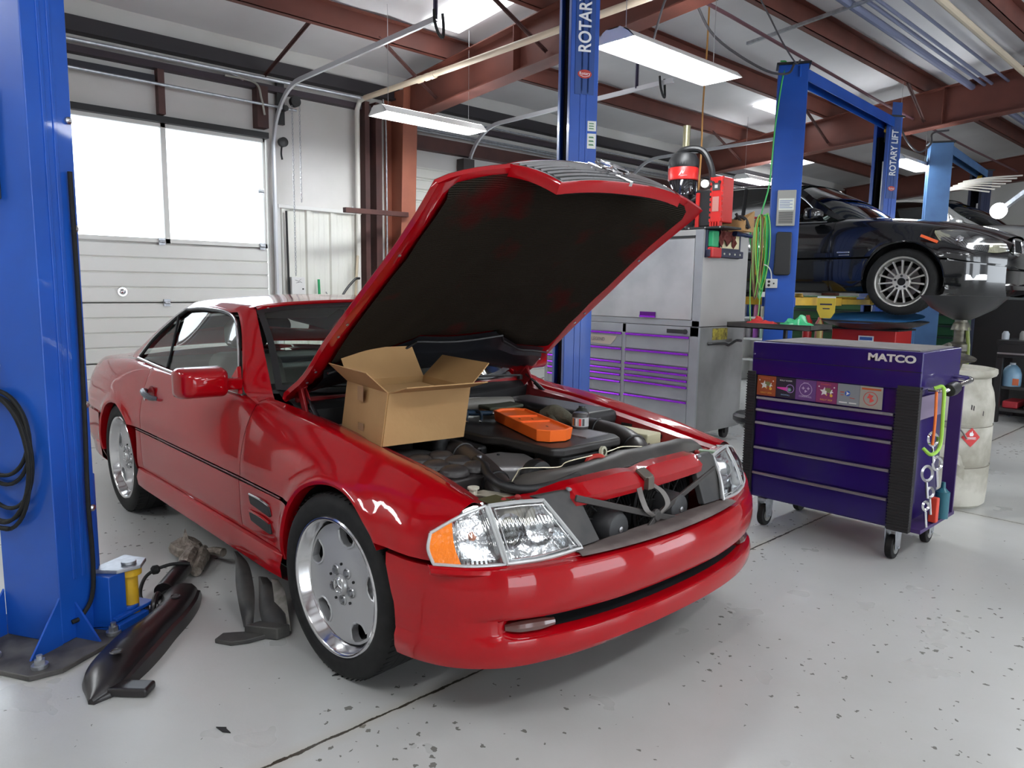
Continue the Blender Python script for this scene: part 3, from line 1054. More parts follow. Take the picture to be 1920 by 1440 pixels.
# strut channel track pieces with loops (door track hangers)
for lab, a, b in (('white painted angle hanging the near door track', (-2.63, 1.53, 3.41), (-2.63, 1.53, 4.1)), ('grey angle hanging the second door track', (-2.75, 4.2, 3.41), (-2.75, 4.2, 4.1)),
				  ('grey angle hanging the third door track', (-2.7, 7.5, 3.41), (-2.7, 7.5, 4.1))):
	g = G()
	g.bar(a, b, .04, .005, up=(1, 0, 0))
	g.bar(a, b, .005, .04, up=(1, 0, 0))
	setp(g.build('track_hanger', mat('hanger_dark', (.06, .05, .09), .5)), lab, 'bracket')
for lab, x, y, z in (('black rubber bump stop looped on the end of the near door track', -2.62, 1.53, 3.40), ('dark bump stop looped on the second door track', -2.45, 4.2, 3.4), ('dark bump stop looped on the third door track', -2.85, 7.5, 3.4)):
	g = G()
	g.tube([(x, y - .02, z + .07), (x + .02, y - .03, z - .02), (x + .03, y, z - .11), (x + .02, y + .05, z - .12), (x, y + .07, z - .02), (x, y + .06, z + .06)], .012, 8)
	setp(g.build('bump_stop', BLACK), lab, 'bracket')
# ================================================================== THE RED COUPE (front axle at x=0, its nose towards +x)
car = thing('coupe_car', 'red two-door coupe with its hood open between the two blue lift columns', 'car', (-1.3, 0, 0))
CB = mat('car_black', (.01, .01, .011), .5)
CBM = mat('car_black_matte', (.014, .013, .013), .8, var=(12, .5, (.03, .028, .026)))
GLS = glass_mat('car_glass', (.76, .86, .82), 1.4)
REDIN = mat('red_inner_paint', (.30, .008, .012), .35, var=(7, .4, (.20, .012, .014)), coat=.5)
# section control points (half width y, height z) at stations along x, upper edge first
SEC = [
	(-3.56, ((.60, .835), (.68, .825), (.735, .75), (.76, .63), (.765, .565), (.765, .55), (.76, .36), (.70, .25))),
	(-3.30, ((.64, .872), (.745, .855), (.82, .76), (.855, .63), (.862, .565), (.865, .55), (.86, .36), (.80, .24))),
	(-2.90, ((.70, .895), (.795, .876), (.86, .78), (.893, .65), (.897, .565), (.90, .55), (.89, .36), (.84, .22))),
	(-2.515, ((.76, .915), (.81, .893), (.868, .79), (.903, .66), (.905, .565), (.905, .55), (.895, .36), (.84, .21))),
	(-2.10, ((.785, .912), (.818, .893), (.862, .79), (.89, .66), (.892, .568), (.896, .552), (.885, .35), (.83, .215))),
	(-1.50, ((.795, .895), (.822, .878), (.862, .78), (.886, .66), (.890, .568), (.896, .552), (.885, .35), (.83, .215))),
	(-.95, ((.800, .882), (.824, .866), (.860, .772), (.885, .65), (.890, .568), (.896, .552), (.885, .35), (.83, .215))),
	(-.76, ((.755, .884), (.808, .862), (.858, .765), (.885, .65), (.890, .568), (.896, .552), (.885, .35), (.83, .215))),
	(-.60, ((.700, .853), (.790, .848), (.858, .755), (.887, .65), (.892, .568), (.896, .552), (.885, .35), (.83, .215))),
	(-.30, ((.690, .825), (.775, .828), (.860, .748), (.892, .66), (.897, .568), (.898, .552), (.885, .35), (.83, .225))),
	(.00, ((.680, .787), (.755, .797), (.850, .735), (.897, .66), (.900, .568), (.900, .552), (.885, .35), (.83, .225))),
	(.25, ((.670, .755), (.738, .765), (.828, .714), (.885, .64), (.893, .568), (.893, .552), (.88, .35), (.83, .225))),
	(.45, ((.680, .722), (.720, .727), (.785, .695), (.848, .63), (.872, .560), (.872, .545), (.87, .35), (.80, .225))),
	(.60, ((.695, .700), (.705, .702), (.730, .684), (.760, .62), (.785, .555), (.79, .545), (.78, .35), (.70, .225))),
]
SECT = [(x, tuple(v for p in s for v in p)) for x, s in SEC]
def sec_pts(x):
	f = interp(x, SECT)
	return [(f[2 * i], f[2 * i + 1]) for i in range(8)]
def sec_curve(x):
	"""dense polyline, upper shell (0..4) smooth, crisp moulding step, lower cladding"""
	p = sec_pts(x)
	up = catmull([V(0, a, b) for a, b in p[:5]], 7)
	lo = catmull([V(0, a, b) for a, b in p[5:]], 6)
	return up, lo
ARCH = [(0.0, .318, .378), (-2.515, .318, .352)]     # centre x, centre z, radius
def arch_z(x):
	for cx_, cz_, R in ARCH:
		d = abs(x - cx_)
		if d < R:
			return cz_ + math.sqrt(R * R - d * d)
	return None
def resample(poly, n):
	L = [0]
	for a, b in zip(poly, poly[1:]):
		L.append(L[-1] + (b - a).length)
	out = []
	for k in range(n):
		t = L[-1] * k / (n - 1)
		i = 0
		while i < len(L) - 2 and L[i + 1] < t: i += 1
		h = (t - L[i]) / max(1e-9, L[i + 1] - L[i])
		out.append(poly[i].lerp(poly[i + 1], min(1, h)))
	return out
def cut_below(poly, z):
	out = []
	for a, b in zip(poly, poly[1:]):
		if a.z > z:
			out.append(a)
			if b.z <= z:
				out.append(a.lerp(b, (a.z - z) / (a.z - b.z)))
				return out
	if poly[-1].z > z: out.append(poly[-1])
	return out
def cut_above(poly, z):
	out = []
	for a, b in zip(poly, poly[1:]):
		if a.z > z >= b.z:
			out = [a.lerp(b, (a.z - z) / (a.z - b.z))]
		if b.z <= z:
			if not out: out = [a]
			out.append(b)
	return out
def flare(v, x):
	for cx_, cz_, R in ARCH:
		d = math.hypot(x - cx_, v.z - cz_) - R
		if -.02 < d < .12 and v.z > .25:
			v = V(v.x, v.y + .012 * math.exp(-(max(d, 0) / .035) ** 2), v.z)
	return v
def xs_range(a, b, step=.045):
	xs = {round(a, 5), round(b, 5)}
	n = max(2, int(abs(b - a) / step))
	for k in range(n + 1): xs.add(round(a + (b - a) * k / n, 5))
	for cx_, cz_, R in ARCH:
		for k in range(0, 41):
			x = cx_ - R * math.cos(PI * k / 40)
			if a < x < b: xs.add(round(x, 5))
		for e in (-R - .0005, R + .0005):
			if a < cx_ + e < b: xs.add(round(cx_ + e, 5))
	return sorted(xs)
def side_panel(g, xa, xb, side, zlow_fn, part, zhigh=None):
	"""part: 'up' (above the moulding line) or 'lo' (below it)"""
	xs = xs_range(xa, xb)
	run = []
	N = 22 if part == 'up' else 9
	def flush():
		if len(run) > 1:
			g.grid(run[:], flip=side > 0)
		run.clear()
	for x in xs:
		up, lo = sec_curve(x)
		az = arch_z(x)
		zl = max(zlow_fn(x), az or 0)
		poly = up if part == 'up' else lo
		q = cut_below(poly, zl)
		if len(q) < 2:
			flush()
			continue
		if q[0].z - q[-1].z < .004 and len(run) == 0 and False:
			continue
		q = resample(q, N)
		run.append([V(x, side * flare(v, x).y, v.z) for v in q])
	flush()
def arch_lip(g, xa, xb, side, depth=.05, zlow=.0):
	for cx_, cz_, R in ARCH:
		rows = []
		for k in range(0, 49):
			a = PI * k / 48
			x = cx_ - R * math.cos(a)
			if not (xa - 1e-6 <= x <= xb + 1e-6): continue
			z = cz_ + R * math.sin(a)
			up, lo = sec_curve(x)
			poly = up + lo
			q = cut_below(poly, z)
			y = flare(q[-1], x).y if q else .88
			rows.append([V(x, side * y, z), V(cx_ - (R - .012) * math.cos(a), side * (y - .006), cz_ + (R - .012) * math.sin(a)),
						 V(cx_ - (R - .012) * math.cos(a), side * (y - depth), cz_ + (R - .012) * math.sin(a))])
		if len(rows) > 1: g.grid(rows, flip=side > 0)
def edge_strip(g, xa, xb, side, fn, w=.012):
	pass
def belt_in(g, xa, xb, side, dy, dz):
	"""return flange along the upper edge"""
	rows = []
	for x in xs_range(xa, xb, .06):
		y, z = sec_pts(x)[0]
		rows.append([V(x, side * y, z), V(x, side * (y - dy * .3), z - .004), V(x, side * (y - dy), z - dz)])
	g.grid(rows, flip=side < 0)
SILLTOP = .345
for side, sn in ((-1, 'right'), (1, 'left')):
	# front fender
	g = G()
	side_panel(g, -.752, .53, side, lambda x: 0, 'up')
	# nose of the fender runs under the lamps
	side_panel(g, -.752, -.28, side, lambda x: SILLTOP - .0, 'lo')
	arch_lip(g, -.378, .306, side)
	belt_in(g, -.62, .53, side, .035, .03)
	fender = g.build('front_fender', RED, car, solid=.0018, angle=32)
	# vents behind the wheel
	if side == -1:
		for (za, zb) in ((.475, .505), (.405, .435)):
			v = G()
			p = [(-.655, zb), (-.645, zb + .012), (-.47, zb + .002), (-.455, za - .006), (-.47, za - .012), (-.64, za + .002)]
			M = Matrix(((1, 0, 0, 0), (0, 0, 1, side * .896), (0, 1, 0, 0), (0, 0, 0, 1)))
			v.prism(p, M, -.004, .012)
			v.build('vent_slot', CB, fender, bevel=.004)
			v = G()
			v.tube([(-.65, side * .898, zb + .012), (-.55, side * .90, zb + .013), (-.468, side * .899, zb + .004)], .0045, 6)
			v.build('vent_trim', CHROME if za > .45 else RED, fender)
	# door
	g = G()
	side_panel(g, -2.068, -.757, side, lambda x: 0, 'up')
	side_panel(g, -2.068, -.757, side, lambda x: SILLTOP, 'lo')
	belt_in(g, -2.068, -.93, side, .03, .012)
	door = g.build('door', RED, car, solid=.0018, angle=32)
	if side == -1:
		h = G()
		yy = -.868
		h.tube([(-2.02, yy + .004, .782), (-1.995, yy - .022, .785), (-1.93, yy - .034, .777), (-1.87, yy - .026, .764), (-1.845, yy + .002, .758)], .013, 10, rads=[.010, .015, .016, .015, .010])
		h.build('door_handle', mat('handle_grey', (.12, .13, .15), .3, .3), door)
		h = G()
		h.lathe([(.0, .0), (.045, .0), (.05, .006), (.052, .012)], (-1.93, yy + .012, .765), (0, -1, 0), 24)
		h.build('handle_recess', mat('recess_red', (.22, .006, .01), .4), door)
		h = G()
		h.cyl((-1.955, yy - .03, .75), (-1.955, yy - .005, .752), .012)
		h.build('lock_barrel', CHROME, door)
	# rear quarter
	g = G()
	side_panel(g, -3.50, -2.073, side, lambda x: 0, 'up')
	side_panel(g, -2.14, -2.073, side, lambda x: SILLTOP, 'lo')
	side_panel(g, -3.50, -2.88, side, lambda x: 0, 'lo')
	arch_lip(g, -2.87, -2.16, side)
	belt_in(g, -2.35, -2.073, side, .03, .012)
	g.build('rear_quarter', RED, car, solid=.0018, angle=32)
	# side sill (flared skirt)
	g = G()
	rows = []
	for k in range(31):
		x = lerp(-2.135, -.372, k / 30)
		e = min(1, min(x + 2.135, -.372 - x) / .12)
		f = 1.0
		rows.append([V(x, side * .862, SILLTOP + .003), V(x, side * (.893 + .006 * e), SILLTOP - .008), V(x, side * (.905 + .004 * e), .29), V(x, side * (.898 + .006 * e), .245), V(x, side * .875, .222 + .008 * (k / 30)), V(x, side * .80, .215)])
	g.grid(rows, flip=side > 0)
	g.build('side_sill', RED, car, angle=25)
	g = G()
	g.tube([V(x, side * (sec_pts(x)[4][0] + .002), .560) for x in (-2.14, -1.8, -1.4, -1.1, -.757)], .0035, 6)
	g.tube([V(x, side * (sec_pts(x)[4][0] + .002), .560) for x in (-.75, -.6, -.5, -.37)], .0035, 6)
	g.build('moulding_groove', mat('groove_dark_red', (.10, .004, .006), .4), car)
	# wheel housings
	for cx_, cz_, R in ARCH:
		g = G()
		rows = []
		for k in range(25):
			a = PI * (k / 24) * 1.12 - .19
			x = cx_ - (R + .005) * math.cos(a)
			z = cz_ + (R + .005) * math.sin(a)
			rows.append([V(x, side * .865, z), V(x, side * .55, z)])
		g.grid(rows)
		n = len(rows)
		g.add([r[1] for r in rows] + [V(cx_, side * .55, cz_)], [(i, i + 1, n) for i in range(n - 1)])
		g.build('wheel_housing', CBM, car)
# underbody
g = G()
g.box((-3.35, -.62, .22), (.45, .62, .30))
g.box((-2.1, -.80, .22), (-.42, .80, .30))
g.build('underbody', CBM, car)
# ---- front bumper -------------------------------------------------------------------------------
BP = [(.0, .812), (.15, .809), (.3, .797), (.45, .772), (.58, .735), (.68, .692), (.76, .632), (.825, .555), (.865, .47), (.888, .385)]
def base_curve(n=60):
	"""plan of the bumper from right arch to left arch: points and outward normals"""
	half = catmull([V(x, -y, 0) for y, x in reversed(BP)], 6)
	pts = resample(half, n)
	full = pts + [V(p.x, -p.y, 0) for p in reversed(pts[:-1])]
	out = []
	for i, p in enumerate(full):
		t = (full[min(i + 1, len(full) - 1)] - full[max(i - 1, 0)]).normalized()
		nrm = V(t.y, -t.x, 0)
		out.append((p, nrm))
	return out
BC = base_curve(46)
def bump_prof(y, p):
	"""(offset outward, z) from the top lip to the chin; y = lateral position"""
	a = abs(y)
	c = min(1, max(0, (.50 - a) / .08))           # inside the grille opening
	ztop = .548 - .012 * (1 - min(1, a / .9))
	lift = .025 * (1 - min(1, a / .8)) ** 1.2
	q = min(1, max(0, (.80 - a) / .07))            # the crease fades out towards the wheel
	f = [(-.075 if c > 0 else -.09, ztop - .012), (-.04, ztop - .004), (-.014, ztop - .010), (.0, ztop - .04), (.004, .465), (.004, .43), (-.001 * q, .40), (-.012 * q, .383)]
	s = min(1, max(0, (.71 - a) / .06))            # inside the lower slot
	f += [(-.015 * q - .020 * s, .380 + lift * .3), (-.017 * q - .075 * s, .374), (-.014 * q - .080 * s, .338), (-.010 * q - .012 * s, .328 + .004 * s), (-.001, .320), (.005, .298), (.001, .26), (-.012, .232 + lift), (-.05, .218 + lift), (-.12, .215 + lift)]
	return f
g = G()
rows = []
for p, nrm in BC:
	x_end = 0
	rows.append([p + nrm * o + V(0, 0, z) for o, z in bump_prof(p.y, p)])
# wrap ends into the wheel arch
for i, j in ((0, 1), (-1, -2)):
	r = [v.copy() for v in rows[i]]
	ins = [V(v.x - .0, v.y * .93, v.z) for v in r]
	if i == 0: rows.insert(0, ins)
	else: rows.append(ins)
# ends follow the round arch
ARX, ARZ, ARR = ARCH[0]
for r in (rows[0], rows[1], rows[-1], rows[-2]):
	for v in r:
		dz = v.z - ARZ
		if abs(dz) < ARR: v.x = ARX + math.sqrt(ARR * ARR - dz * dz) + .004
g.grid(rows)
bumper = g.build('front_bumper', RED, car, angle=30, solid=.0018)
# dark rubber air guide in the grille opening, and the slot inlay
g = G()
rr = []
for p, nrm in BC:
	if abs(p.y) < .47:
		zt = .548 - .012 * (1 - abs(p.y) / .9)
		w = .115 - .06 * (abs(p.y) / .47) ** 2
		rr.append([p + nrm * -.022 + V(0, 0, zt + .004), p + nrm * (-.04) + V(0, 0, zt + .010), p + nrm * (-.022 - w) + V(0, 0, zt + .002), p + nrm * (-.03 - w) + V(0, 0, zt - .05)])
g.grid(rr)
g.build('air_guide', mat('dusty_rubber', (.10, .075, .07), .7, var=(8, .6, (.16, .13, .12))), bumper, solid=.003)
g = G()
rr = [[p + nrm * -.03 + V(0, 0, .3835), p + nrm * -.084 + V(0, 0, .372), p + nrm * -.084 + V(0, 0, .343), p + nrm * -.035 + V(0, 0, .3345)] for p, nrm in BC if abs(p.y) < .55]
g.grid(rr)
g.build('lower_intake', CB, bumper)
for side in (-1, 1):
	q = [(p, nrm) for p, nrm in BC if .535 < side * p.y < .70]
	g = G()
	g.tube([p + nrm * -.030 + V(0, 0, .352) for p, nrm in q], .02, 10, smooth=False, rads=[.010, .019, .02, .019, .012])
	g.build('fog_lamp', mat('fog_lens', (.10, .04, .035), .2, coat=1), bumper)
# ---- lamps --------------------------------------------------------------------------------------
LENS = glass_mat('lamp_lens', (.93, .95, .96), 2.2, .03)
def lens_bump():
	m = bpy.data.materials.new('fluted_lens')
	m.use_nodes = True
	nt = m.node_tree
	nt.nodes.clear()
	L = nt.links.new
	out = nt.nodes.new('ShaderNodeOutputMaterial')
	mx = nt.nodes.new('ShaderNodeMixShader')
	tr = nt.nodes.new('ShaderNodeBsdfTransparent')
	gl = nt.nodes.new('ShaderNodeBsdfGlossy')
	tc = nt.nodes.new('ShaderNodeTexCoord')
	wv = nt.nodes.new('ShaderNodeTexWave')
	wv.bands_direction = 'Y'
	wv.inputs['Scale'].default_value = 26
	wv.inputs['Distortion'].default_value = .4
	L(tc.outputs['Object'], wv.inputs['Vector'])
	bp = nt.nodes.new('ShaderNodeBump')
	bp.inputs['Strength'].default_value = .5
	bp.inputs['Distance'].default_value = .004
	L(wv.outputs['Fac'], bp.inputs['Height'])
	L(bp.outputs[0], gl.inputs['Normal'])
	gl.inputs['Roughness'].default_value = .06
	mx.inputs[0].default_value = .24
	tr.inputs[0].default_value = (.92, .94, .95, 1)
	L(tr.outputs[0], mx.inputs[1])
	L(gl.outputs[0], mx.inputs[2])
	L(mx.outputs[0], out.inputs[0])
	return m
FLUTE = lens_bump()
REFL = mat('reflector', (.86, .87, .88), .16, 1, bump=(30, .35))
SILV = mat('lamp_frame', (.55, .56, .56), .35, .4)
def coons(P, n=12):
	"""P: four corner curves given as bilinear grid rows (list of rows of control points)"""
	rows = [catmull(r, n) for r in P]
	cols = list(zip(*rows))
	out = [catmull(list(c), n) for c in cols]
	return [list(r) for r in out]
for side in (-1, 1):
	s = side * -1
	def W(p):
		return V(p[0], -p[1] * s, p[2]) if False else V(p[0], side * abs(p[1]), p[2])
	t = bpy.data.objects.new('headlight', None)
	COL.objects.link(t)
	t.parent = car
	WM[t.name] = WM[car.name]
	# main lens: rows top->bottom, columns outer->inner
	H = [[(.560, .672, .704), (.588, .58, .704), (.612, .488, .698)],
		 [(.610, .674, .628), (.646, .568, .626), (.672, .452, .622)],
		 [(.650, .670, .546), (.688, .552, .545), (.714, .414, .553)]]
	HW = [[W(p) for p in r] for r in H]
	surf = coons(HW, 8)
	n = len(surf)
	# round the upper inner corner
	g = G()
	g.grid(surf)
	g.build('lens', FLUTE, t)
	back = [[v + V(-.055, 0, -.01) for v in r] for r in surf]
	g = G()
	g.grid([[surf[0][j] for j in range(len(surf[0]))], back[0]])
	g.grid([surf[-1], back[-1]])
	g.grid([[r[0] for r in surf], [r[0] for r in back]])
	g.grid([[r[-1] for r in surf], [r[-1] for r in back]])
	g.grid(back)
	g.build('reflector', REFL, t)
	rim = surf[0] + [r[-1] for r in surf[1:]] + list(reversed(surf[-1]))[1:] + [r[0] for r in reversed(surf)][1:]
	g = G()
	g.tube([v + V(.001, 0, 0) for v in rim], .0065, 6, smooth=False)
	g.build('lamp_frame', SILV, t)
	ins = []
	c0 = sum((v for v in rim), V(0, 0, 0)) / len(rim)
	g = G()
	g.tube([c0 + (v - c0) * .86 + V(.002, 0, 0) for v in rim], .0022, 5, smooth=False)
	g.build('inner_rim', mat('rim_bright', (.8, .8, .8), .2, .8), t)
	# projector lens and low beam bowl
	pc = W((.625, .612, .618))
	g = G()
	g.lathe([(.052, -.0), (.055, .006), (.046, .010), (.030, -.015)], pc + V(-.035, 0, 0), (.9, side * .12, .25), 28, cap0=False, cap1=False)
	g.build('projector_ring', CHROME, t)
	g = G()
	g.lathe([(.030, 0), (.028, .010), (.018, .020), (.0, .025)], pc + V(-.03, 0, 0), (.9, side * .12, .25), 24)
	g.build('projector_lens', mat('projector_glass', (.12, .13, .12), .03, .2, coat=1), t)
	g = G()
	g.lathe([(.062, .012), (.05, -.01), (.03, -.025), (.0, -.03)], W((.615, .515, .622)), (1, 0, .35), 28, cap0=False)
	g.build('main_bowl', CHROME, t)
	g = G()
	g.cyl(W((.60, .515, .618)), W((.625, .515, .626)), .014)
	g.build('bulb_shield', SILV, t)
	# indicator unit
	C = [[(.505, .846, .643), (.535, .765, .682), (.557, .679, .704)],
		 [(.518, .864, .602), (.578, .782, .612), (.606, .681, .628)],
		 [(.537, .858, .560), (.600, .770, .550), (.647, .677, .546)]]
	surf = coons([[W(p) for p in r] for r in C], 8)
	na = 6
	g = G()
	g.grid(surf[:na + 1])
	ind = bpy.data.objects.new('indicator', None)
	COL.objects.link(ind)
	ind.parent = car
	WM[ind.name] = WM[car.name]
	g.build('amber_lens', mat('amber_lens', (1.0, .23, .01), .18, coat=1, bump=(60, .4)), ind)
	g = G()
	g.grid(surf[na:])
	g.build('clear_lens', FLUTE, ind)
	back = [[v + V(-.035, -side * .02, 0) for v in r] for r in surf]
	g = G()
	g.grid(back)
	g.grid([surf[0], back[0]])
	g.grid([surf[-1], back[-1]])
	g.build('reflector', REFL, ind)
	rim = surf[0] + [r[-1] for r in surf[1:]] + list(reversed(surf[-1]))[1:] + [r[0] for r in reversed(surf)][1:]
	g = G()
	g.tube([v + V(.001, side * .001, 0) for v in rim], .005, 6, smooth=False)
	g.build('lamp_frame', SILV, ind)
	g = G()
	g.lathe([(.0, 0), (.013, .0), (.013, .014), (.009, .022), (0, .026)], W((.545, .725, .618)), (1, side * .4, 0), 16)
	g.build('bulb', mat('bulb_orange', (.85, .3, .15), .3), ind)
	# red strip below the lamps
	low = [W(p) for p in ((.525, .868, .553), (.54, .862, .551), (.604, .776, .541), (.652, .683, .536), (.692, .552, .535), (.722, .40, .542))]
	P = catmull(low, 6)
	g = G()
	g.grid([[v + V(-.004, 0, .006) for v in P], [v + V(.008, side * .004, .0) for v in P], [v + V(.012, side * .005, -.012) for v in P], [v + V(.004, 0, -.022) for v in P]], flip=side < 0)
	g.build('lamp_strip', RED, car, angle=40)
	# black plastic cheek between lamp and grille opening
	ch = [W(p) for p in ((.588, .505, .708), (.615, .34, .712), (.700, .305, .548), (.702, .412, .548), (.664, .452, .62), (.616, .484, .694))]
	g = G()
	g.add(ch + [v + V(-.03, 0, -.005) for v in ch], [(0, 1, 2, 3, 4, 5), (11, 10, 9, 8, 7, 6)] + [(i, (i + 1) % 6, 6 + (i + 1) % 6, 6 + i) for i in range(6)])
	g.build('lamp_cheek', mat('cheek_plastic', (.03, .03, .032), .6, var=(10, .5, (.055, .052, .05))), car, bevel=.006, flat=False)
	g = G()
	g.lathe([(.010, 0), (.010, .004), (.004, .007)], W((.618, .375, .713)), (.3, 0, 1), 12)
	g.build('screw', ZINC, car)
# ---- wheels -------------------------------------------------------------------------------------
ALU = mat('wheel_silver', (.52, .52, .53), .38, .45, bump=(80, .05))
LIP = mat('polished_lip', (.82, .82, .83), .14, 1)
def tyre(R, w, rr, seg=64):
	"""profile radius, offset along the axle (0 = outer face plane, positive inwards)"""
	return [(rr, .018), (rr + .008, .006), (rr + .02, .0), (R - .03, .002), (R - .012, .010), (R - .003, .026), (R, .045), (R, w - .045), (R - .004, w - .024), (R - .02, w - .008), (rr + .02, w), (rr, w - .012)]
def make_wheel(parent, cx_, cy_, cz_, R, w, rr, side, steer=0.0, spokes='mono', name='wheel', faceM=ALU, lipM=LIP):
	t = bpy.data.objects.new(name, None)
	COL.objects.link(t)
	t.parent = parent
	Mw = Matrix.Translation((cx_, cy_, cz_)) @ Matrix.Rotation(steer, 4, 'Z') @ Matrix.Rotation(0 if side < 0 else PI, 4, 'Z')
	t.matrix_basis = WM[parent.name].inverted() @ Mw
	WM[t.name] = Mw
	Y = (0, 1, 0)            # local: outer face at y=0 looking towards -y
	g = G()
	g.lathe([(r, h) for r, h in tyre(R, w, rr)], (0, 0, 0), Y, 72, cap0=False, cap1=False)
	g.build('tyre', RUBBER, t, local=True, angle=50)
	g = G()                  # tread: circumferential grooves and lateral sipes
	for y in (.075, .12, w - .075):
		g.lathe([(R + .0006, y - .004), (R + .0012, y), (R + .0006, y + .004)], (0, 0, 0), Y, 72, cap0=False, cap1=False)
	for k in range(72):
		a = 2 * PI * k / 72
		Rm = Matrix.Rotation(a, 3, 'Y')
		g.obox(Rm @ V(0, .042, R - .0013), (.003, .05, .0035), Rm @ Matrix.Rotation(.12, 3, 'Z'))
		g.obox(Rm @ V(0, w - .042, R - .0013), (.003, .05, .0035), Rm @ Matrix.Rotation(-.12, 3, 'Z'))
	g.build('tread_pattern', mat('tread_dark', (.002, .002, .002), .9), t, local=True)
	g = G()
	g.lathe([(rr + .004, .020), (rr + .006, .010), (rr, .004), (rr - .008, .005), (rr - .012, .010), (rr - .020, .045), (rr - .027, .056), (rr - .036, .064)], (0, 0, 0), Y, 72, cap0=False, cap1=False)
	g.build('rim_lip', lipM, t, local=True, angle=50)
	g = G()
	g.lathe([(rr - .036, .064), (rr - .036, w * .8), (rr - .01, w - .02)], (0, 0, 0), Y, 72, cap0=False, cap1=False)
	g.build('rim_barrel', mat('barrel_dark', (.03, .03, .03), .6), t, local=True, angle=50)
	ri = rr - .030
	if spokes == 'mono':
		# solid face with five windows near the edge
		g = G()
		ro = ri
		r0, r1 = .66 * ro, .955 * ro
		def phi(r):
			return interp(r / ro, [(.66, .13), (.72, .22), (.82, .255), (.90, .255), (.955, .20)])
		def fy(r):
			return .050 - .012 * (1 - min(1, r / (ri * .55)))
		def pt(r, a, d=0):
			return V(r * math.cos(a), fy(r) + d, r * math.sin(a))
		ST = 2 * PI / 5
		A0 = math.radians(83)
		Rs = [r0, .69 * ro, .74 * ro, .78 * ro, .82 * ro, .87 * ro, .92 * ro, .94 * ro, r1]
		for d in (0, .028):
			g.grid([[pt(r, 2 * PI * k / 90, d) for k in range(91)] for r in (.02, .034, .06, .09, .12, .14, r0)], flip=d > 0)
			g.grid([[pt(r, 2 * PI * k / 90, d) for k in range(91)] for r in (r1, (r1 + ro) / 2, ro)], flip=d > 0)
			for q in range(5):
				c0 = A0 + q * ST
				g.grid([[pt(r, c0 + phi(r) + (ST - 2 * phi(r)) * k / 12, d) for k in range(13)] for r in Rs], flip=d > 0)
		holes = []
		for q in range(5):
			c0 = A0 + q * ST
			loop = [(r, c0 + phi(r)) for r in Rs] + [(r1, c0), ] + [(r, c0 - phi(r)) for r in reversed(Rs)] + [(r0, c0)]
			g.grid([[pt(r, a) for r, a in loop + loop[:1]], [pt(r, a, .028) for r, a in loop + loop[:1]]])
			holes.append([pt(r, a, -.0005) for r, a in [(.9 * ro, c0 - phi(.9 * ro))] + [(r, c0 - phi(r)) for r in (.82 * ro, .74 * ro)] + [(r0 * 1.0, c0 - .10), (r0, c0), (r0, c0 + .10)] + [(r, c0 + phi(r)) for r in (.74 * ro, .82 * ro, .9 * ro)]])
		g.build('wheel_face', faceM, t, local=True, angle=40)
		for h in holes:
			g = G()
			g.tube(h, .0045, 6)
			g.build('window_rim', faceM, t, local=True)
		g = G()
		g.lathe([(.0, .0), (.030, .0), (.034, .004), (.036, .014)], (0, .026, 0), Y, 32)
		g.build('centre_cap', mat('cap_silver', (.55, .55, .55), .3, .6), t, local=True)
		g = G()
		for k in range(3):
			a = PI / 2 + 2 * PI * k / 3 + .3
			g.bar(V(0, .025, 0), V(.022 * math.cos(a), .025, .022 * math.sin(a)), .003, .003, up=(0, 1, 0))
		g.lathe([(.022, .0), (.024, -.002), (.026, .0)], (0, .026, 0), Y, 32, cap0=False, cap1=False)
		g.build('cap_emblem', CHROME, t, local=True)
		for k in range(5):
			a = math.radians(57) + 2 * PI * k / 5
			g = G()
			g.lathe([(.0155, .0), (.017, -.003), (.020, .001)], (.056 * math.cos(a), .041, .056 * math.sin(a)), Y, 18, cap0=False, cap1=False)
			g.lathe([(.0, .004), (.010, .004), (.0105, .016), (.016, .016)], (.056 * math.cos(a), .028, .056 * math.sin(a)), Y, 6)
			g.build('wheel_bolt', STEEL, t, local=True)
		g = G()
		for k in range(5):
			a = math.radians(93) + 2 * PI * k / 5
			g.cyl((.072 * math.cos(a), .040, .072 * math.sin(a)), (.072 * math.cos(a), .046, .072 * math.sin(a)), .005, seg=10)
		g.build('face_dimples', CB, t, local=True)
	else:
		g = G()
		N = 15
		for k in range(N):
			a = PI / 2 + 2 * PI * k / N
			d = V(math.cos(a), 0, math.sin(a))
			nn = V(-math.sin(a), 0, math.cos(a))
			g.rings([[d * .055 + nn * .010 + V(0, .030, 0), d * .055 - nn * .010 + V(0, .030, 0), d * .055 - nn * .012 + V(0, .055, 0), d * .055 + nn * .012 + V(0, .055, 0)],
					 [d * ri * .6 + nn * .0055 + V(0, .018, 0), d * ri * .6 - nn * .0055 + V(0, .018, 0), d * ri * .6 - nn * .009 + V(0, .045, 0), d * ri * .6 + nn * .009 + V(0, .045, 0)],
					 [d * ri * 1.0 + nn * .008 + V(0, .010, 0), d * ri * 1.0 - nn * .008 + V(0, .010, 0), d * ri * 1.0 - nn * .010 + V(0, .040, 0), d * ri * 1.0 + nn * .010 + V(0, .040, 0)]])
		g.build('spokes', faceM, t, local=True, bevel=.002)
		g = G()
		g.lathe([(.036, .034), (.038, .028), (.074, .024), (.080, .030), (.082, .06)], (0, 0, 0), Y, 40, cap0=False, cap1=False)
		g.build('hub_ring', faceM, t, local=True)
		g = G()
		g.lathe([(.0, .0), (.036, .0)], (0, .036, 0), Y, 24)
		g.build('hub_hole', CB, t, local=True)
		for k in range(5):
			a = PI / 2 + 2 * PI * k / 5
			g = G()
			g.cyl((.056 * math.cos(a), .020, .056 * math.sin(a)), (.056 * math.cos(a), .028, .056 * math.sin(a)), .011, seg=14)
			g.build('wheel_bolt', CB, t, local=True)
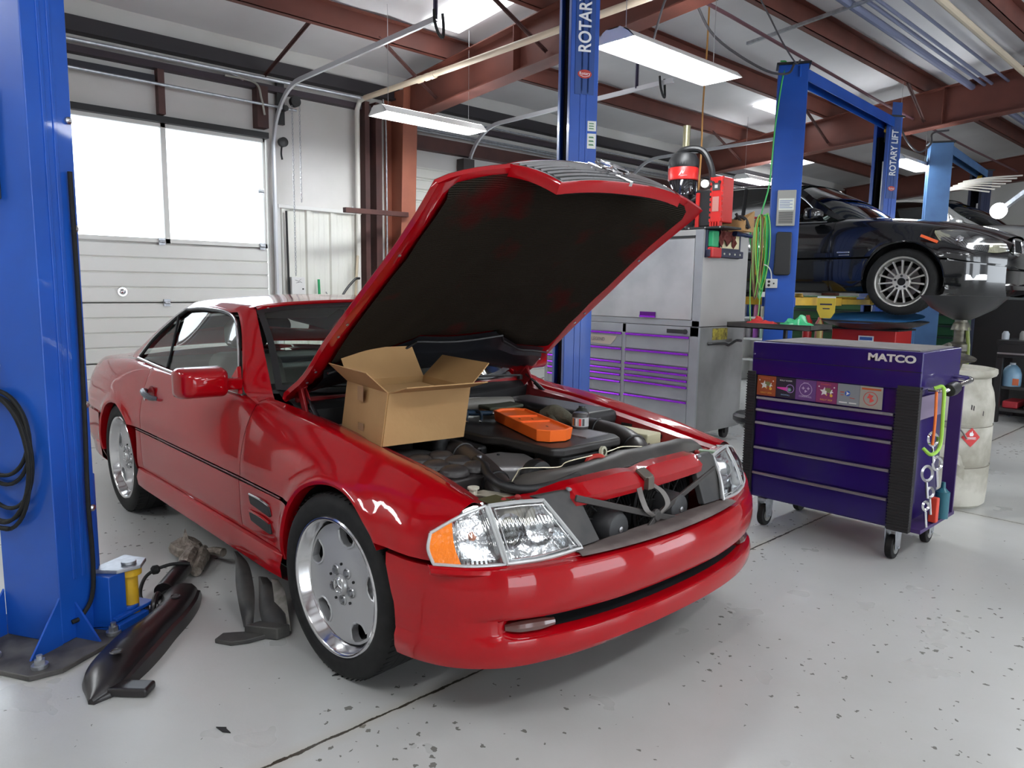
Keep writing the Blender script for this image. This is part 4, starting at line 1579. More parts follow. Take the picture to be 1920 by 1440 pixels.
	g = G()
	g.lathe([(.0, .0), (.155, .0), (.155, .02), (.0, .02)], (0, .085, 0), Y, 40)
	g.build('brake_disc', mat('brake_disc', (.12, .11, .11), .4, .8), t, local=True)
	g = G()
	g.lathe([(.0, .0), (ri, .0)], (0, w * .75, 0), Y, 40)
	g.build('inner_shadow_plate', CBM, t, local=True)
	return t
make_wheel(car, 0, -.893, .326, .326, .235, .243, -1, math.radians(4))
make_wheel(car, -2.515, -.885, .326, .326, .255, .243, -1)
make_wheel(car, 0, .893, .326, .326, .235, .243, 1, math.radians(4))
make_wheel(car, -2.515, .885, .326, .326, .255, .243, 1)
# ---- rear end -----------------------------------------------------------------------------------
g = G()      # rear bumper wrap
rows = []
RB = [(.0, -3.63), (.3, -3.62), (.55, -3.585), (.70, -3.53), (.79, -3.42), (.845, -3.25), (.875, -3.05), (.885, -2.90)]
half = resample(catmull([V(x, -y, 0) for y, x in reversed(RB)], 6), 30)
full = half + [V(p.x, -p.y, 0) for p in reversed(half[:-1])]
for i, p in enumerate(full):
	t_ = (full[min(i + 1, len(full) - 1)] - full[max(i - 1, 0)]).normalized()
	nrm = V(-t_.y, t_.x, 0) * 1
	rows.append([p + nrm * o + V(0, 0, z) for o, z in ((-.03, .565), (.004, .555), (.012, .50), (.010, .40), (-.003, .375), (.010, .35), (.0, .26), (-.03, .23), (-.10, .22))])
g.grid(rows)
g.build('rear_bumper', RED, car, angle=30, solid=.0018)
# boot lid and tail panel
g = G()
rows = []
for x, zc_, e in ((-2.72, .945, 0), (-2.95, .935, 0), (-3.2, .915, 0), (-3.42, .885, 0), (-3.54, .85, 0), (-3.59, .79, .0), (-3.60, .70, 0), (-3.605, .57, 0)):
	yw = interp(max(x, -3.56), SECT)[0] if x > -3.56 else .60
	ze = interp(max(x, -3.56), SECT)[1] if x > -3.56 else zc_ - .01
	r = []
	for k in range(-8, 9):
		u = k / 8
		r.append(V(x + .05 * abs(u) ** 3 * (1 if x < -3.4 else 0), yw * u, lerp(zc_, ze, abs(u) ** 2.2)))
	rows.append(r)
g.grid(rows)
g.build('boot_lid', RED, car, angle=35)
for side in (-1, 1):
	g = G()
	g.grid([[V(-3.56, side * .60, .83), V(-3.52, side * .70, .815), V(-3.49, side * .745, .77)],
			[V(-3.585, side * .60, .70), V(-3.55, side * .71, .70), V(-3.50, side * .775, .70)],
			[V(-3.60, side * .60, .565), V(-3.56, side * .72, .565), V(-3.50, side * .785, .565)]])
	g.build('tail_light', mat('tail_lens', (.4, .01, .01), .2, coat=1), car)
# ---- hardtop, glass -----------------------------------------------------------------------------
HT = [  # side edge, lower shoulder, shoulder, mid, centre (right half, y positive)
	[(-1.262, .588, 1.243), (-1.258, .575, 1.252), (-1.245, .50, 1.266), (-1.215, .27, 1.280), (-1.205, 0, 1.284)],
	[(-1.44, .622, 1.218), (-1.44, .605, 1.240), (-1.43, .53, 1.268), (-1.42, .27, 1.292), (-1.42, 0, 1.297)],
	[(-1.75, .622, 1.228), (-1.75, .603, 1.252), (-1.74, .53, 1.278), (-1.73, .27, 1.300), (-1.73, 0, 1.306)],
	[(-2.02, .624, 1.214), (-2.03, .600, 1.240), (-2.03, .53, 1.266), (-2.03, .27, 1.288), (-2.03, 0, 1.294)],
	[(-2.12, .662, 1.155), (-2.17, .622, 1.190), (-2.21, .54, 1.228), (-2.22, .27, 1.256), (-2.22, 0, 1.262)],
	[(-2.24, .735, 1.045), (-2.36, .665, 1.105), (-2.43, .555, 1.140), (-2.46, .27, 1.165), (-2.47, 0, 1.172)],
	[(-2.345, .792, .935), (-2.52, .705, 1.010), (-2.62, .565, 1.035), (-2.66, .27, 1.055), (-2.67, 0, 1.06)],
	[(-2.50, .790, .922), (-2.66, .72, .945), (-2.76, .58, .950), (-2.80, .27, .960), (-2.81, 0, .962)],
]
full = [[V(a, -b, c) for a, b, c in r] + [V(a, b, c) for a, b, c in reversed(r[:-1])] for r in HT]
def patch(rows, nu=6, nv=6):
	R = [catmull(r, nv) for r in rows]
	Cc = [catmull(list(c), nu) for c in zip(*R)]
	return [list(r) for r in zip(*Cc)]
P = patch(full)
nv = 6
e1, e2 = 2 * nv, 6 * nv          # columns between the shoulders
rw = 4 * 6                       # rows where the rear glass begins
g = G()
g.grid(P[:rw + 3])
g.grid([r[:e1 + 1] for r in P[rw + 2:]])
g.grid([r[e2:] for r in P[rw + 2:]])
g.grid([r[e1:e2 + 1] for r in P[-7:]])
roof = g.build('hardtop', RED, car, solid=.002, angle=40)
g = G()
g.grid([r[e1:e2 + 1] for r in P[rw + 2:-6]])
g.build('rear_window', GLS, car)
# headliner
g = G()
g.grid([[v + V(0, -v.y * .03, -.03) for v in r[3:-3]] for r in P[:rw + 2]])
g.build('headliner', mat('headliner_grey', (.35, .34, .31), .8), car)
WS_T = [V(-1.262, -.575, 1.238), V(-1.225, -.40, 1.262), V(-1.20, 0, 1.276), V(-1.225, .40, 1.262), V(-1.262, .575, 1.238)]
WS_B = [V(-.825, -.690, .905), V(-.70, -.45, .885), V(-.64, 0, .880), V(-.70, .45, .885), V(-.825, .690, .905)]
mid = [a.lerp(b, .5) + V(.02, 0, .022) for a, b in zip(WS_T, WS_B)]
W_ = patch([WS_B, mid, WS_T], 8, 6)
g = G()
g.grid(W_)
ws = g.build('windscreen', glass_mat('windscreen_glass', (.78, .88, .82), 1.1), car)
g = G()
edge = W_[0]
n = len(W_)
m_ = len(W_[0])
for rr_, k in ((W_[0], .03), (W_[-1], .045)):
	nxt = W_[1] if rr_ is W_[0] else W_[-2]
	g.grid([[v + V(.001, 0, .001) for v in rr_], [v + (b - v).normalized() * k + V(.001, 0, .001) for v, b in zip(rr_, nxt)]])
g.grid([[r[0] + V(.001, 0, .001), r[0] + (r[1] - r[0]).normalized() * .03 + V(.001, 0, .001)] for r in W_])
g.grid([[r[-1] + V(.001, 0, .001), r[-1] + (r[-2] - r[-1]).normalized() * .03 + V(.001, 0, .001)] for r in W_])
g.build('black_border', CB, ws)
g = G()
q = [W_[3][5], W_[3][9], W_[5][9], W_[5][5]]
g.add([v + V(-.004, 0, -.004) for v in q], [(0, 1, 2, 3)])
g.build('inspection_sticker', mat('sticker_pale', (.6, .66, .6), .6), ws)
# red header rail over the glass
g = G()
T1 = [r for r in W_[-1]]
T2 = P[0][4:-4]
a = resample(T1, 30)
b = resample(T2, 30)
g.grid([[v + V(.006, 0, -.008) for v in a], [v + V(.010, 0, .004) for v in a], [v.lerp(u, .5) + V(.006, 0, .008) for v, u in zip(a, b)], [u + V(.003, 0, .001) for u in b]])
g.build('header_rail', RED, car, solid=.003, angle=50)
for side in (-1, 1):
	# A pillar
	def m3(p): return V(p[0], side * p[1], p[2])
	out = catmull([m3(p) for p in ((-.73, .815, .864), (-.90, .800, .905), (-1.03, .748, 1.005), (-1.21, .672, 1.135), (-1.345, .628, 1.212), (-1.42, .617, 1.236))], 6)
	ou2 = catmull([m3(p) for p in ((-.76, .79, .868), (-.885, .785, .910), (-1.0, .738, 1.020), (-1.18, .662, 1.152), (-1.31, .612, 1.232), (-1.38, .600, 1.252))], 6)
	inn = catmull([m3(p) for p in ((-.74, .735, .872), (-.83, .705, .905), (-.935, .678, 1.005), (-1.10, .628, 1.130), (-1.225, .590, 1.222), (-1.268, .575, 1.246))], 6)
	in2 = [v + V(-.03, -side * .01, -.02) for v in inn]
	o0 = [v + V(-.02, -side * .03, -.01) for v in out]
	g = G()
	g.grid([o0, out, ou2, inn, in2])
	g.build('a_pillar', RED, car, angle=60)
	# side glass with bright trim
	bot = catmull([m3(p) for p in ((-.945, .792, .890), (-1.4, .797, .897), (-1.89, .797, .910), (-2.335, .793, .934))], 8)
	top = catmull([m3(p) for p in ((-.965, .785, .905), (-1.20, .690, 1.110), (-1.40, .634, 1.198), (-1.75, .628, 1.219), (-2.02, .630, 1.208))], 8)
	rear = catmull([m3(p) for p in ((-2.02, .630, 1.208), (-2.12, .668, 1.150), (-2.24, .740, 1.042), (-2.335, .793, .934))], 8)
	edge = top + rear[1:]
	# glass: strip from bottom line to upper edge by x
	bb = resample(bot, 40)
	ee = resample(edge, 40)
	g = G()
	g.grid([[b_.lerp(e_, k / 4) + V(0, -side * .006, 0) for k in range(5)] for b_, e_ in zip(bb, ee)])
	g.build('side_window', GLS, car)
	g = G()
	g.tube([v + V(0, side * .003, .004) for v in edge], .009, 8, smooth=False)
	g.build('window_seal', CB, car)
	g = G()
	g.tube([v + V(0, side * .014, -.004) for v in bot], .007, 8, smooth=False)
	g.tube([v + V(0, side * .007, .013) for v in edge], .0045, 8, smooth=False)
	g.build('bright_trim', CHROME, car)
	g = G()
	g.tube([m3((-1.89, .795, .912)), m3((-1.98, .73, 1.03)), m3((-2.08, .660, 1.175))], .007, 8)
	g.build('window_divider', CB, car)
	# mirror triangle and mirror
	g = G()
	tri = [m3((-.90, .803, .888)), m3((-1.06, .803, .892)), m3((-1.0, .765, 1.0))]
	g.add(tri + [v + V(0, side * .02, 0) for v in tri], [(0, 1, 2), (5, 4, 3), (0, 3, 4, 1), (1, 4, 5, 2), (2, 5, 3, 0)])
	g.build('mirror_base', RED, car, bevel=.005)
# right door mirror: rounded housing, its glass facing the rear
mir = bpy.data.objects.new('door_mirror', None)
COL.objects.link(mir)
mir.parent = car
WM[mir.name] = WM[car.name]
def rr_section(c, w, h, r, n=6):
	pts = []
	for qx, qz, a0 in ((1, 1, 0), (-1, 1, 90), (-1, -1, 180), (1, -1, 270)):
		for k in range(n + 1):
			a = math.radians(a0 + 90 * k / n)
			pts.append((qx * (w / 2 - r) + r * math.cos(a), qz * (h / 2 - r) + r * math.sin(a)))
	return pts
for side in (-1, 1):
	g = G()
	rings = []
	# sections stacked along the car axis: rear opening first
	for dx, sc, sh in ((-.055, 1.0, 1.0), (-.045, 1.04, 1.03), (-.01, 1.02, 1.02), (.03, .95, .93), (.055, .84, .78), (.07, .6, .5)):
		pts = rr_section(None, .20 * sc, .125 * sh, .028 * sc)
		rings.append([V(-.93 + dx - abs(a) * .0 + .08 * (a) * (-1), side * (.965 + a), .945 + b) for a, b in pts])
	g.rings(rings, False, True)
	g.build('housing', RED, mir, angle=50)
	g = G()
	pts = rr_section(None, .185, .112, .022)
	g.add([V(-.98 - .08 * a, side * (.965 + a), .945 + b) for a, b in pts], [tuple(range(len(pts)))])
	g.build('mirror_glass', CHROME, mir)
	g = G()
	g.bar(V(-.945, side * .80, .93), V(-.935, side * .88, .935), .07, .05)
	g.build('mirror_arm', RED, mir, bevel=.01)
# ---- interior -----------------------------------------------------------------------------------
LEA = mat('grey_leather', (.22, .21, .19), .55, bump=(40, .15))
DASH = mat('dash_grey', (.05, .05, .052), .6)
def seat(y):
	t = bpy.data.objects.new('seat', None)
	COL.objects.link(t)
	t.parent = car
	WM[t.name] = WM[car.name]
	g = G()
	g.rings([[V(x, y + u * w, z) for u, z in ((-1, zb), (-.8, zt), (.8, zt), (1, zb))] for x, w, zb, zt in ((-1.25, .24, .35, .50), (-1.45, .25, .35, .52), (-1.75, .25, .35, .48))])
	g.build('seat_cushion', LEA, t, bevel=.03)
	g = G()
	g.rings([[V(x - .05, y - w, z), V(x + .06, y - w * .8, z), V(x + .06, y + w * .8, z), V(x - .05, y + w, z)] for x, w, z in ((-1.75, .25, .45), (-1.82, .25, .7), (-1.88, .22, .92), (-1.90, .18, .98))])
	g.build('backrest', LEA, t, bevel=.03)
	g = G()
	g.rings([[V(x - .03, y - w, z), V(x + .04, y - w * .9, z), V(x + .04, y + w * .9, z), V(x - .03, y + w, z)] for x, w, z in ((-1.88, .09, 1.0), (-1.885, .125, 1.03), (-1.89, .125, 1.13), (-1.895, .09, 1.16))])
	g.build('headrest', LEA, t, bevel=.02)
seat(-.36)
seat(.36)
g = G()
rows = []
for y in [k / 10 * .70 for k in range(-10, 11)]:
	hump = .035 * math.exp(-((y - .36) / .2) ** 2)
	rows.append([V(-.66 - .2 * (abs(y) / .7) ** 3, y, .885), V(-.85, y, .90), V(-1.02, y, .905 + hump), V(-1.08, y, .88 + hump), V(-1.12, y, .78), V(-1.08, y, .6)])
g.grid(rows)
g.build('dashboard', DASH, car)
g = G()
rot = Matrix.Rotation(math.radians(65), 3, 'Y')
c = V(-1.27, .36, .86)
g.tube([c + rot @ V(.185 * math.cos(2 * PI * k / 28), .185 * math.sin(2 * PI * k / 28), 0) for k in range(29)], .014, 8, smooth=False)
for a in (0, PI / 2 + .5, -PI / 2 - .5, PI):
	g.bar(c, c + rot @ V(.18 * math.cos(a), .18 * math.sin(a), 0), .03, .015)
g.lathe([(.0, .03), (.06, .02), (.07, 0), (.05, -.03)], c, rot @ V(0, 0, 1), 20)
g.build('steering_wheel', CB, car)
g = G()
g.box((-2.3, -.68, .6), (-2.0, .68, .86))
g.box((-2.7, -.68, .84), (-2.25, .68, .90))
g.build('rear_shelf', mat('shelf_grey', (.16, .16, .15), .8), car, bevel=.02)
g = G()
g.box((-2.3, -.8, .3), (-.7, .8, .33))
g.box((-1.9, -.09, .33), (-1.05, .09, .62))
g.build('cabin_floor', DASH, car)
for side in (-1, 1):
	g = G()
	g.box((-2.2, side * .76 - .01, .33), (-.9, side * .76 + .01, .87))
	g.build('door_card', LEA, car)
	g = G()
	g.obox((-1.31, side * .33, 1.222), (.15, .4, .016), Matrix.Rotation(math.radians(-22), 3, 'Y'))
	g.build('sun_visor', mat('visor_grey', (.5, .49, .45), .7), car, bevel=.005)
g = G()
g.obox((-1.17, 0, 1.19), (.03, .2, .055))
g.bar(V(-1.2, 0, 1.25), V(-1.17, 0, 1.2), .02, .02)
g.build('inner_mirror', CB, car, bevel=.01)
# ================================================================== HOOD (built closed about its hinge, then swung open)
HX0, HZ0 = -.76, .885
OPEN = math.radians(43.2)
hood = bpy.data.objects.new('hood', None)
COL.objects.link(hood)
hood.parent = car
PV = Matrix.Translation((HX0, -.69, HZ0))      # the raised hood sits very slightly askew on its hinges
HM = PV @ Matrix.Rotation(math.radians(-1.2), 4, 'Z') @ Matrix.Rotation(math.radians(1.2), 4, 'X') @ PV.inverted() @ Matrix.Translation((HX0, 0, HZ0)) @ Matrix.Rotation(-OPEN, 4, 'Y')
hood.matrix_basis = WM[car.name].inverted() @ HM
WM[hood.name] = HM
def hood_pt(u, v):
	"""u 0..1 rear to front, v -1..1 across; coordinates relative to the hinge, hood closed"""
	x = lerp(-.752, .605, u)
	y, z = sec_pts(min(.58, max(-.75, x)))[0]
	y -= .004
	if u < .12: y = lerp(.700, y, min(1, u / .10)) if y > .7 else y
	a = abs(v)
	front = .065 * (1 - a ** 2.2) * u ** 3
	rear = .10 * (1 - a ** 2) * (1 - u) ** 4
	crown = lerp(.028, .062, u) * (1 - a ** 2.6)
	return V(x + front + rear - HX0, y * v, z + crown - HZ0 - .012 * a ** 14)
NU, NV = 26, 24
S_ = [[hood_pt(i / NU, -1 + 2 * j / NV) for j in range(NV + 1)] for i in range(NU + 1)]
g = G()
g.grid(S_)
skin = g.build('hood_skin', RED, hood, local=True, solid=.004, angle=40)
# folded flange round the edge (red inner frame)
def under(u, v, d):
	p = hood_pt(u, v)
	return p + V(0, 0, -d)
g = G()
for sg in (-1, 1):
	g.grid([[under(i / NU, sg, .003), under(i / NU, sg * .995, .022), under(i / NU, sg * .93, .030), under(i / NU, sg * .86, .022)] for i in range(NU + 1)])
g.grid([[under(1, -1 + 2 * j / NV, .003), under(.998, (-1 + 2 * j / NV) * .995, .016), under(.985, (-1 + 2 * j / NV) * .97, .020), under(.96, (-1 + 2 * j / NV) * .93, .016)] for j in range(NV + 1)])
g.grid([[under(0, -1 + 2 * j / NV, .003), under(.005, (-1 + 2 * j / NV) * .99, .03), under(.05, (-1 + 2 * j / NV) * .95, .04)] for j in range(NV + 1)])
g.build('hood_frame', REDIN if False else RED, hood, local=True, angle=40)
# sound-proofing pad: fine corded fabric
def pad_material():
	m = mat('hood_pad', (.017, .014, .011), .9, spec=.05)
	nt = m.node_tree
	b = nt.nodes['Principled BSDF']
	tc = nt.nodes.new('ShaderNodeTexCoord')
	wv = nt.nodes.new('ShaderNodeTexWave')
	wv.bands_direction = 'X'
	wv.inputs['Scale'].default_value = 42
	wv.inputs['Distortion'].default_value = 1.0
	wv.inputs['Detail Scale'].default_value = 3
	nt.links.new(tc.outputs['Object'], wv.inputs['Vector'])
	r = nt.nodes.new('ShaderNodeValToRGB')
	r.color_ramp.elements[0].color = (.009, .0075, .0055, 1)
	r.color_ramp.elements[1].color = (.030, .024, .018, 1)
	nt.links.new(wv.outputs['Fac'], r.inputs['Fac'])
	nz = nt.nodes.new('ShaderNodeTexNoise')
	nz.inputs['Scale'].default_value = 3.2
	nz.inputs['Detail'].default_value = 6
	nt.links.new(tc.outputs['Object'], nz.inputs['Vector'])
	r2_ = nt.nodes.new('ShaderNodeValToRGB')
	r2_.color_ramp.elements[0].position = .57
	r2_.color_ramp.elements[1].position = .72
	nt.links.new(nz.outputs['Fac'], r2_.inputs['Fac'])
	mx = nt.nodes.new('ShaderNodeMix')
	mx.data_type = 'RGBA'
	nt.links.new(r2_.outputs['Color'], mx.inputs[0])
	nt.links.new(r.outputs['Color'], mx.inputs[6])
	mx.inputs[7].default_value = (.06, .005, .005, 1)
	nt.links.new(mx.outputs[2], b.inputs['Base Color'])
	bp = nt.nodes.new('ShaderNodeBump')
	bp.inputs['Strength'].default_value = .6
	bp.inputs['Distance'].default_value = .003
	nt.links.new(wv.outputs['Fac'], bp.inputs['Height'])
	nt.links.new(bp.outputs['Normal'], b.inputs['Normal'])
	return m
PADM = pad_material()
def pad_rear(v):     # stepped rear edge of the pad (u along v)
	a = abs(v)
	return .19 if a > .62 else (.28 - .02 * math.cos(a * 5) if a < .36 else lerp(.26, .19, (a - .36) / .26))
g = G()
rows = []
for j in range(41):
	v = -.90 + 1.8 * j / 40
	u0, u1 = pad_rear(v), .985 - .012 * abs(v) ** 6
	wob = .006 * mn.noise(V(v * 9, 1, 0))
	rows.append([under(lerp(u0, u1, k / 24), v, .024 + (.018 if 0 < k < 24 else -.004) + .006 * mn.noise(V(v * 5, k * .3, 2))) for k in range(25)])
g.grid(rows)
g.build('insulation_pad', PADM, hood, local=True)
g = G()
rows = []
for j in range(41):
	v = -.90 + 1.8 * j / 40
	u0 = pad_rear(v)
	lo = .012 + .03 * (abs(v) > .8)
	rows.append([under(lerp(lo, u0 + .01, k / 8), v, .036 + (.022 if 1 < k < 7 else .0)) for k in range(9)])
g.grid(rows)
g.build('rear_cover', mat('hood_black_cover', (.008, .009, .012), .38), hood, local=True)
g = G()
g.tube([under(pad_rear(v / 20) + .004, v / 20, .062) for v in range(-18, 19)], .006, 6, smooth=False)
g.build('pad_edging', CB, hood, local=True)
for sg in (-1, 1):
	g = G()
	for k in (2, 3, 6, 7, 12):
		p = under(k / NU * 1.6, sg * .955, .031)
		g.cyl(p + V(0, 0, -.002), p, .006, seg=8)
	g.build('frame_rivets', ZINC, hood, local=True)
# grille: red surround with chrome slats, on the nose of the hood
gt = [(-.375, .0), (-.30, .012), (0, .018), (.30, .012), (.375, .0)]
def grille_pt(s_, t_):
	"""s_ -1..1 across, t_ 0 top .. 1 bottom"""
	w = lerp(.385, .315, t_)
	x = lerp(.668, .752, t_) - .030 * abs(s_) ** 2.5 + .012 * math.sin(PI * t_)
	z = lerp(.778, .580, t_) - .022 * abs(s_) ** 3 * (1 - t_)
	return V(x - HX0, s_ * w, z - HZ0)
g = G()
fr = []
n = 16
loop = [grille_pt(-1 + 2 * k / n, 0) for k in range(n + 1)] + [grille_pt(1, k / 6) for k in range(1, 7)] + [grille_pt(1 - 2 * k / n, 1) for k in range(1, n + 1)] + [grille_pt(-1, 1 - k / 6) for k in range(1, 6)]
c = sum(loop, V(0, 0, 0)) / len(loop)
rings = []
for dd, k in ((-.03, 1.02), (.0, 1.02), (.008, 1.0), (.004, .985), (-.02, .975)):
	rings.append([c + (p - c) * k + V(dd, 0, dd * .4) for p in loop])
nL = len(loop)
for i in range(len(rings) - 1):
	g.grid([rings[i] + rings[i][:1], rings[i + 1] + rings[i + 1][:1]])
gr = g.build('grille', RED, hood, local=True, angle=50)
g = G()
inn = [c + (p - c) * .965 + V(.004, 0, .003) for p in loop]
g.tube(inn + inn[:2], .005, 8, smooth=False)
gc = g.build('grille_chrome', CHROME, hood, local=True)
for k in range(1, 8):
	g = G()
	t_ = k / 8
	pts = [grille_pt(-.93 + 1.86 * q / 20, t_) for q in range(21)]
	g.grid([[p + V(.004, 0, .007), p + V(-.014, 0, .002), p + V(-.014, 0, -.004), p + V(.004, 0, -.003), p + V(.004, 0, .007)] for p in pts])
	g.build('grille_slat', mat('slat_grey', (.45, .45, .46), .25, .7), hood, local=True)
g = G()
g.bar(grille_pt(0, .0) + V(.006, 0, 0), grille_pt(0, 1) + V(.006, 0, 0), .016, .016, up=(1, 0, 0))
g.build('grille_bar', CHROME, hood, local=True)
g = G()
g.lathe([(.062, -.004), (.066, .0), (.062, .004)], grille_pt(0, .5) + V(.018, 0, .006), (.95, 0, .35), 32, cap0=False, cap1=False)
for q in range(3):
	a = PI / 2 + 2 * PI * q / 3
	g.bar(grille_pt(0, .5) + V(.018, 0, .006), grille_pt(0, .5) + V(.018 - .35 * .06 * math.sin(a), .06 * math.cos(a), .006 + .06 * math.sin(a)), .008, .008, up=(1, 0, 0))
g.build('star_emblem', CHROME, hood, local=True)
g = G()
g.grid([[grille_pt(-.9 + 1.8 * i / 8, t_ / 4) + V(-.035, 0, -.01) for t_ in range(5)] for i in range(9)])
g.build('grille_backing', CB, hood, local=True)
# hinge brackets and gas struts
for side in (-1, 1):
	t = bpy.data.objects.new('hood_hinge', None)
	COL.objects.link(t)
	t.parent = car
	WM[t.name] = WM[car.name]
	y = side * .64
	hp = HM @ V(.12, y, -.035)
	g = G()
	g.add([V(-.74, y, .86), V(-.66, y, .83), V(-.60, y, .885), V(-.66, y, .96), V(-.74, y, .93)] + [V(-.74, y + side * .006, .86), V(-.66, y + side * .006, .83), V(-.60, y + side * .006, .885), V(-.66, y + side * .006, .96), V(-.74, y + side * .006, .93)],
		  [(0, 1, 2, 3, 4), (9, 8, 7, 6, 5)] + [(i, (i + 1) % 5, 5 + (i + 1) % 5, 5 + i) for i in range(5)])
	g.bar(V(-.70, y, .90), hp, .02, .03)
	g.bar(V(-.60, y + side * .02, .80), V(-.66, y + side * .02, .93), .012, .035)
	g.build('hinge_plate', REDIN, t, bevel=.004)
	g = G()
	g.cyl(V(-.40, y + side * .03, .74), V(-.58, y + side * .01, .86), .011, seg=12)
	g.cyl(V(-.58, y + side * .01, .86), V(-.64, y, .90), .005, seg=8)
	g.build('gas_strut', CB, t)
# ================================================================== ENGINE BAY
# inner wings, bulkhead, floor
BAYR = REDIN
for side in (-1, 1):
	g = G()
	rows = []
	for k in range(21):
		x = lerp(-.72, .56, k / 20)
		y, z = sec_pts(x)[0]
		rows.append([V(x, side * (y - .010), z - .012), V(x, side * (y - .055), z - .022), V(x, side * (y - .065), z - .075), V(x, side * (y - .11), z - .10), V(x, side * .50, .48), V(x, side * .48, .34)])
	g.grid(rows)
	iw = g.build('inner_wing', BAYR, car, solid=.002)
	for k in range(6):
		x = lerp(-.45, .42, k / 5)
		y, z = sec_pts(x)[0]
		g = G()
		g.obox(V(x, side * (y - .062), z - .05), (.06, .006, .018))
		g.build('wing_slot', CB, iw)
	g = G()      # strut tower
	g.lathe([(.15, 0), (.14, .24), (.10, .29), (.05, .30), (0, .30)], (-.06, side * .53, .44), (0, 0, 1), 28)
	g.build('strut_tower', CBM, car)
	# rubber edge / black liner covering the inner wing beside the engine
	g = G()
	g.box((-.70, min(side * .33, side * .62), .60), (-.30, max(side * .33, side * .62), .74))
	g.build('cowl_box', CB, car, bevel=.02)
g = G()
g.box((-.76, -.70, .30), (-.72, .70, .84))
g.build('bulkhead', CBM, car)
g = G()
rows = []
for k in range(-10, 11):
	y = k / 10 * .68
	b = 1 - (y / .70) ** 2
	rows.append([V(-.83 + .17 * b, y, .895), V(-.80 + .17 * b, y, .878), V(-.70 + .12 * b, y, .862), V(-.66 + .10 * b, y, .835), V(-.66 + .1 * b, y, .74)])
g.grid(rows)
g.build('cowl_panel', CB, car, solid=.003)
g = G()
g.tube([V(-.70 + .04 * (1 - (k / 8) ** 2), k / 8 * .66, .868) for k in range(-8, 9)], .014, 8, smooth=False)
g.build('cowl_trim', BAYR, car)
for y0_, y1_ in ((-.52, .02), (.12, .62)):
	g = G()
	g.tube([V(-.66, y1_, .893), V(-.68, (y0_ + y1_) / 2, .905), V(-.72, y0_, .918)], .006, 6)
	g.bar(V(-.665, y1_, .895), V(-.665, y1_ + .0, .87), .02, .02)
	g.build('wiper', CB, car)
g = G()
g.box((-.72, -.60, .33), (.55, .60, .37))
g.build('bay_floor', CB, car)
# engine: block, black plastic cover, intake pipes
g = G()
g.box((-.55, -.20, .40), (.30, .20, .66))
g.build('engine_block', mat('engine_grey', (.10, .10, .10), .5, .5, bump=(30, .6)), car, bevel=.02)
g = G()
for side in (-1, 1):
	g.obox((-.16, side * .24, .65), (.66, .15, .11), Matrix.Rotation(side * .35, 3, 'X'))
g.build('cam_cover', CB, car, bevel=.02)
g = G()
poly = [(-.42, -.20), (.0, -.21), (.08, -.17), (.34, -.17), (.37, -.13), (.37, .20), (.31, .24), (-.42, .23), (-.47, .15), (-.47, -.14)]
g.prism(poly, Matrix.Identity(4), .735, .772)
cov = g.build('engine_cover', mat('cover_black', (.022, .020, .019), .42), car, bevel=.012)
g = G()
g.box((.14, .07, .772), (.30, .20, .776))
g.build('cover_badge', mat('cover_badge', (.26, .25, .26), .4, .4), cov)
g = G()
g.prism([(.20, -.13), (.34, -.12), (.37, 0), (.34, .16), (.24, .20), (.20, .10)], Matrix.Identity(4), .60, .735)
g.box((-.40, -.25, .66), (.02, -.20, .735))
g.build('cover_skirt', CB, car, bevel=.015)
g = G()
for q in range(6):
	g.box((-.36 + q * .10, -.262, .68), (-.35 + q * .10, -.255, .73))
g.build('cover_ribs', CB, cov)
def bighose(name, pts, r, m):
	g = G()
	g.tube(pts, r, 18, n=8)
	o = g.build(name, m, car)
	P = catmull(pts, 8)
	L = len(P)
	for f in (.12, .3, .62, .86):
		g = G()
		i = int(f * (L - 2))
		d = (P[i + 1] - P[i]).normalized()
		g.lathe([(r + .001, -.006), (r + .005, -.004), (r + .005, .004), (r + .001, .006)], P[i], d, 20, cap0=False, cap1=False)
		g.build('hose_ring', CB, o)
	return o
HOSEM = mat('intake_hose', (.022, .018, .017), .38, var=(5, .5, (.034, .028, .026)))
bighose('intake_hose', [(-.20, -.31, .70), (-.02, -.335, .72), (.16, -.375, .71), (.32, -.425, .68), (.43, -.46, .63), (.48, -.47, .53)], .046, HOSEM)
bighose('intake_hose', [(-.20, .36, .72), (.02, .39, .735), (.20, .385, .73), (.33, .34, .71), (.41, .29, .67), (.45, .27, .56)], .048, HOSEM)
g = G()
g.tube([(.18, -.40, .735), (.27, -.44, .735), (.36, -.49, .725), (.45, -.50, .71), (.50, -.44, .70), (.515, -.33, .70), (.50, -.2, .705)], .016, 12)
g.build('coolant_hose', CB, car)
# silver timing cover and pulley
g = G()
g.prism([(-.12, -.10), (.08, -.12), (.14, -.04), (.10, .08), (0, .12), (-.10, .06)], Matrix.Translation((.19, -.265, .62)), 0, .105)
g.build('timing_cover', mat('cast_alloy', (.36, .35, .35), .38, .7, bump=(50, .1)), car, bevel=.02)
g = G()
g.lathe([(.0, .02), (.03, .02), (.035, .03), (.055, .03), (.06, .02), (.06, -.02), (.04, -.03)], (.36, -.265, .685), (1, -.05, .15), 28)
g.lathe([(.063, .016), (.066, .0), (.063, -.016)], (.36, -.265, .685), (1, -.05, .15), 28, cap0=False, cap1=False)
g.build('pulley', CB, car)
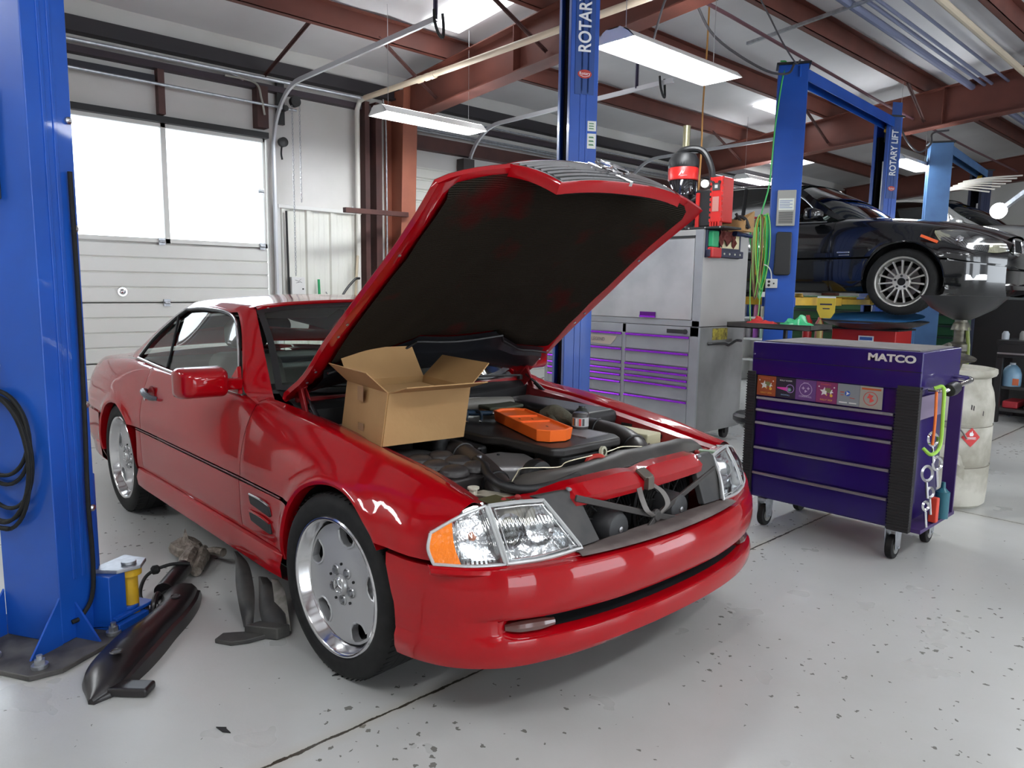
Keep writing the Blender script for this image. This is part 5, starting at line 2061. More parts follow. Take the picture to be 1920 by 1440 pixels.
# coolant tank with ribs and cap
g = G()
g.box((-.02, -.60, .58), (.30, -.40, .715))
for q in range(3):
	for w_ in range(2):
		cx_, cy_ = .035 + q * .105, -.55 + w_ * .10
		g.lathe([(.055, 0), (.052, .022), (.035, .034), (0, .037)], (cx_, cy_, .712), (0, 0, 1), 14)
ct = g.build('coolant_tank', mat('tank_black', (.03, .026, .026), .45), car, bevel=.018)
g = G()
g.lathe([(.042, 0), (.044, .02), (.040, .032), (.0, .034)], (-.06, -.385, .765), (0, 0, 1), 24)
g.lathe([(.035, -.06), (.035, 0)], (-.06, -.385, .765), (0, 0, 1), 20)
g.build('reservoir_cap', CB, car)
g = G()
g.cyl((.20, -.40, .73), (.20, -.40, .755), .010, seg=12)
g.build('hose_clamp', ZINC, ct)
# washer bottle (cream) with filler and a spanner lying on it
g = G()
g.prism([(.33, -.62), (.58, -.62), (.60, -.50), (.48, -.45), (.34, -.50)], Matrix.Identity(4), .56, .680)
wb = g.build('washer_bottle', mat('cream_plastic', (.50, .46, .38), .5, var=(9, .4, (.36, .32, .24))), car, bevel=.015)
g = G()
g.lathe([(.014, 0), (.014, .018), (.020, .02), (.020, .026), (.012, .028)], (.37, -.57, .678), (0, 0, 1), 16)
g.build('filler_neck', mat('cream_plastic2', (.58, .55, .46), .5), wb)
# fuse / control boxes and left side parts
g = G()
g.box((-.26, .44, .70), (-.02, .60, .765))
g.build('control_box', mat('box_beige', (.30, .27, .22), .6), car, bevel=.006)
g = G()
g.box((-.60, .40, .72), (.02, .62, .80))
g.build('air_box', CB, car, bevel=.03)
g = G()
g.box((.04, .47, .66), (.30, .57, .735))
g.build('relay_box', mat('relay_cream', (.62, .58, .38), .55), car, bevel=.006)
rb = random.Random(4)
g = G()
for k in range(9):
	a = V(rb.uniform(.02, .28), rb.uniform(.40, .48), .66)
	g.tube([a, a + V(.03, .02, .03), a + V(.06, .0, .01), a + V(.08, -.03, -.02)], .011, 8)
g.build('brake_lines', mat('dull_metal', (.10, .09, .085), .5, .6), car)
# rear of the bay: brown intake top, ribbed hose, filler
g = G()
g.tube([(-.56, -.02, .78), (-.50, .10, .80), (-.46, .22, .80), (-.46, .36, .79)], .034, 14)
for k in range(5):
	p = V(-.545 + .012 * k, .01 + .035 * k, .79)
	g.lathe([(.036, -.004), (.041, 0), (.036, .004)], p, (.35, .9, .05), 18, cap0=False, cap1=False)
g.build('ribbed_duct', mat('ribbed_grey', (.20, .19, .17), .5), car)
g = G()
g.prism([(-.50, .16), (-.36, .14), (-.33, .20), (-.34, .32), (-.50, .34)], Matrix.Identity(4), .74, .79)
g.build('filter_housing', mat('filter_brown', (.30, .13, .05), .5), car, bevel=.008)
g = G()
g.prism([(-.51, .15), (-.35, .13), (-.32, .20), (-.33, .33), (-.51, .35)], Matrix.Identity(4), .79, .806)
g.build('filter_lid', mat('filter_green', (.06, .065, .04), .6), car, bevel=.006)
# near rear corner: brake servo, yellow tag, small black parts
g = G()
g.box((-.56, -.58, .745), (-.34, -.40, .775))
g.build('servo_tray', mat('tray_grey', (.22, .21, .18), .6), car, bevel=.005)
g = G()
g.box((-.46, -.57, .778), (-.36, -.47, .782))
g.build('yellow_label', mat('label_yellow', (.75, .62, .02), .5), car)
g = G()
g.lathe([(.04, 0), (.045, .03), (.03, .05), (0, .055)], (-.50, -.50, .775), (0, 0, 1), 18)
g.box((-.42, -.44, .775), (-.35, -.38, .83))
g.build('brake_reservoir', CB, car, bevel=.006)
# wiring clutter in the middle
CL = [mat('loom_black', (.015, .015, .016), .6), mat('loom_red', (.45, .03, .02), .5), mat('loom_cream', (.45, .44, .33), .5)]
for k in range(16):
	g = G()
	x, y = rb.uniform(.05, .48), rb.uniform(-.15, .42)
	z = .655
	pts = [V(x, y, z)]
	for q in range(4):
		pts.append(pts[-1] + V(rb.uniform(-.06, .06), rb.uniform(-.08, .08), rb.uniform(-.015, .025)))
	g.tube(pts, rb.uniform(.004, .010), 6)
	g.build('wiring_loom', CL[0], car)
g = G()
g.tube([(.42, -.06, .67), (.40, -.03, .72), (.43, .01, .73), (.45, .02, .68)], .011, 8)
g.build('loom_connector', CL[1], car)
g = G()
g.lathe([(.012, -.006), (.022, -.006), (.022, .006), (.012, .006)], (.42, .03, .745), (1, .2, .1), 20, cap0=False, cap1=False)
g.box((.41, .02, .68), (.43, .05, .73))
g.build('lifting_eye', CL[2], car)
g = G()
g.lathe([(.016, 0), (.020, .03), (.012, .035), (0, .036)], (.44, .02, .675), (0, 0, 1), 12)
g.build('sensor_plug', CL[2], car)
# radiator, its long black top cover, the red front panel
g = G()
g.box((.44, -.42, .36), (.50, .50, .68))
g.build('radiator', mat('radiator_fins', (.035, .033, .03), .6, .4, bump=(120, .8)), car)
g = G()
prof = [(.40, .665), (.395, .700), (.415, .722), (.445, .728), (.475, .716), (.50, .69), (.50, .66)]
rows = []
for k in range(15):
	y = lerp(-.46, .56, k / 14)
	e = .012 * math.sin(k * 1.1) + (-.025 if k in (0, 14) else 0)
	rows.append([V(x + .02 * (y > .4), y, z + (e if z > .69 else 0) * .4 + .012 * (y > .1)) for x, z in prof])
g.grid(rows)
g.build('radiator_cover', mat('cover_dusty', (.060, .054, .048), .45, var=(6, .5, (.035, .032, .03))), car, solid=.004)
g = G()
g.tube([(.45, -.47, .722), (.42, -.42, .735), (.40, -.38, .742), (.415, -.30, .735), (.43, -.22, .728), (.41, -.15, .734), (.41, .06, .738), (.40, .16, .742), (.41, .22, .738), (.43, .26, .735)], .002, 6)
g.build('bright_wire', mat('wire_bright', (.75, .68, .5), .35, .5), car)
# front panel: channel section, raised middle, sloping to the lamps
rows = []
for k in range(41):
	y = lerp(-.66, .66, k / 40)
	a = abs(y)
	m_ = min(1, max(0, (.44 - a) / .08))
	zt = lerp(.690, .728, m_)
	xr = lerp(.50, .565, m_)
	sag = .010 * math.cos(min(a, .42) / .42 * PI / 2) * m_
	dip = -.012 * math.exp(-((y + .0) / .05) ** 2)
	zl = lerp(.670, .662 - sag, m_)
	if a > .50: xr -= (a - .50) * .25
	rows.append([V(xr - .015, y, zt - .03), V(xr, y, zt + dip), V(xr + .045, y, zt - .004 + dip), V(xr + .062, y, zt - .022), V(xr + .085 * (.5 + .5 * m_), y, (zt + zl) / 2 - .006), V(xr + .080 * (.5 + .5 * m_), y, zl), V(xr + .055, y, zl - .010)])
g = G()
g.grid(rows)
fp = g.build('front_panel', RED, car, solid=.002, angle=30)
g = G()
g.obox((.635, .005, .708), (.05, .05, .012), Matrix.Rotation(.5, 3, 'Y'))
g.box((.645, -.012, .655), (.668, .022, .70))
g.build('hood_latch', mat('latch_dirty', (.14, .12, .10), .5, .6), fp, bevel=.003)
for y in (-.58, -.52, .50, .56):
	g = G()
	g.lathe([(.012, 0), (.012, .008), (.006, .014)], (.53, y, .690), (0, 0, 1), 10)
	g.build('panel_bolt', mat('bolt_red', (.3, .02, .02), .5), fp)
g = G()
g.obox((.555, .54, .697), (.07, .03, .01), Matrix.Rotation(.4, 3, 'Z'))
g.build('panel_label', mat('label_green', (.25, .36, .24), .5), fp)
g = G()
g.box((.47, -.64, .694), (.55, -.56, .700))
g.build('rubber_stop', mat('olive_rubber', (.06, .055, .02), .7), fp, bevel=.003)
# condenser fans behind the missing grille
g = G()
g.box((.50, -.44, .36), (.515, .44, .70))
g.build('condenser', mat('condenser_fins', (.05, .048, .045), .5, .5, bump=(160, 1)), car)
for yc in (-.185, .17):
	t = bpy.data.objects.new('cooling_fan', None)
	COL.objects.link(t)
	t.parent = car
	WM[t.name] = WM[car.name]
	c = V(.575, yc, .555)
	g = G()
	g.lathe([(.030, .09), (.050, .085), (.058, .07), (.060, .0)], c + V(.02, 0, 0), (1, 0, 0), 28, cap0=True)
	g.build('fan_motor', mat('motor_black', (.03, .03, .032), .5), t, bevel=.004)
	g = G()
	g.lathe([(.0, .0), (.010, .0), (.010, .006), (.0, .008)], c + V(.108, 0, 0), (1, 0, 0), 14)
	g.build('motor_cap', STEEL, t)
	g = G()
	for r in (.085, .100, .115, .130, .145, .158):
		g.lathe([(r - .0015, .0), (r, .003), (r + .0015, .0)], c + V(.03, 0, 0), (1, 0, 0), 40, cap0=False, cap1=False)
	for q in range(12):
		a = 2 * PI * q / 12
		g.bar(c + V(.03, .055 * math.cos(a), .055 * math.sin(a)), c + V(.03, .16 * math.cos(a + .25), .16 * math.sin(a + .25)), .004, .004)
	g.build('fan_guard', CB, t)
	g = G()
	g.lathe([(.165, -.04), (.170, .02), (.165, .028), (.160, .02), (.158, -.04)], c, (1, 0, 0), 40, cap0=False, cap1=False)
	g.build('fan_shroud', CB, t)
# X brace in front of the fans
BR = mat('brace_grey', (.045, .040, .038), .55)
cc = V(.69, .01, .565)
g = G()
for p in ((.645, -.37, .69), (.64, .46, .655), (.70, -.12, .47), (.70, .26, .49)):
	g.bar(cc, V(*p), .010, .022)
g.lathe([(.022, -.01), (.024, .0), (.018, .01)], cc, (1, 0, 0), 16)
g.build('centre_brace', BR, car, bevel=.003)
for y in (-.055, .055):
	g = G()
	pts = [V(.640, y * .6 + .0, .67), V(.675, y * 1.1, .64), V(.70, y * 1.1 + .0, .60), V(.695, y * .3 + .005, .568)]
	P = catmull(pts, 6)
	g.grid([[p + V(0, -.012, 0), p + V(.003, .012, 0)] for p in P])
	g.build('brace_strap', mat('strap_grey', (.16, .145, .135), .55), car, solid=.003)
for side in (-1, 1):
	g = G()
	g.obox((.70, side * .16 - .02, .535), (.03, .05, .012))
	g.build('red_bracket', REDIN, car, bevel=.003)
# ================================================================== THINGS LYING IN THE BAY
# cardboard box
CARD = mat('cardboard', (.40, .235, .095), .75, var=(7, .25, (.36, .205, .08)), bump=(60, .06))
CARDI = mat('cardboard_inside', (.47, .29, .13), .75)
Bx, Cx, Ax = V(-.030, -.665, .785), V(.012, -.325, .785), V(-.420, -.600, .785)
Dx = Ax + Cx - Bx
hgt = V(.010, .024, .195)
t = thing('cardboard_box', 'open brown cardboard box standing on the near side of the engine', 'box', ((Bx + Dx) / 2))
g = G()
th = .005
def panel(g, a, b, c, d, th=.0045):
	n = (b - a).cross(d - a).normalized() * th
	q = [a, b, c, d]
	g.add(q + [v + n for v in q], [(0, 1, 2, 3), (7, 6, 5, 4), (0, 4, 5, 1), (1, 5, 6, 2), (2, 6, 7, 3), (3, 7, 4, 0)])
panel(g, Bx, Cx, Cx + hgt, Bx + hgt)
panel(g, Ax, Bx, Bx + hgt, Ax + hgt)
panel(g, Cx, Dx, Dx + hgt, Cx + hgt)
panel(g, Dx, Ax, Ax + hgt, Dx + hgt)
panel(g, Ax, Bx, Cx, Dx)
g.build('box_body', CARD, t)
T_ = {k: v + hgt for k, v in (('A', Ax), ('B', Bx), ('C', Cx), ('D', Dx))}
ux = (Bx - Ax).normalized()
uy = (Cx - Bx).normalized()
for lab, a, b, off, sk in (('front', 'B', 'C', V(.135, -.02, .035) , .0), ('side', 'A', 'B', V(-.02, -.075, .075), .0), ('back', 'D', 'A', V(-.05, -.02, .125), .0), ('right', 'C', 'D', V(.0, .10, .085), .0)):
	g = G()
	A_, B_ = T_[a], T_[b]
	panel(g, A_, B_, B_ + off - (B_ - A_).normalized() * .004, A_ + off + (B_ - A_).normalized() * .004, .004)
	g.build('box_flap', CARD, t)
g = G()
m = (Bx + Ax) / 2
o_ = (uy * -1) * .0012
q0 = m - ux * .03 + V(0, 0, .13)
for (zz0, zz1) in ((.0, .055), (.14, .196)):
	g = G()
	g.add([m - ux * .028 + V(0, 0, zz0) + o_, m + ux * .028 + V(0, 0, zz0) + o_, m + ux * .028 + V(0, 0, zz1) + o_, m - ux * .028 + V(0, 0, zz1) + o_], [(0, 1, 2, 3)])
	g.build('packing_tape', mat('tape_clear', (.33, .22, .12), .15), t)
g = G()
g.tube([Bx + hgt * .42 + (Cx - Bx) * .22 + ux * .001, Cx + hgt * .40 + ux * .001 - (Cx - Bx) * .08], .0009, 4)
g.build('crease', CARDI, t)
g = G()
panel(g, Ax + hgt * .82 + ux * .02 + uy * .02, Bx + hgt * .80 - ux * .02 + uy * .02, Cx + hgt * .84 - ux * .02 - uy * .02, Dx + hgt * .86 + ux * .02 - uy * .02, .004)
g.build('folded_filler', CARDI, t)
# orange tray
t = thing('parts_tray', 'bright orange plastic tool tray lying on the black engine cover', 'tray', (.035, .02, .773))
Mo = Matrix.Translation((.035, .02, .7745)) @ Matrix.Rotation(math.radians(-21), 4, 'Z')
g = G()
o8 = [(-.27, -.035), (-.235, -.078), (.235, -.078), (.27, -.035), (.27, .035), (.235, .078), (-.235, .078), (-.27, .035)]
i8 = [(x * .965, y * .88) for x, y in o8]
R0 = [Mo @ V(x * .97, y * .94, 0) for x, y in o8]
R1 = [Mo @ V(x, y, .048) for x, y in o8]
R2 = [Mo @ V(x, y, .048) for x, y in i8]
R3 = [Mo @ V(x * .98, y * .97, .038) for x, y in i8]
g.rings([R0, R1, R2, R3], True, True)
g.build('tray_shell', ORANGE, t, bevel=.003)
g = G()
for x in (-.10, .03):
	g.prism([(x - .002, -.066), (x + .002, -.066), (x + .018, .066), (x + .014, .066)], Mo, .038, .045)
g.build('divider', ORANGE, t)
g = G()
for x, y in ((-.03, .02), (.02, .03), (-.05, -.03), (.14, .01)):
	g.prism([(x - .010, y - .002), (x + .008, y - .003), (x + .010, y + .003), (x - .008, y + .003)], Mo, .0382, .0388)
g.build('drain_slot', CB, t)
# small things on the engine
t = thing('spray_can', 'small dark can with orange and white printed label beside the orange tray', 'can', (.13, .22, .773))
g = G()
g.lathe([(.034, .0), (.035, .004), (.035, .058), (.031, .064), (.028, .066), (.0, .066)], (.15, .20, .7765), (0, 0, 1), 28)
g.build('can_body', mat('can_dark', (.05, .045, .045), .35), t)
g = G()
g.lathe([(.0355, .010), (.0355, .048)], (.15, .20, .7765), (0, 0, 1), 28, cap0=False, cap1=False)
g.build('label', mat('can_label', (.42, .42, .42), .4), t)
for k, (a, cm) in enumerate(((-1.9, (.8, .25, .04)), (-1.45, (.75, .75, .75)), (-1.0, (.65, .05, .04)), (-.6, (.05, .05, .05)), (-1.7, (.1, .1, .12)))):
	g = G()
	g.add([V(.15 + .0362 * math.cos(a + q * .13), .20 + .0362 * math.sin(a + q * .13), .7765 + z) for q, z in ((0, .014), (1, .014), (2, .014), (2, .044), (1, .044), (0, .044))], [(0, 1, 4, 5), (1, 2, 3, 4)])
	g.build('print', mat('can_print_%d' % k, cm, .5), t)
t = thing('work_glove', 'dirty grey olive work glove lying behind the printed can', 'glove', (.02, .24, .773))
g = G()
GLV = mat('glove_olive', (.09, .085, .06), .9, bump=(50, .6))
g.tube([(-.10, .22, .80), (-.04, .235, .815), (.03, .235, .80), (.08, .245, .79)], .03, 12, rads=[.018, .036, .032, .016])
for k in range(4):
	g.tube([(.03, .215 + k * .016, .80), (.075, .21 + k * .02, .80), (.11, .205 + k * .022, .785)], .010, 8, rads=[.011, .010, .007])
g.tube([(-.02, .20, .80), (.02, .18, .79), (.05, .175, .782)], .010, 8, rads=[.012, .010, .007])
g.build('glove_body', GLV, t)
t = thing('fluid_bottle', 'small dark bottle standing behind the grey glove', 'bottle', (-.02, .33, .773))
g = G()
g.lathe([(.03, 0), (.031, .004), (.031, .05), (.022, .062), (.014, .068), (.014, .076), (0, .077)], (.06, .31, .773), (0, 0, 1), 20)
g.build('bottle_body', mat('bottle_dark', (.03, .035, .03), .3), t)
# ratchet with blue handle and two steel rods on the near side of the cover
t = thing('ratchet', 'chrome ratchet wrench with dark blue grip lying behind the orange tray', 'wrench', (-.30, .02, .775))
g = G()
g.tube([(-.42, -.10, .80), (-.32, -.02, .80), (-.25, .06, .80)], .012, 10, rads=[.013, .012, .010])
g.build('grip', mat('grip_blue', (.02, .05, .10), .5), t)
g = G()
g.tube([(-.25, .06, .80), (-.17, .14, .80)], .006, 8)
g.lathe([(.018, -.01), (.02, 0), (.018, .01)], (-.16, .15, .80), (0, 0, 1), 20)
g.build('head', CHROME, t)
t = thing('plier', 'pliers with bright tips and dark blue handles between box and orange tray', 'pliers', (-.30, -.1, .775))
g = G()
g.tube([(-.38, -.02, .80), (-.30, -.05, .81), (-.24, -.10, .80), (-.20, -.13, .79)], .007, 8)
g.tube([(-.38, .0, .80), (-.28, .0, .81), (-.21, -.04, .80), (-.17, -.08, .79)], .007, 8)
g.build('handles', mat('grip_blue2', (.015, .035, .06), .5), t)
g = G()
for p in ((-.20, -.13, .79), (-.17, -.08, .79)):
	g.lathe([(.0, -.008), (.008, 0), (.0, .008)], p, (1, 0, 0), 12)
g.build('tips', CHROME, t)
t = thing('ring_spanner', 'steel ring spanner lying on the cream washer bottle behind the near headlight', 'wrench', (.45, -.55, .68))
g = G()
g.lathe([(.013, -.004), (.013, .004), (.022, .004), (.022, -.004), (.013, -.004)], (.545, -.535, .688), (0, 0, 1), 20, cap0=False, cap1=False)
g.bar(V(.53, -.545, .688), V(.42, -.60, .688), .012, .006)
g.build('spanner', mat('worn_chrome', (.45, .42, .35), .3, .9), t)
# ================================================================== SILVER TOOL CABINET AND HUTCH
SILVER = mat('silver_cabinet', (.34, .35, .37), .42, .35, var=(3, .3, (.28, .29, .31)))
SILVERS = mat('silver_cabinet_side', (.25, .25, .25), .5, .3, var=(2.2, .5, (.16, .16, .16)), bump=(200, .1))
VIO = mat('violet_anodised', (.36, .03, .75), .22, .75)
XC, YC, WC, DC = -1.30, 3.31, 1.82, .74       # front right corner, width to -x, depth to +y
t = thing('tool_chest', 'tall silver tool chest with violet drawer pulls behind the red car', 'tool cabinet', (XC - WC / 2, YC + DC / 2, 0))
g = G()
g.box((XC - WC, YC, .12), (XC, YC + DC, 1.045))
g.build('chest_body', SILVERS, t, bevel=.006)
g = G()
g.box((XC - WC - .002, YC - .004, .12), (XC - WC + .05, YC + .0, 1.045))
g.box((XC - .085, YC - .004, .12), (XC + .002, YC + .02, 1.045))
g.box((XC - WC, YC - .004, .965), (XC, YC, 1.045))
g.box((XC - .815, YC - .004, .12), (XC - .775, YC, 1.045))
g.build('face_frame', SILVER, t, bevel=.002)
def drawer(t, x0, x1, z0, z1, y, m, pm, ph=.022, handle='trim', hm=None):
	g = G()
	g.box((x0 + .004, y - .006, z0 + .004), (x1 - .004, y + .02, z1 - .004))
	d = g.build('drawer', m, t, bevel=.003)
	g = G()
	zz = z1 - .004
	g.rings([[V(x, y - .006, zz - ph), V(x, y - .018, zz - ph + .003), V(x, y - .022, zz - ph * .5), V(x, y - .018, zz), V(x, y - .006, zz)] for x in (x0 + .006, x1 - .006)])
	g.build('drawer_pull', pm, d)
	return d
cols = ((XC - .775, XC - .085, (.965, .82, .695, .64, .585, .53, .40, .17)), (XC - WC + .05, XC - .815, (.965, .82, .695, .63, .575, .51, .39, .17)))
for x0, x1, zs in cols:
	for a, b in zip(zs, zs[1:]):
		drawer(t, x0, x1, b, a, YC, SILVER, VIO, .02)
g = G()
g.box((XC - .32, YC - .012, .985), (XC - .12, YC - .004, 1.02))
g.cyl((XC - .13, YC - .02, 1.003), (XC - .13, YC - .004, 1.003), .022, seg=16)
g.build('lock_plate', BLACK, t, bevel=.003)
g = G()
g.prism([(-.46, -.045), (-.12, -.055), (-.06, 0), (-.05, .03), (-.45, .03)], Matrix(((1, 0, 0, XC - .83), (0, 0, -1, YC - .008), (0, 1, 0, .895), (0, 0, 0, 1))), 0, .002)
lbl = g.build('torn_label', mat('torn_label', (.42, .36, .30), .35), t)
text('label_lettering', 'LEGEND', .045, plane_m((XC - 1.10, YC - .0125, .885), (1, 0, 0), (0, 0, 1)), mat('label_ink', (.18, .14, .16), .5), lbl, ext=.0004)
for dx in (.1, WC - .1):
	for dy in (.1, DC - .1):
		g = G()
		g.cyl((XC - dx - .02, YC + dy, .05), (XC - dx + .02, YC + dy, .05), .05, seg=20)
		g.box((XC - dx - .035, YC + dy - .03, .05), (XC - dx + .035, YC + dy + .03, .12))
		g.build('caster', BLACK, t)
th = thing('tool_hutch', 'brushed silver hutch with lift-up door on top of the tool chest', 'tool cabinet', (XC - WC / 2, YC + DC / 2, 1.05))
g = G()
g.box((XC - WC, YC + .01, 1.05), (XC, YC + DC, 1.865))
g.build('hutch_body', mat('hutch_side', (.42, .41, .40), .5, .3, var=(2, .3, (.36, .35, .34))), th, bevel=.005)
g = G()
g.box((XC - .075, YC, 1.05), (XC + .001, YC + .012, 1.865))
g.box((XC - WC, YC, 1.05), (XC - WC + .05, YC + .012, 1.865))
g.box((XC - WC, YC, 1.05), (XC, YC + .012, 1.10))
g.build('face_frame', SILVER, th, bevel=.002)
g = G()
g.box((XC - WC + .055, YC - .004, 1.105), (XC - .08, YC + .012, 1.79))
dd = g.build('lift_door', mat('brushed_silver_door', (.50, .50, .51), .38, .5, var=(2, .4, (.33, .33, .34)), bump=(90, .06)), th, bevel=.004)
g = G()
g.box((XC - .62, YC - .010, 1.112), (XC - .45, YC - .002, 1.162))
g.build('door_pull', mat('violet_dark', (.12, .01, .22), .3, .6), dd)
g = G()
g.box((XC - .62, YC - .016, 1.112), (XC - .45, YC - .008, 1.128))
g.build('pull_lip', VIO, dd)
g = G()
g.box((XC - WC + .06, YC - .003, 1.80), (XC - .08, YC + .01, 1.817))
g.build('door_slot', BLACK, th)
# magnetic holder with small tools stuck on the side of the hutch
t = thing('wall_organizer', 'black holder with green and red pockets on the side of the silver hutch', 'tool holder', (XC + .02, 3.62, 1.65))
g = G()
g.box((XC + .001, 3.34, 1.64), (XC + .02, 3.88, 1.865))
g.box((XC + .001, 3.34, 1.64), (XC + .05, 3.88, 1.70))
g.build('back_plate', mat('holder_navy', (.02, .022, .05), .5), t, bevel=.006)
g = G()
g.box((XC + .012, 3.36, 1.72), (XC + .06, 3.46, 1.855))
g.build('green_pocket', mat('pocket_green', (.02, .30, .12), .45), t, bevel=.01)
g = G()
g.box((XC + .012, 3.35, 1.63), (XC + .07, 3.50, 1.72))
g.build('red_pocket', mat('pocket_red', (.45, .02, .02), .45), t, bevel=.015)
g = G()
g.box((XC + .02, 3.54, 1.72), (XC + .025, 3.84, 1.85))
g.build('paper_card', mat('paper_cream', (.62, .56, .35), .7), t)
for k in range(4):
	g = G()
	g.lathe([(.009, 0), (.009, .006), (.0, .008)], (XC + .05, 3.56 + k * .085, 1.67), (1, 0, 0), 12)
	g.build('push_button', mat('button_pale', (.6, .6, .5), .4), t)
t = thing('rag', 'dark maroon rag draped over the holder on the silver hutch', 'rag', (XC + .05, 3.7, 1.78))
g = G()
rows = []
for i in range(13):
	r = []
	for j in range(7):
		y = 3.50 + i / 12 * .26
		r.append(V(XC + .04 + .025 * math.sin(i * 1.7 + j) * .5 + .012 * j * 0, y, 1.862 - j * .017 * (1 + .35 * math.sin(i * 1.3)) + .01 * math.cos(i * 2.1)))
	rows.append(r)
g.grid(rows)
g.build('cloth', mat('rag_maroon', (.11, .02, .015), .9, bump=(40, .7)), t, solid=.006)
t = thing('flashlight', 'small dark blue metal torch lying on the holder of the silver hutch', 'torch', (XC + .07, 3.8, 1.83))
g = G()
g.tube([(XC + .06, 3.70, 1.85), (XC + .07, 3.80, 1.845), (XC + .08, 3.94, 1.835)], .017, 14, smooth=False, rads=[.026, .018, .017])
g.lathe([(.019, -.003), (.021, 0), (.019, .003)], (XC + .075, 3.86, 1.84), (.1, 1, 0), 16, cap0=False, cap1=False)
g.build('barrel', mat('torch_blue', (.015, .03, .09), .35, .4), t)
# on top of the hutch
TOPZ = 1.868
MR = mat('cordless_red', (.50, .015, .012), .35)
t = thing('work_light', 'red and black cordless tower light standing on the silver hutch', 'work light', (-1.50, 3.42, TOPZ))
cx_, cy_ = -1.60, 3.42
g = G()
g.lathe([(.115, .0), (.12, .02), (.10, .05), (.085, .30), (.085, .36)], (cx_, cy_, TOPZ), (0, 0, 1), 32)
g.build('stand', BLACK, t)
g = G()
g.lathe([(.118, .30), (.118, .43), (.112, .44)], (cx_, cy_, TOPZ), (0, 0, 1), 36, cap0=True)
g.build('lens_drum', mat('smoked_chrome', (.10, .10, .11), .08, .9), t)
g = G()
g.lathe([(.124, .425), (.128, .43), (.128, .525), (.122, .535)], (cx_, cy_, TOPZ), (0, 0, 1), 36)
g.build('red_band', MR, t)
M = plane_m((cx_ + .075, cy_ - .1055, TOPZ + .48), (.82, .57, 0), (0, 0, 1))
g = G()
for p in ([(-.045, -.028), (-.015, .022), (-.004, .004), (.012, .028), (.006, .010), (-.006, -.014), (-.018, .0), (-.030, -.020)], [(-.03, -.030), (.03, -.026), (.03, -.022), (-.03, -.026)]):
	g.prism(p, M, 0, .001)
g.build('bolt_logo', mat('logo_pale', (.75, .55, .55), .5), t)
g = G()
g.lathe([(.126, .53), (.13, .54), (.126, .60), (.10, .645), (.05, .665), (.0, .668)], (cx_, cy_, TOPZ), (0, 0, 1), 36)
for k in range(36):
	a = 2 * PI * k / 36
	g.bar(V(cx_ + .127 * math.cos(a), cy_ + .127 * math.sin(a), TOPZ + .548), V(cx_ + .122 * math.cos(a), cy_ + .122 * math.sin(a), TOPZ + .598), .006, .006)
g.build('cap', BLACK, t)
g = G()
g.tube([(cx_ - .08, cy_, TOPZ + .63), (cx_, cy_, TOPZ + .685), (cx_ + .12, cy_ + .06, TOPZ + .68), (cx_ + .20, cy_ + .08, TOPZ + .58), (cx_ + .23, cy_ + .09, TOPZ + .42), (cx_ + .17, cy_ + .06, TOPZ + .30), (cx_ + .08, cy_ + .02, TOPZ + .25)], .028, 10)
g.build('carry_handle', BLACK, t)
g = G()
g.tube([(cx_ - .125, cy_, TOPZ + .60), (cx_ - .14, cy_ - .02, TOPZ + .52), (cx_ - .125, cy_ - .01, TOPZ + .42)], .008, 8)
g.build('wire_clip', BLACK, t)
g = G()
g.cyl((-1.72, 3.62, TOPZ), (-1.72, 3.62, TOPZ + .93), .032, seg=20)
g.lathe([(.035, 0), (.035, .012)], (-1.72, 3.62, TOPZ + .92), (0, 0, 1), 20)
setp(g.build('steel_tube', mat('brass_tube', (.28, .26, .16), .35, .6)), 'dull brass tube standing upright behind the red and black tower light', 'tube')
t = thing('jobsite_radio', 'boxy red and black jobsite speaker beside the tower light on the hutch', 'speaker', (-1.27, 3.5, TOPZ))
g = G()
g.box((-1.47, 3.42, TOPZ + .02), (-1.31, 3.60, TOPZ + .34))
g.build('radio_body', BLACK, t, bevel=.02)
g = G()
g.box((-1.455, 3.405, TOPZ + .02), (-1.42, 3.43, TOPZ + .31))
g.build('radio_guard', MR, t, bevel=.006)
for k, (dx, dz) in enumerate(((-.05, .38), (.03, .375))):
	g = G()
	g.lathe([(.0, 0), (.03, .0), (.033, .012), (.028, .02)], (-1.33 + dx, 3.42, TOPZ + dz), (.5, -.8, .1), 18)
	g.build('lamp_head', mat('lamp_head_white', (.85, .85, .82), .3, emit=((1, .98, .9), 3.0)) if k == 0 else BLACK, t)
t = thing('battery_charger', 'upright red charger with ribbed edges at the corner of the hutch top', 'charger', (-1.23, 3.5, TOPZ))
g = G()
g.box((-1.28, 3.36, TOPZ + .05), (-1.18, 3.55, TOPZ + .42))
g.build('charger_body', MR, t, bevel=.012)
g = G()
for k in range(9):
	for x in (-1.285, -1.175):
		g.box((x - .006, 3.365, TOPZ + .06 + k * .042), (x + .006, 3.38, TOPZ + .085 + k * .042))
for k in range(4):
	g.box((-1.275 + k * .025, 3.35, TOPZ + .02), (-1.260 + k * .025, 3.40, TOPZ + .055))
g.build('ribs', MR, t)
M = plane_m((-1.23, 3.3595, TOPZ + .34), (1, 0, 0), (0, 0, 1))
g = G()
g.prism([(-.036, -.03), (.036, -.03), (.036, .03), (-.036, .03)], M, 0, .003)
g.build('display', mat('display_dark', (.06, .06, .06), .2), t)
g = G()
g.prism([(-.014, -.012), (.014, -.012), (.014, .014), (-.014, .014)], M, .003, .004)
g.build('display_label', mat('disp_pale', (.5, .5, .48), .4), t)
for x in (-.03, .03):
	g = G()
	g.lathe([(.0, .0), (.012, .0), (.012, .008)], M @ V(x, .035, .0), M.to_3x3() @ V(0, 0, 1), 14)
	g.build('knob', BLACK, t)
M = plane_m((-1.23, 3.3595, TOPZ + .20), (1, 0, 0), (0, 0, 1))
g = G()
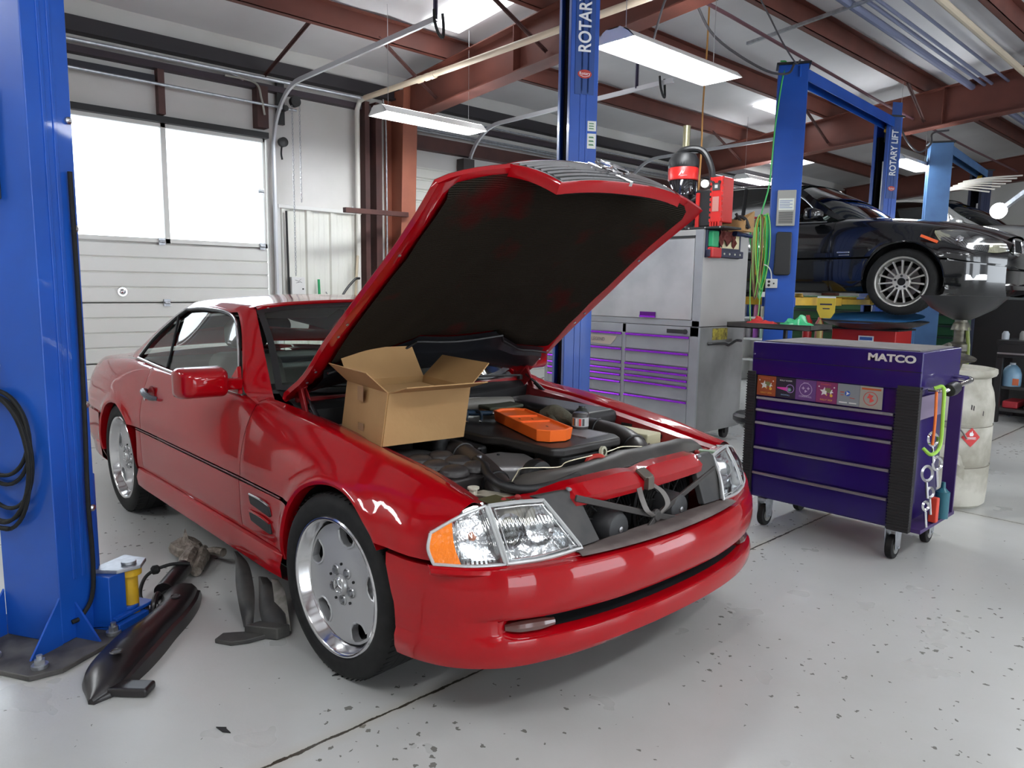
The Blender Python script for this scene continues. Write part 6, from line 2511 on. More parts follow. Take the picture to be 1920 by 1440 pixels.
g.prism([(-.03, -.06), (.03, -.06), (.03, .06), (-.03, .06)], M, 0, .002)
g.build('label_panel', mat('label_pinkish', (.45, .2, .17), .5), t)
t = thing('black_tray', 'flat black tray under the speaker and charger on the hutch top', 'tray', (-1.2, 3.5, TOPZ))
g = G()
g.box((-1.50, 3.33, TOPZ), (-1.12, 3.60, TOPZ + .018))
g.build('plate', BLACK, t, bevel=.004)
for x in (-1.46, -1.3, -1.16):
	g = G()
	g.lathe([(.008, 0), (.006, .004)], (x, 3.33, TOPZ + .01), (0, -1, 0), 10)
	g.build('rivet', STEEL, t)
t = thing('torn_box', 'torn brown cardboard box with black tools spilling out beside the red charger', 'box', (-1.15, 3.8, TOPZ))
g = G()
a = V(-1.36, 3.68, TOPZ)
panel(g, a, a + V(.20, .02, 0), a + V(.20, .02, .08), a + V(0, 0, .12))
panel(g, a + V(.20, .02, 0), a + V(.18, .22, 0), a + V(.18, .22, .18), a + V(.20, .02, .08))
panel(g, a + V(0, .22, 0), a + V(.18, .22, 0), a + V(.18, .22, .18), a + V(0, .22, .12))
panel(g, a, a + V(0, .22, 0), a + V(0, .22, .12), a + V(0, 0, .12))
g.build('carton', CARD, t)
g = G()
g.tube([(-1.29, 3.70, TOPZ + .05), (-1.23, 3.72, TOPZ + .12), (-1.17, 3.74, TOPZ + .10), (-1.14, 3.76, TOPZ + .02)], .015, 8)
g.tube([(-1.24, 3.70, TOPZ + .15), (-1.2, 3.72, TOPZ + .08), (-1.15, 3.74, TOPZ + .03)], .012, 8)
g.build('black_tool', BLACK, t)
# yellow label and black handle low on the side of the chest
t = thing('side_hook', 'black hooked handle on the side of the silver chest under a yellow label', 'handle', (XC + .05, 3.7, .9))
g = G()
g.tube([(XC + .005, 3.45, .90), (XC + .06, 3.5, .905), (XC + .07, 3.62, .90), (XC + .06, 3.7, .885), (XC + .07, 3.8, .92), (XC + .06, 3.9, .915)], .012, 8)
g.build('bar', BLACK, t)
g = G()
g.box((XC + .001, 3.52, .93), (XC + .003, 3.76, 1.03))
g.build('label', mat('dirty_yellow', (.40, .33, .04), .6, var=(30, .5, (.12, .09, .02))), t)
# stool and round shadowy thing between chest and cart
t = thing('shop_stool', 'round black stool between the silver chest and the purple cart', 'stool', (-.42, 2.75, 0))
g = G()
g.lathe([(.0, .0), (.15, .0), (.17, .02), (.17, .05), (.15, .07), (.0, .075)], (-.42, 2.75, .42), (0, 0, 1), 32)
g.build('seat', BLACK, t)
g = G()
g.cyl((-.42, 2.75, .1), (-.42, 2.75, .42), .03, seg=16)
g.build('column', STEEL, t)
for k in range(5):
	a = 2 * PI * k / 5
	g = G()
	g.bar(V(-.42, 2.75, .11), V(-.42 + .24 * math.cos(a), 2.75 + .24 * math.sin(a), .06), .035, .025)
	g.cyl((-.42 + .24 * math.cos(a) - .012, 2.75 + .24 * math.sin(a), .027), (-.42 + .24 * math.cos(a) + .012, 2.75 + .24 * math.sin(a), .027), .027, seg=14)
	g.build('leg', BLACK, t)
t = thing('wing_tray', 'flat black tray on a stand with a red rag and a green bag on it', 'tray', (-.8, 3.8, 1.05))
g = G()
g.box((-1.18, 3.55, 1.05), (-.45, 3.95, 1.062))
for a, b in (((-1.18, 3.55), (-.45, 3.565)), ((-1.18, 3.935), (-.45, 3.95)), ((-1.18, 3.55), (-1.165, 3.95)), ((-.465, 3.55), (-.45, 3.95))):
	g.box((a[0], a[1], 1.05), (b[0], b[1], 1.095))
g.build('tray_top', mat('tray_black', (.03, .028, .027), .6, var=(10, .4, (.05, .045, .04))), t, bevel=.004)
g = G()
g.cyl((-.75, 3.75, .03), (-.75, 3.75, 1.05), .018, seg=12)
g.build('post', BLACK, t)
g = G()
g.box((-1.0, 3.72, 0), (-.50, 3.78, .03))
g.box((-.78, 3.55, 0), (-.72, 3.95, .03))
g.build('foot', BLACK, t, bevel=.005)
def crumple(name, lab, cat, c, sx, sy, h, m, seed, n=14):
	g = G()
	rows = []
	for i in range(n + 1):
		r = []
		for j in range(n + 1):
			u, v = i / n * 2 - 1, j / n * 2 - 1
			rr = min(1, math.hypot(u, v))
			e = mn.noise(V(u * 2.2 + seed, v * 2.2, seed))
			e2 = mn.noise(V(u * 5 + seed, v * 5, seed + 3))
			k = 1 / max(abs(u), abs(v), 1e-6) * max(abs(u), abs(v))
			z = max(0, (1 - rr ** 2)) * h * (.7 + .8 * e + .4 * e2)
			r.append(V(c[0] + u * sx * (1 + .25 * e2), c[1] + v * sy * (1 + .25 * e), c[2] + .004 + max(0, z)))
		rows.append(r)
	g.grid(rows)
	return setp(g.build(name, m, solid=.003, angle=60), lab, cat)
crumple('rag', 'crumpled red rag on the flat black tray', 'rag', (-.96, 3.72, 1.063), .14, .1, .07, mat('rag_red', (.42, .02, .02), .85), 1.5)
crumple('plastic_bag', 'crumpled green plastic bag on the flat black tray', 'bag', (-.64, 3.72, 1.063), .15, .1, .09, mat('bag_green', (.04, .38, .16), .3), 4.2)
# ================================================================== PURPLE ROLL CART
X0, X1_, Yf, Yb = .045, .945, 1.80, 2.36
t = thing('roll_cart', 'purple roll cart lettered MATCO with a row of square stickers', 'tool cart', ((X0 + X1_) / 2, (Yf + Yb) / 2, 0))
g = G()
g.box((X0 + .01, Yf + .005, .17), (X1_ - .06, Yb, .98))
g.build('cart_body', PURPLE, t, bevel=.006)
g = G()
g.box((X0 - .0, Yf - .012, .885), (X1_ + .0, Yb + .01, 1.075))
g.build('lid', PURPLE, t, bevel=.008)
g = G()
g.box((X0 + .05, Yf + .03, 1.075), (X1_ - .03, Yb - .03, 1.080))
g.build('top_mat', mat('mat_grey', (.20, .185, .18), .7, var=(15, .3, (.15, .14, .14))), t)
g = G()
for z in (.975,):
	g.box((X0, Yf - .0135, z), (X1_, Yf - .0115, z + .003))
g.build('lid_seam', BLACK, t)
LM = mat('silver_letters', (.8, .79, .75), .3, .4)
text('lettering', 'MATCO', .050, plane_m((.80, Yf - .0145, 1.035), (1, 0, 0), (0, 0, 1)), LM, t, sx=1.28, bold=.002, ext=.0015)
PULL = mat('pull_grey', (.42, .38, .40), .3, .8)
for z1, z0 in ((.765, .695), (.695, .62), (.62, .475), (.475, .325), (.325, .175)):
	drawer(t, X0 + .035, X1_ - .11, z0, z1, Yf + .004, PURPLE, PULL, .017)
for x0, x1 in ((X0 - .02, X0 + .03), (X1_ - .105, X1_ + .0)):
	g = G()
	g.box((x0, Yf - .018, .165), (x1, Yf + .02, .905))
	n = 48
	for k in range(n):
		z = .172 + k * (.725 / n)
		g.box((x0 - .003, Yf - .0225, z), (x1 + .003, Yf - .017, z + .0075))
	g.build('rubber_bumper', mat('bumper_black', (.018, .017, .018), .65), t, bevel=.002)
g = G()       # open side bay with shelf
g.box((X1_ - .06, Yf + .02, .165), (X1_ + .045, Yb - .02, .185))
g.box((X1_ - .02, Yb - .06, .17), (X1_ + .045, Yb - .045, .90))
g.build('side_shelf', mat('violet_shelf', (.05, .02, .12), .45), t, bevel=.002)
g = G()
g.box((X1_ - .045, Yf + .10, .72), (X1_ - .035, Yf + .46, .84))
g.build('side_plate', mat('violet_plate', (.22, .17, .26), .45), t, bevel=.003)
g = G()
g.box((X1_ - .06, Yf + .02, .185), (X1_ - .05, Yb - .03, .90))
g.build('side_wall', PURPLE, t)
g = G()
g.tube([(X1_ + .0, Yf + .10, .885), (X1_ + .08, Yf + .12, .89), (X1_ + .09, Yf + .28, .905), (X1_ + .09, Yf + .44, .92), (X1_ + .0, Yf + .48, .925)], .013, 12)
g.build('push_handle', CHROME, t)
g = G()
g.lathe([(.03, -.05), (.034, 0), (.03, .05)], (X1_ + .085, Yf + .17, .892), (0, 1, .1), 16)
g.build('handle_grip', BLACK, t, bevel=.004)
for x, y, lab in ((X1_ - .09, Yf + .05, 1), (X1_ - .06, Yb - .10, 1), (X0 + .10, Yf + .05, 1), (X0 + .10, Yb - .07, 1)):
	c = bpy.data.objects.new('caster', None)
	COL.objects.link(c)
	c.parent = t
	WM[c.name] = WM[t.name]
	g = G()
	g.cyl((x - .018, y, .062), (x + .018, y, .062), .062, seg=28)
	g.build('caster_wheel', RUBBER, c, bevel=.006)
	g = G()
	g.cyl((x - .021, y, .062), (x + .021, y, .062), .036, seg=24)
	g.build('wheel_hub', mat('hub_grey', (.4, .4, .38), .35, .6), c)
	g = G()
	for s_ in (-1, 1):
		g.prism([(-.03, .05), (.03, .05), (.045, .165), (-.045, .165)], Matrix(((0, 0, 1, x + s_ * .026), (1, 0, 0, y), (0, 1, 0, 0), (0, 0, 0, 1))), -.002, .002)
	g.box((x - .03, y - .04, .150), (x + .03, y + .04, .166))
	g.cyl((x - .034, y, .062), (x + .034, y, .062), .008, seg=10)
	g.build('caster_fork', ZINC, c, bevel=.002)
# clutter hanging in the side bay
t2 = thing('bungee_strap', 'lime and orange strap hooked over the cart handle', 'strap', (X1_ + .04, Yf + .08, .6))
g = G()
g.tube([(X1_ + .04, Yf + .05, .90), (X1_ + .075, Yf + .07, .905), (X1_ + .085, Yf + .06, .80), (X1_ + .08, Yf + .08, .62), (X1_ + .06, Yf + .03, .575), (X1_ + .02, Yf + .03, .60)], .009, 8)
g.build('lime_strap', mat('lime_strap', (.35, .65, .08), .5), t2)
g = G()
g.tube([(X1_ + .055, Yf + .04, .885), (X1_ + .06, Yf + .04, .75), (X1_ + .055, Yf + .05, .62)], .007, 8)
g.build('orange_strap', mat('orange_strap', (.8, .18, .03), .5), t2)
for k, (y, z, r) in enumerate(((.10, .64, .05), (.06, .47, .055), (.20, .50, .05), (.13, .36, .04), (.08, .30, .035))):
	g = G()
	p = V(X1_ + .04, Yf + y, z)
	r *= .8
	g.lathe([(r - .008, -.008), (r, 0), (r - .008, .008), (r - .016, 0), (r - .008, -.008)], p, (.9, -.35, .1), 26, cap0=False, cap1=False)
	g.cyl(p + V(0, 0, -r), p + V(.01, 0, -r - .08), .007, seg=8)
	setp(g.build('filter_wrench', STEEL if k % 2 else CHROME), ('chrome ring wrench topmost in the side bay of the purple cart', 'steel ring wrench lowest front in the side bay of the purple cart', 'chrome ring wrench near the back of the purple cart side bay',
		 'steel ring wrench in the middle of the purple cart side bay', 'chrome ring wrench close to the cart shelf')[k], 'wrench')
g = G()
g.cyl((X1_ + .04, Yf + .33, .19), (X1_ + .04, Yf + .33, .33), .035, seg=20)
g.lathe([(.03, 0), (.012, .02), (.010, .05), (0, .052)], (X1_ + .04, Yf + .33, .33), (0, 0, 1), 20)
setp(g.build('spray_bottle', mat('bottle_teal', (.02, .12, .16), .3)), 'teal bottle standing on the side shelf of the purple cart', 'bottle')
g = G()
g.box((X1_ + .02, Yf + .19, .19), (X1_ + .06, Yf + .23, .32))
setp(g.build('red_canister', mat('can_red', (.7, .06, .03), .4), bevel=.006), 'small red canister on the side shelf of the purple cart', 'can')
# stickers: flat printed squares with their own artwork
ST = [(.05, 'RALLY 2024', 0), (1, 'ROLLY RODER', 1), (2, 'CORNWELL', 2), (0, 'RALLY 2024', 0), (3, '', 3), (4, '', 4)]
xs0, zt0, sz = .082, .884, .115
base = [(.32, .07, .02), (.02, .015, .03), (.13, .05, .20), (.22, .03, .12), (.23, .25, .27), (.34, .32, .28)]
labs = ['reddish brown square sticker with a white star burst, first of the row on the cart', 'black square sticker with a magenta streak second in the row on the cart', 'violet square sticker with a pale crest third in the row on the cart',
		'dark magenta square sticker with a white star burst, fourth in the row on the cart', 'grey square sticker with a small blue badge fifth in the row on the cart', 'silvery square sticker with a red ring at the end of the row on the cart']
def disc(g, M, x, y, r, z, n=20, r0=0):
	if r0:
		ps = []
		for k in range(n):
			a, b = 2 * PI * k / n, 2 * PI * (k + 1) / n
			g.add([M @ V(x + r0 * math.cos(a), y + r0 * math.sin(a), z), M @ V(x + r * math.cos(a), y + r * math.sin(a), z), M @ V(x + r * math.cos(b), y + r * math.sin(b), z), M @ V(x + r0 * math.cos(b), y + r0 * math.sin(b), z)], [(0, 1, 2, 3)])
	else:
		g.add([M @ V(x + r * math.cos(2 * PI * k / n), y + r * math.sin(2 * PI * k / n), z) for k in range(n)], [tuple(range(n))])
def star(g, M, x, y, r, z, n=8, k=.5, ph=0):
	g.add([M @ V(x + (r if q % 2 == 0 else r * k) * math.cos(PI * q / n + ph), y + (r if q % 2 == 0 else r * k) * math.sin(PI * q / n + ph), z) for q in range(2 * n)], [tuple(range(2 * n))])
def pm(n, c): return mat('print_' + n, c, .5)
for k in range(6):
	xx = xs0 + sz * k + sz / 2
	M = plane_m((xx, Yf - .0135 if False else Yf - .0075, zt0 - sz / 2 - .0), (1, 0, 0), (0, 0, 1))
	s_ = thing('sticker', labs[k], 'sticker', M.translation)
	g = G()
	h = sz / 2 - .0008
	g.prism([(-h, -h), (h, -h), (h, h), (-h, h)], M, 0, .0008)
	g.build('backing', pm('st%d' % k, base[k]), s_)
	z = .0011
	def sub(nm, fn, m):
		g = G()
		fn(g)
		g.build(nm, m, s_)
	if k in (0, 3):
		sub('star_burst', lambda g: (star(g, M, -.012, .004, .026, z, 5, .45, .3), star(g, M, .022, .006, .016, z, 5, .5, 1), disc(g, M, -.042, .030, .004, z), disc(g, M, .040, .030, .004, z)), pm('white', (.75, .75, .72)))
		sub('green_blot', lambda g: (star(g, M, .010, .012, .018, z + .0002, 6, .6), star(g, M, -.002, .016, .010, z + .0003, 5, .6)), pm('olive', (.18, .2, .08)))
		sub('yellow_blot', lambda g: (disc(g, M, .026, -.014, .008, z + .0003), star(g, M, .0, -.012, .006, z + .0004)), pm('gold', (.7, .42, .05)))
		text('heading', 'POWERFUL', .011, M @ Matrix.Translation((-.006, .042, z)), pm('rust', (.6, .12, .05)), s_, ext=.0001)
		text('caption', 'RALLY 2024', .013, M @ Matrix.Translation((0, -.040, z)), pm('gold2', (.75, .4, .05)), s_, ext=.0001)
	elif k == 1:
		text('heading', 'ROLLY RODER', .011, M @ Matrix.Translation((0, .040, z)), pm('white', (.75, .75, .72)), s_, ext=.0001)
		sub('magenta_streak', lambda g: g.add([M @ V(-.050, -.006, z), M @ V(-.018, -.012, z), M @ V(.012, -.018, z), M @ V(.014, .004, z), M @ V(-.022, .002, z), M @ V(-.05, .0, z)], [(0, 1, 2, 3, 4, 5)]), pm('magenta', (.65, .05, .35)))
		sub('ring', lambda g: disc(g, M, .026, -.002, .024, z + .0002, 24, .020), pm('violet', (.35, .2, .5)))
		sub('emblem', lambda g: star(g, M, .022, -.008, .013, z + .0004, 6, .6), pm('teal', (.2, .4, .35)))
		text('caption', 'SNOWFALL', .010, M @ Matrix.Translation((0, -.040, z)), pm('skyblue', (.3, .5, .7)), s_, ext=.0001)
	elif k == 2:
		text('heading', 'RALLY', .010, M @ Matrix.Translation((0, .040, z)), pm('mauve', (.5, .4, .55)), s_, ext=.0001)
		sub('crest', lambda g: (disc(g, M, 0, .004, .036, z, 28, .033), star(g, M, -.014, .010, .011, z, 4, .4), star(g, M, .014, .010, .011, z, 4, .4), star(g, M, 0, -.006, .010, z, 3, .5)), pm('mauve', (.5, .4, .55)))
		text('caption', 'CORNWALL', .013, M @ Matrix.Translation((0, -.036, z)), pm('lilac', (.6, .52, .66)), s_, ext=.0001)
	elif k == 4:
		sub('badge', lambda g: disc(g, M, -.004, .008, .014, z), pm('royal', (.03, .10, .45)))
		sub('figure', lambda g: star(g, M, -.004, .008, .012, z + .0003, 3, .4), pm('white', (.75, .75, .72)))
		sub('red_marks', lambda g: (g.prism([(-.042, .010), (-.022, .010), (-.022, .016), (-.042, .016)], M, z, z + .0002), g.prism([(-.040, -.004), (-.024, -.004), (-.024, 0), (-.040, 0)], M, z, z + .0002), g.prism([(.008, -.016), (.034, -.018), (.034, -.014), (.008, -.012)], M, z, z + .0002)), pm('brick', (.45, .08, .06)))
		sub('caption_bars', lambda g: (g.prism([(-.046, -.044), (-.004, -.044), (-.004, -.038), (-.046, -.038)], M, z, z + .0002), g.prism([(.006, -.044), (.044, -.044), (.044, -.038), (.006, -.038)], M, z, z + .0002)), pm('white', (.75, .75, .72)))
	else:
		sub('top_band', lambda g: g.prism([(-.048, .038), (.048, .038), (.048, .048), (-.048, .048)], M, z, z + .0002), pm('rust2', (.5, .1, .03)))
		sub('red_ring', lambda g: disc(g, M, -.002, -.006, .036, z, 30, .032), pm('ringred', (.5, .08, .07)))
		sub('red_figure', lambda g: (star(g, M, -.004, .004, .018, z, 4, .55, .4), star(g, M, .002, -.014, .015, z + .0002, 3, .6)), pm('figred', (.65, .08, .07)))
# ================================================================== DRUM, OIL DRAIN, BENCHES
DX, DY = .61, 3.275
t = thing('plastic_drum', 'dirty white drum with a red flame label beside the purple cart', 'drum', (DX, DY, 0))
DRM = mat('drum_white', (.56, .54, .47), .5, var=(5, .55, (.33, .31, .25)), bump=(6, .3))
g = G()
g.lathe([(.265, 0), (.285, .02), (.290, .10), (.292, .26), (.286, .275), (.292, .29), (.292, .52), (.286, .535), (.292, .55), (.292, .66), (.280, .74), (.262, .79), (.258, .83), (.285, .845), (.292, .86), (.290, .885), (.275, .888), (.268, .86), (.25, .85), (.0, .845)], (DX, DY, 0), (0, 0, 1), 56)
g.build('drum_body', DRM, t)
g = G()
for r, z in ((.293, .270), (.293, .530)):
	g.lathe([(r - .001, -.003), (r + .001, 0), (r - .001, .003)], (DX, DY, z), (0, 0, 1), 56, cap0=False, cap1=False)
g.build('hoop_line', mat('drum_dirt', (.20, .18, .14), .7), t)
def ondrum(a, z, r=.2945):
	return V(DX + r * math.cos(a), DY + r * math.sin(a), z)
a0 = math.atan2(-2.09 - DY, 2.18 - DX) + .62
g = G()
c = .47
dia = [(0, .062), (.062, 0), (0, -.062), (-.062, 0)]
n = 8
rows = []
for i in range(n + 1):
	u = -1 + 2 * i / n
	w = (1 - abs(u)) * .062
	rows.append([ondrum(a0 + u * .062 / .29, c - w), ondrum(a0 + u * .062 / .29, c), ondrum(a0 + u * .062 / .29, c + w)])
g.grid(rows)
lb = g.build('hazard_label', mat('hazard_red', (.60, .03, .03), .45), t)
g = G()
for fl in ([(-.010, .008), (.010, .008), (.014, .022), (.006, .030), (.003, .044), (-.004, .030), (-.010, .034), (-.014, .020)], [(-.03, -.004), (.03, -.004), (.03, .0), (-.03, .0)]):
	g.add([ondrum(a0 + x / .29, c + y, .2962) for x, y in fl], [tuple(range(len(fl)))])
g.build('flame_mark', LET, lb)
M = plane_m(ondrum(a0, c - .010, .2965), V(-math.sin(a0), math.cos(a0), 0), (0, 0, 1))
text('hazard_lettering', 'FLAMMABLE', .012, M, LET, lb, ext=.0001)
g = G()
for a, z in ((-.05, .66), (.0, .655), (-.3, .72), (-.34, .70), (-.42, .60), (.25, .62)):
	g.add([ondrum(a0 + a + x / .29, z + y, .2925) for x, y in ((-.004, -.012), (.004, -.018), (.006, .012), (-.002, .018))], [(0, 1, 2, 3)])
g.build('dirt_marks', mat('drum_mark', (.06, .05, .05), .8), t)
g = G()
rows = [[ondrum(a0 - .95 + k * .11, .37 + .05 * math.sin(k * .5) - q * .07, .291 + .055 * math.sin(PI * q / 2) * math.sin(PI * k / 8)) for q in range(3)] for k in range(9)]
g.grid(rows)
g.build('moulded_handle', DRM, t)
g = G()
g.tube([ondrum(a0 - .85 + .08 * k, .57 - .012 * (k - 4) ** 2 * .35, .30 + .012) for k in range(10)], .006, 6)
g.build('wire_bail', mat('dull_wire', (.22, .2, .18), .5, .5), t)
t = thing('oil_drain', 'black oil drain pan on a grimy pillar above the white drum', 'oil drain', (.36, 4.4, 0))
g = G()
g.lathe([(.06, 1.16), (.12, 1.19), (.22, 1.25), (.29, 1.33), (.30, 1.345), (.285, 1.34), (.2, 1.26), (.04, 1.19)], (.36, 4.4, 0), (0, 0, 1), 40)
g.build('drain_pan', mat('pan_black', (.03, .03, .032), .4), t)
g = G()
g.cyl((.36, 4.4, .10), (.36, 4.4, 1.17), .045, seg=20)
g.lathe([(.07, 0), (.06, .04), (.05, .06)], (.36, 4.4, 1.08), (0, 0, 1), 20)
g.lathe([(.055, 0), (.075, .02), (.075, .07), (.05, .09)], (.36, 4.4, .90), (0, 0, 1), 20)
g.build('pillar', mat('grimy_steel', (.18, .17, .13), .4, .6, var=(14, .5, (.06, .055, .05))), t)
g = G()
g.tube([(.41, 4.38, 1.1), (.43, 4.38, .9), (.42, 4.38, .6)], .014, 8)
g.build('sight_tube', mat('olive_tube', (.16, .20, .04), .4), t)
g = G()
g.lathe([(.20, 0), (.22, .03), (.22, .34), (.2, .37), (.0, .38)], (.36, 4.4, .09), (0, 0, 1), 32)
g.cyl((.20, 4.4, .045), (.52, 4.4, .045), .045, seg=20)
g.build('tank', BLACK, t, bevel=.004)
t = thing('funnel', 'steel funnel and pump fittings standing in the mouth of the white drum', 'funnel', (DX, DY, .85))
g = G()
g.lathe([(.03, .0), (.035, .05), (.10, .085), (.105, .095), (.09, .09), (.02, .05)], (DX + .06, DY - .03, .87), (.2, -.1, 1), 28)
g.cyl((DX - .04, DY, .85), (DX - .04, DY, 1.02), .028, seg=16)
g.cyl((DX - .04, DY, 1.0), (DX + .02, DY - .03, 1.03), .018, seg=12)
g.build('fittings', _mats['grimy_steel'], t)
# black work bench to the far right with its drawer front, shelf and litter
BY = 7.0
t = thing('workbench', 'black workbench with pegboard back at the right edge beyond the white drum', 'workbench', (.8, BY + .3, 0))
g = G()
g.box((-.02, BY, .84), (1.9, BY + .7, .88))
g.build('bench_top', BLACK, t, bevel=.004)
g = G()
g.box((.0, BY - .01, .70), (1.88, BY + .02, .84))
g.build('apron_drawer', BLACK, t, bevel=.004)
g = G()
g.box((.0, BY - .03, .735), (1.88, BY - .01, .752))
g.build('drawer_bar', mat('bar_steel', (.45, .45, .45), .3, .8), t)
g = G()
g.box((-.42, BY + .66, 0), (1.9, BY + .70, 1.30))
g.build('back_panel', mat('bench_back', (.012, .012, .013), .5), t)
g = G()
g.box((.12, BY + .64, 1.22), (.34, BY + .665, 1.28))
g.build('recessed_handle', mat('handle_pewter', (.25, .24, .22), .4, .7), t, bevel=.01)
for x in (.02, 1.84):
	for y in (BY + .04, BY + .66):
		g = G()
		g.box((x - .03, y - .03, 0), (x + .03, y + .03, .84))
		g.build('leg', BLACK, t, bevel=.003)
g = G()
g.box((0, BY + .05, .36), (1.88, BY + .66, .39))
g.box((0, BY + .05, .12), (1.88, BY + .66, .15))
g.build('lower_shelf', mat('shelf_dark', (.03, .03, .03), .5), t)
g = G()
g.box((0, BY + .62, .15), (1.88, BY + .66, .72))
g.build('shelf_back', mat('shelf_back_grey', (.07, .072, .07), .6), t)
t = thing('hutch_cabinet', 'grey cabinet box standing on the black bench back', 'cabinet', (.6, BY + .9, 1.3))
g = G()
g.box((-.30, BY + .72, 0), (1.9, BY + 1.1, 1.40))
g.build('cabinet_body', mat('cab_grey', (.12, .13, .13), .5), t, bevel=.004)
t = thing('jug', 'translucent blue jug on the lower shelf of the black bench', 'jug', (.11, BY + .2, .39))
g = G()
g.lathe([(.085, 0), (.09, .01), (.09, .13), (.07, .19), (.035, .225), (.025, .23)], (.12, BY + .12, .392), (0, 0, 1), 24)
g.build('jug_body', mat('jug_blue', (.18, .32, .45), .3), t)
g = G()
g.lathe([(.027, 0), (.027, .02), (.0, .022)], (.12, BY + .12, .62), (0, 0, 1), 18)
g.build('cap', mat('cap_pale', (.5, .55, .6), .4), t)
g = G()
g.box((.15, BY + .03, .41), (.205, BY + .04, .48))
g.build('label', mat('jug_label', (.5, .12, .05), .5), t)
items = [('cup', 'small bright cup at the end of the black bench top', 'cup', 0, .035, .09, (.5, .55, .6)), ('bottle', 'orange tinted bottle on the black bench top', 'bottle', .30, .03, .13, (.55, .25, .1)),
		 ('jar', 'clear jar between cup and orange tinted bottle', 'jar', .16, .035, .10, (.25, .25, .24))]
for nm, lab, cat, dx, r, h, c in items:
	g = G()
	g.lathe([(r * .9, 0), (r, .004), (r, h * .7), (r * .7, h * .9), (r * .6, h), (0, h)], (.02 + dx, BY + .15, .881), (0, 0, 1), 20)
	setp(g.build(nm, mat('bench_' + nm, c, .25)), lab, cat)
g = G()
g.tube([(.20, BY + .2, .885), (.24, BY + .25, 1.05)], .008, 8)
setp(g.build('screwdriver', STEEL), 'thin steel rod leaning up from the black bench top', 'tool')
crumple('rag', 'flat red rag on the black bench top', 'rag', (.42, BY + .2, .882), .12, .08, .05, _mats['rag_red'], 7.7)
g = G()
g.lathe([(.0, 0), (.05, .01), (.06, .04), (.05, .08), (.0, .09)], (.66, BY + .2, .881), (0, 0, 1), 20)
setp(g.build('ball', mat('ball_red', (.7, .05, .03), .4)), 'round bright red blob beside the flat red rag on the black bench', 'ball')
for k, (x, z, c, w, lab) in enumerate(((.06, .152, (.35, .02, .03), .14, 'dark red case on the bottom shelf of the black bench'), (.26, .152, (.45, .40, .33), .2, 'tan box on the bottom shelf of the black bench'), (.54, .152, (.45, .47, .5), .3, 'pale case on the bottom shelf of the black bench'),
							  (.28, .392, (.10, .07, .06), .3, 'dark brown bag beside the blue jug on the bench shelf'))):
	g = G()
	g.box((x, BY + .10, z), (x + w, BY + .45, z + (.075 if k < 3 else .05)))
	setp(g.build('case', mat('case_%d' % k, c, .5), bevel=.012), lab, 'case')
# second lower black unit right of the drum
# green tool chest in the far bay, red cart with a blue round tray in front of it
GREEN = mat('green_chest', (.015, .07, .02), .4)
t = thing('tool_chest', 'dark green tool chest with black trim under the black sedan', 'tool cabinet', (-2.2, 9.3, 0))
g = G()
g.box((-3.4, 9.15, .1), (-1.02, 9.75, 1.30))
g.build('chest_body', GREEN, t, bevel=.01)
for i in range(7):
	for x0, x1 in ((-3.36, -2.25), (-2.2, -1.06)):
		z1 = 1.24 - i * .155
		g = G()
		g.box((x0, 9.13, z1 - .14), (x1, 9.16, z1))
		d = g.build('drawer', GREEN, t, bevel=.003)
		g = G()
		g.box((x0, 9.115, z1 - .025), (x1, 9.135, z1 - .004))
		g.build('drawer_pull', BLACK, d)
for x in (-3.3, -1.12):
	g = G()
	g.cyl((x - .03, 9.4, .05), (x + .03, 9.4, .05), .05, seg=18)
	g.build('caster', BLACK, t)
t = thing('red_cart', 'low red service cart standing between the blue columns beyond the purple cart', 'tool cart', (-.55, 5.6, 0))
RDC = mat('cart_red', (.42, .015, .015), .4)
g = G()
g.box((-1.15, 5.55, .14), (-.52, 5.98, .99))
g.build('cart_body', RDC, t, bevel=.01)
g = G()
g.box((-1.18, 5.53, .985), (-.49, 6.0, 1.0))
g.build('cart_top', BLACK, t, bevel=.004)
g = G()
M = plane_m((-.80, 5.547, .90), (1, 0, 0), (0, 0, 1))
g.prism([(-.075, -.028), (.075, -.028), (.075, .028), (-.075, .028)], M, 0, .002)
bd = g.build('badge', LET, t, bevel=.004)
g = G()
g.prism([(-.062, -.016), (.062, -.016), (.062, .016), (-.062, .016)], M, .002, .003)
g.build('badge_stripe', mat('badge_blue', (.05, .12, .4), .4), t)
for x in (-1.1, -.57):
	for y in (5.6, 5.93):
		g = G()
		g.cyl((x - .02, y, .06), (x + .02, y, .06), .06, seg=18)
		g.box((x - .03, y - .03, .06), (x + .03, y + .03, .14))
		g.build('caster', BLACK, t)
t = thing('round_tray', 'wide shallow blue topped round tray lying on the red cart', 'tray', (-.78, 5.75, 1.0))
g = G()
g.lathe([(.30, 0), (.42, .03), (.50, .07), (.505, .08), (.49, .082)], (-.82, 5.75, 1.0), (0, 0, 1), 48)
g.build('tray_rim', BLACK, t)
g = G()
g.lathe([(.0, .0), (.46, .0), (.47, .01), (.0, .016)], (-.82, 5.72, 1.105), (0, -.10, 1), 48)
g.build('tray_disc', mat('disc_blue', (.02, .13, .35), .5, var=(6, .4, (.03, .18, .42))), t)
for k, (x, y, r, h, c, lab) in enumerate(((-1.32, 5.35, .045, .26, (.45, .02, .02), 'red gas bottle left of the red cart'), (-1.18, 5.33, .03, .22, (.35, .28, .08), 'thin brass bottle between red cart and red gas bottle'), (-1.24, 5.45, .04, .24, (.45, .08, .07), 'pale red bottle next to the red cart'))):
	g = G()
	g.lathe([(r * .95, 0), (r, .01), (r, h * .75), (r * .5, h * .9), (r * .4, h), (0, h)], (x, y, .86), (0, 0, 1), 18)
	setp(g.build('bottle', mat('side_bottle_%d' % k, c, .3)), lab, 'bottle')
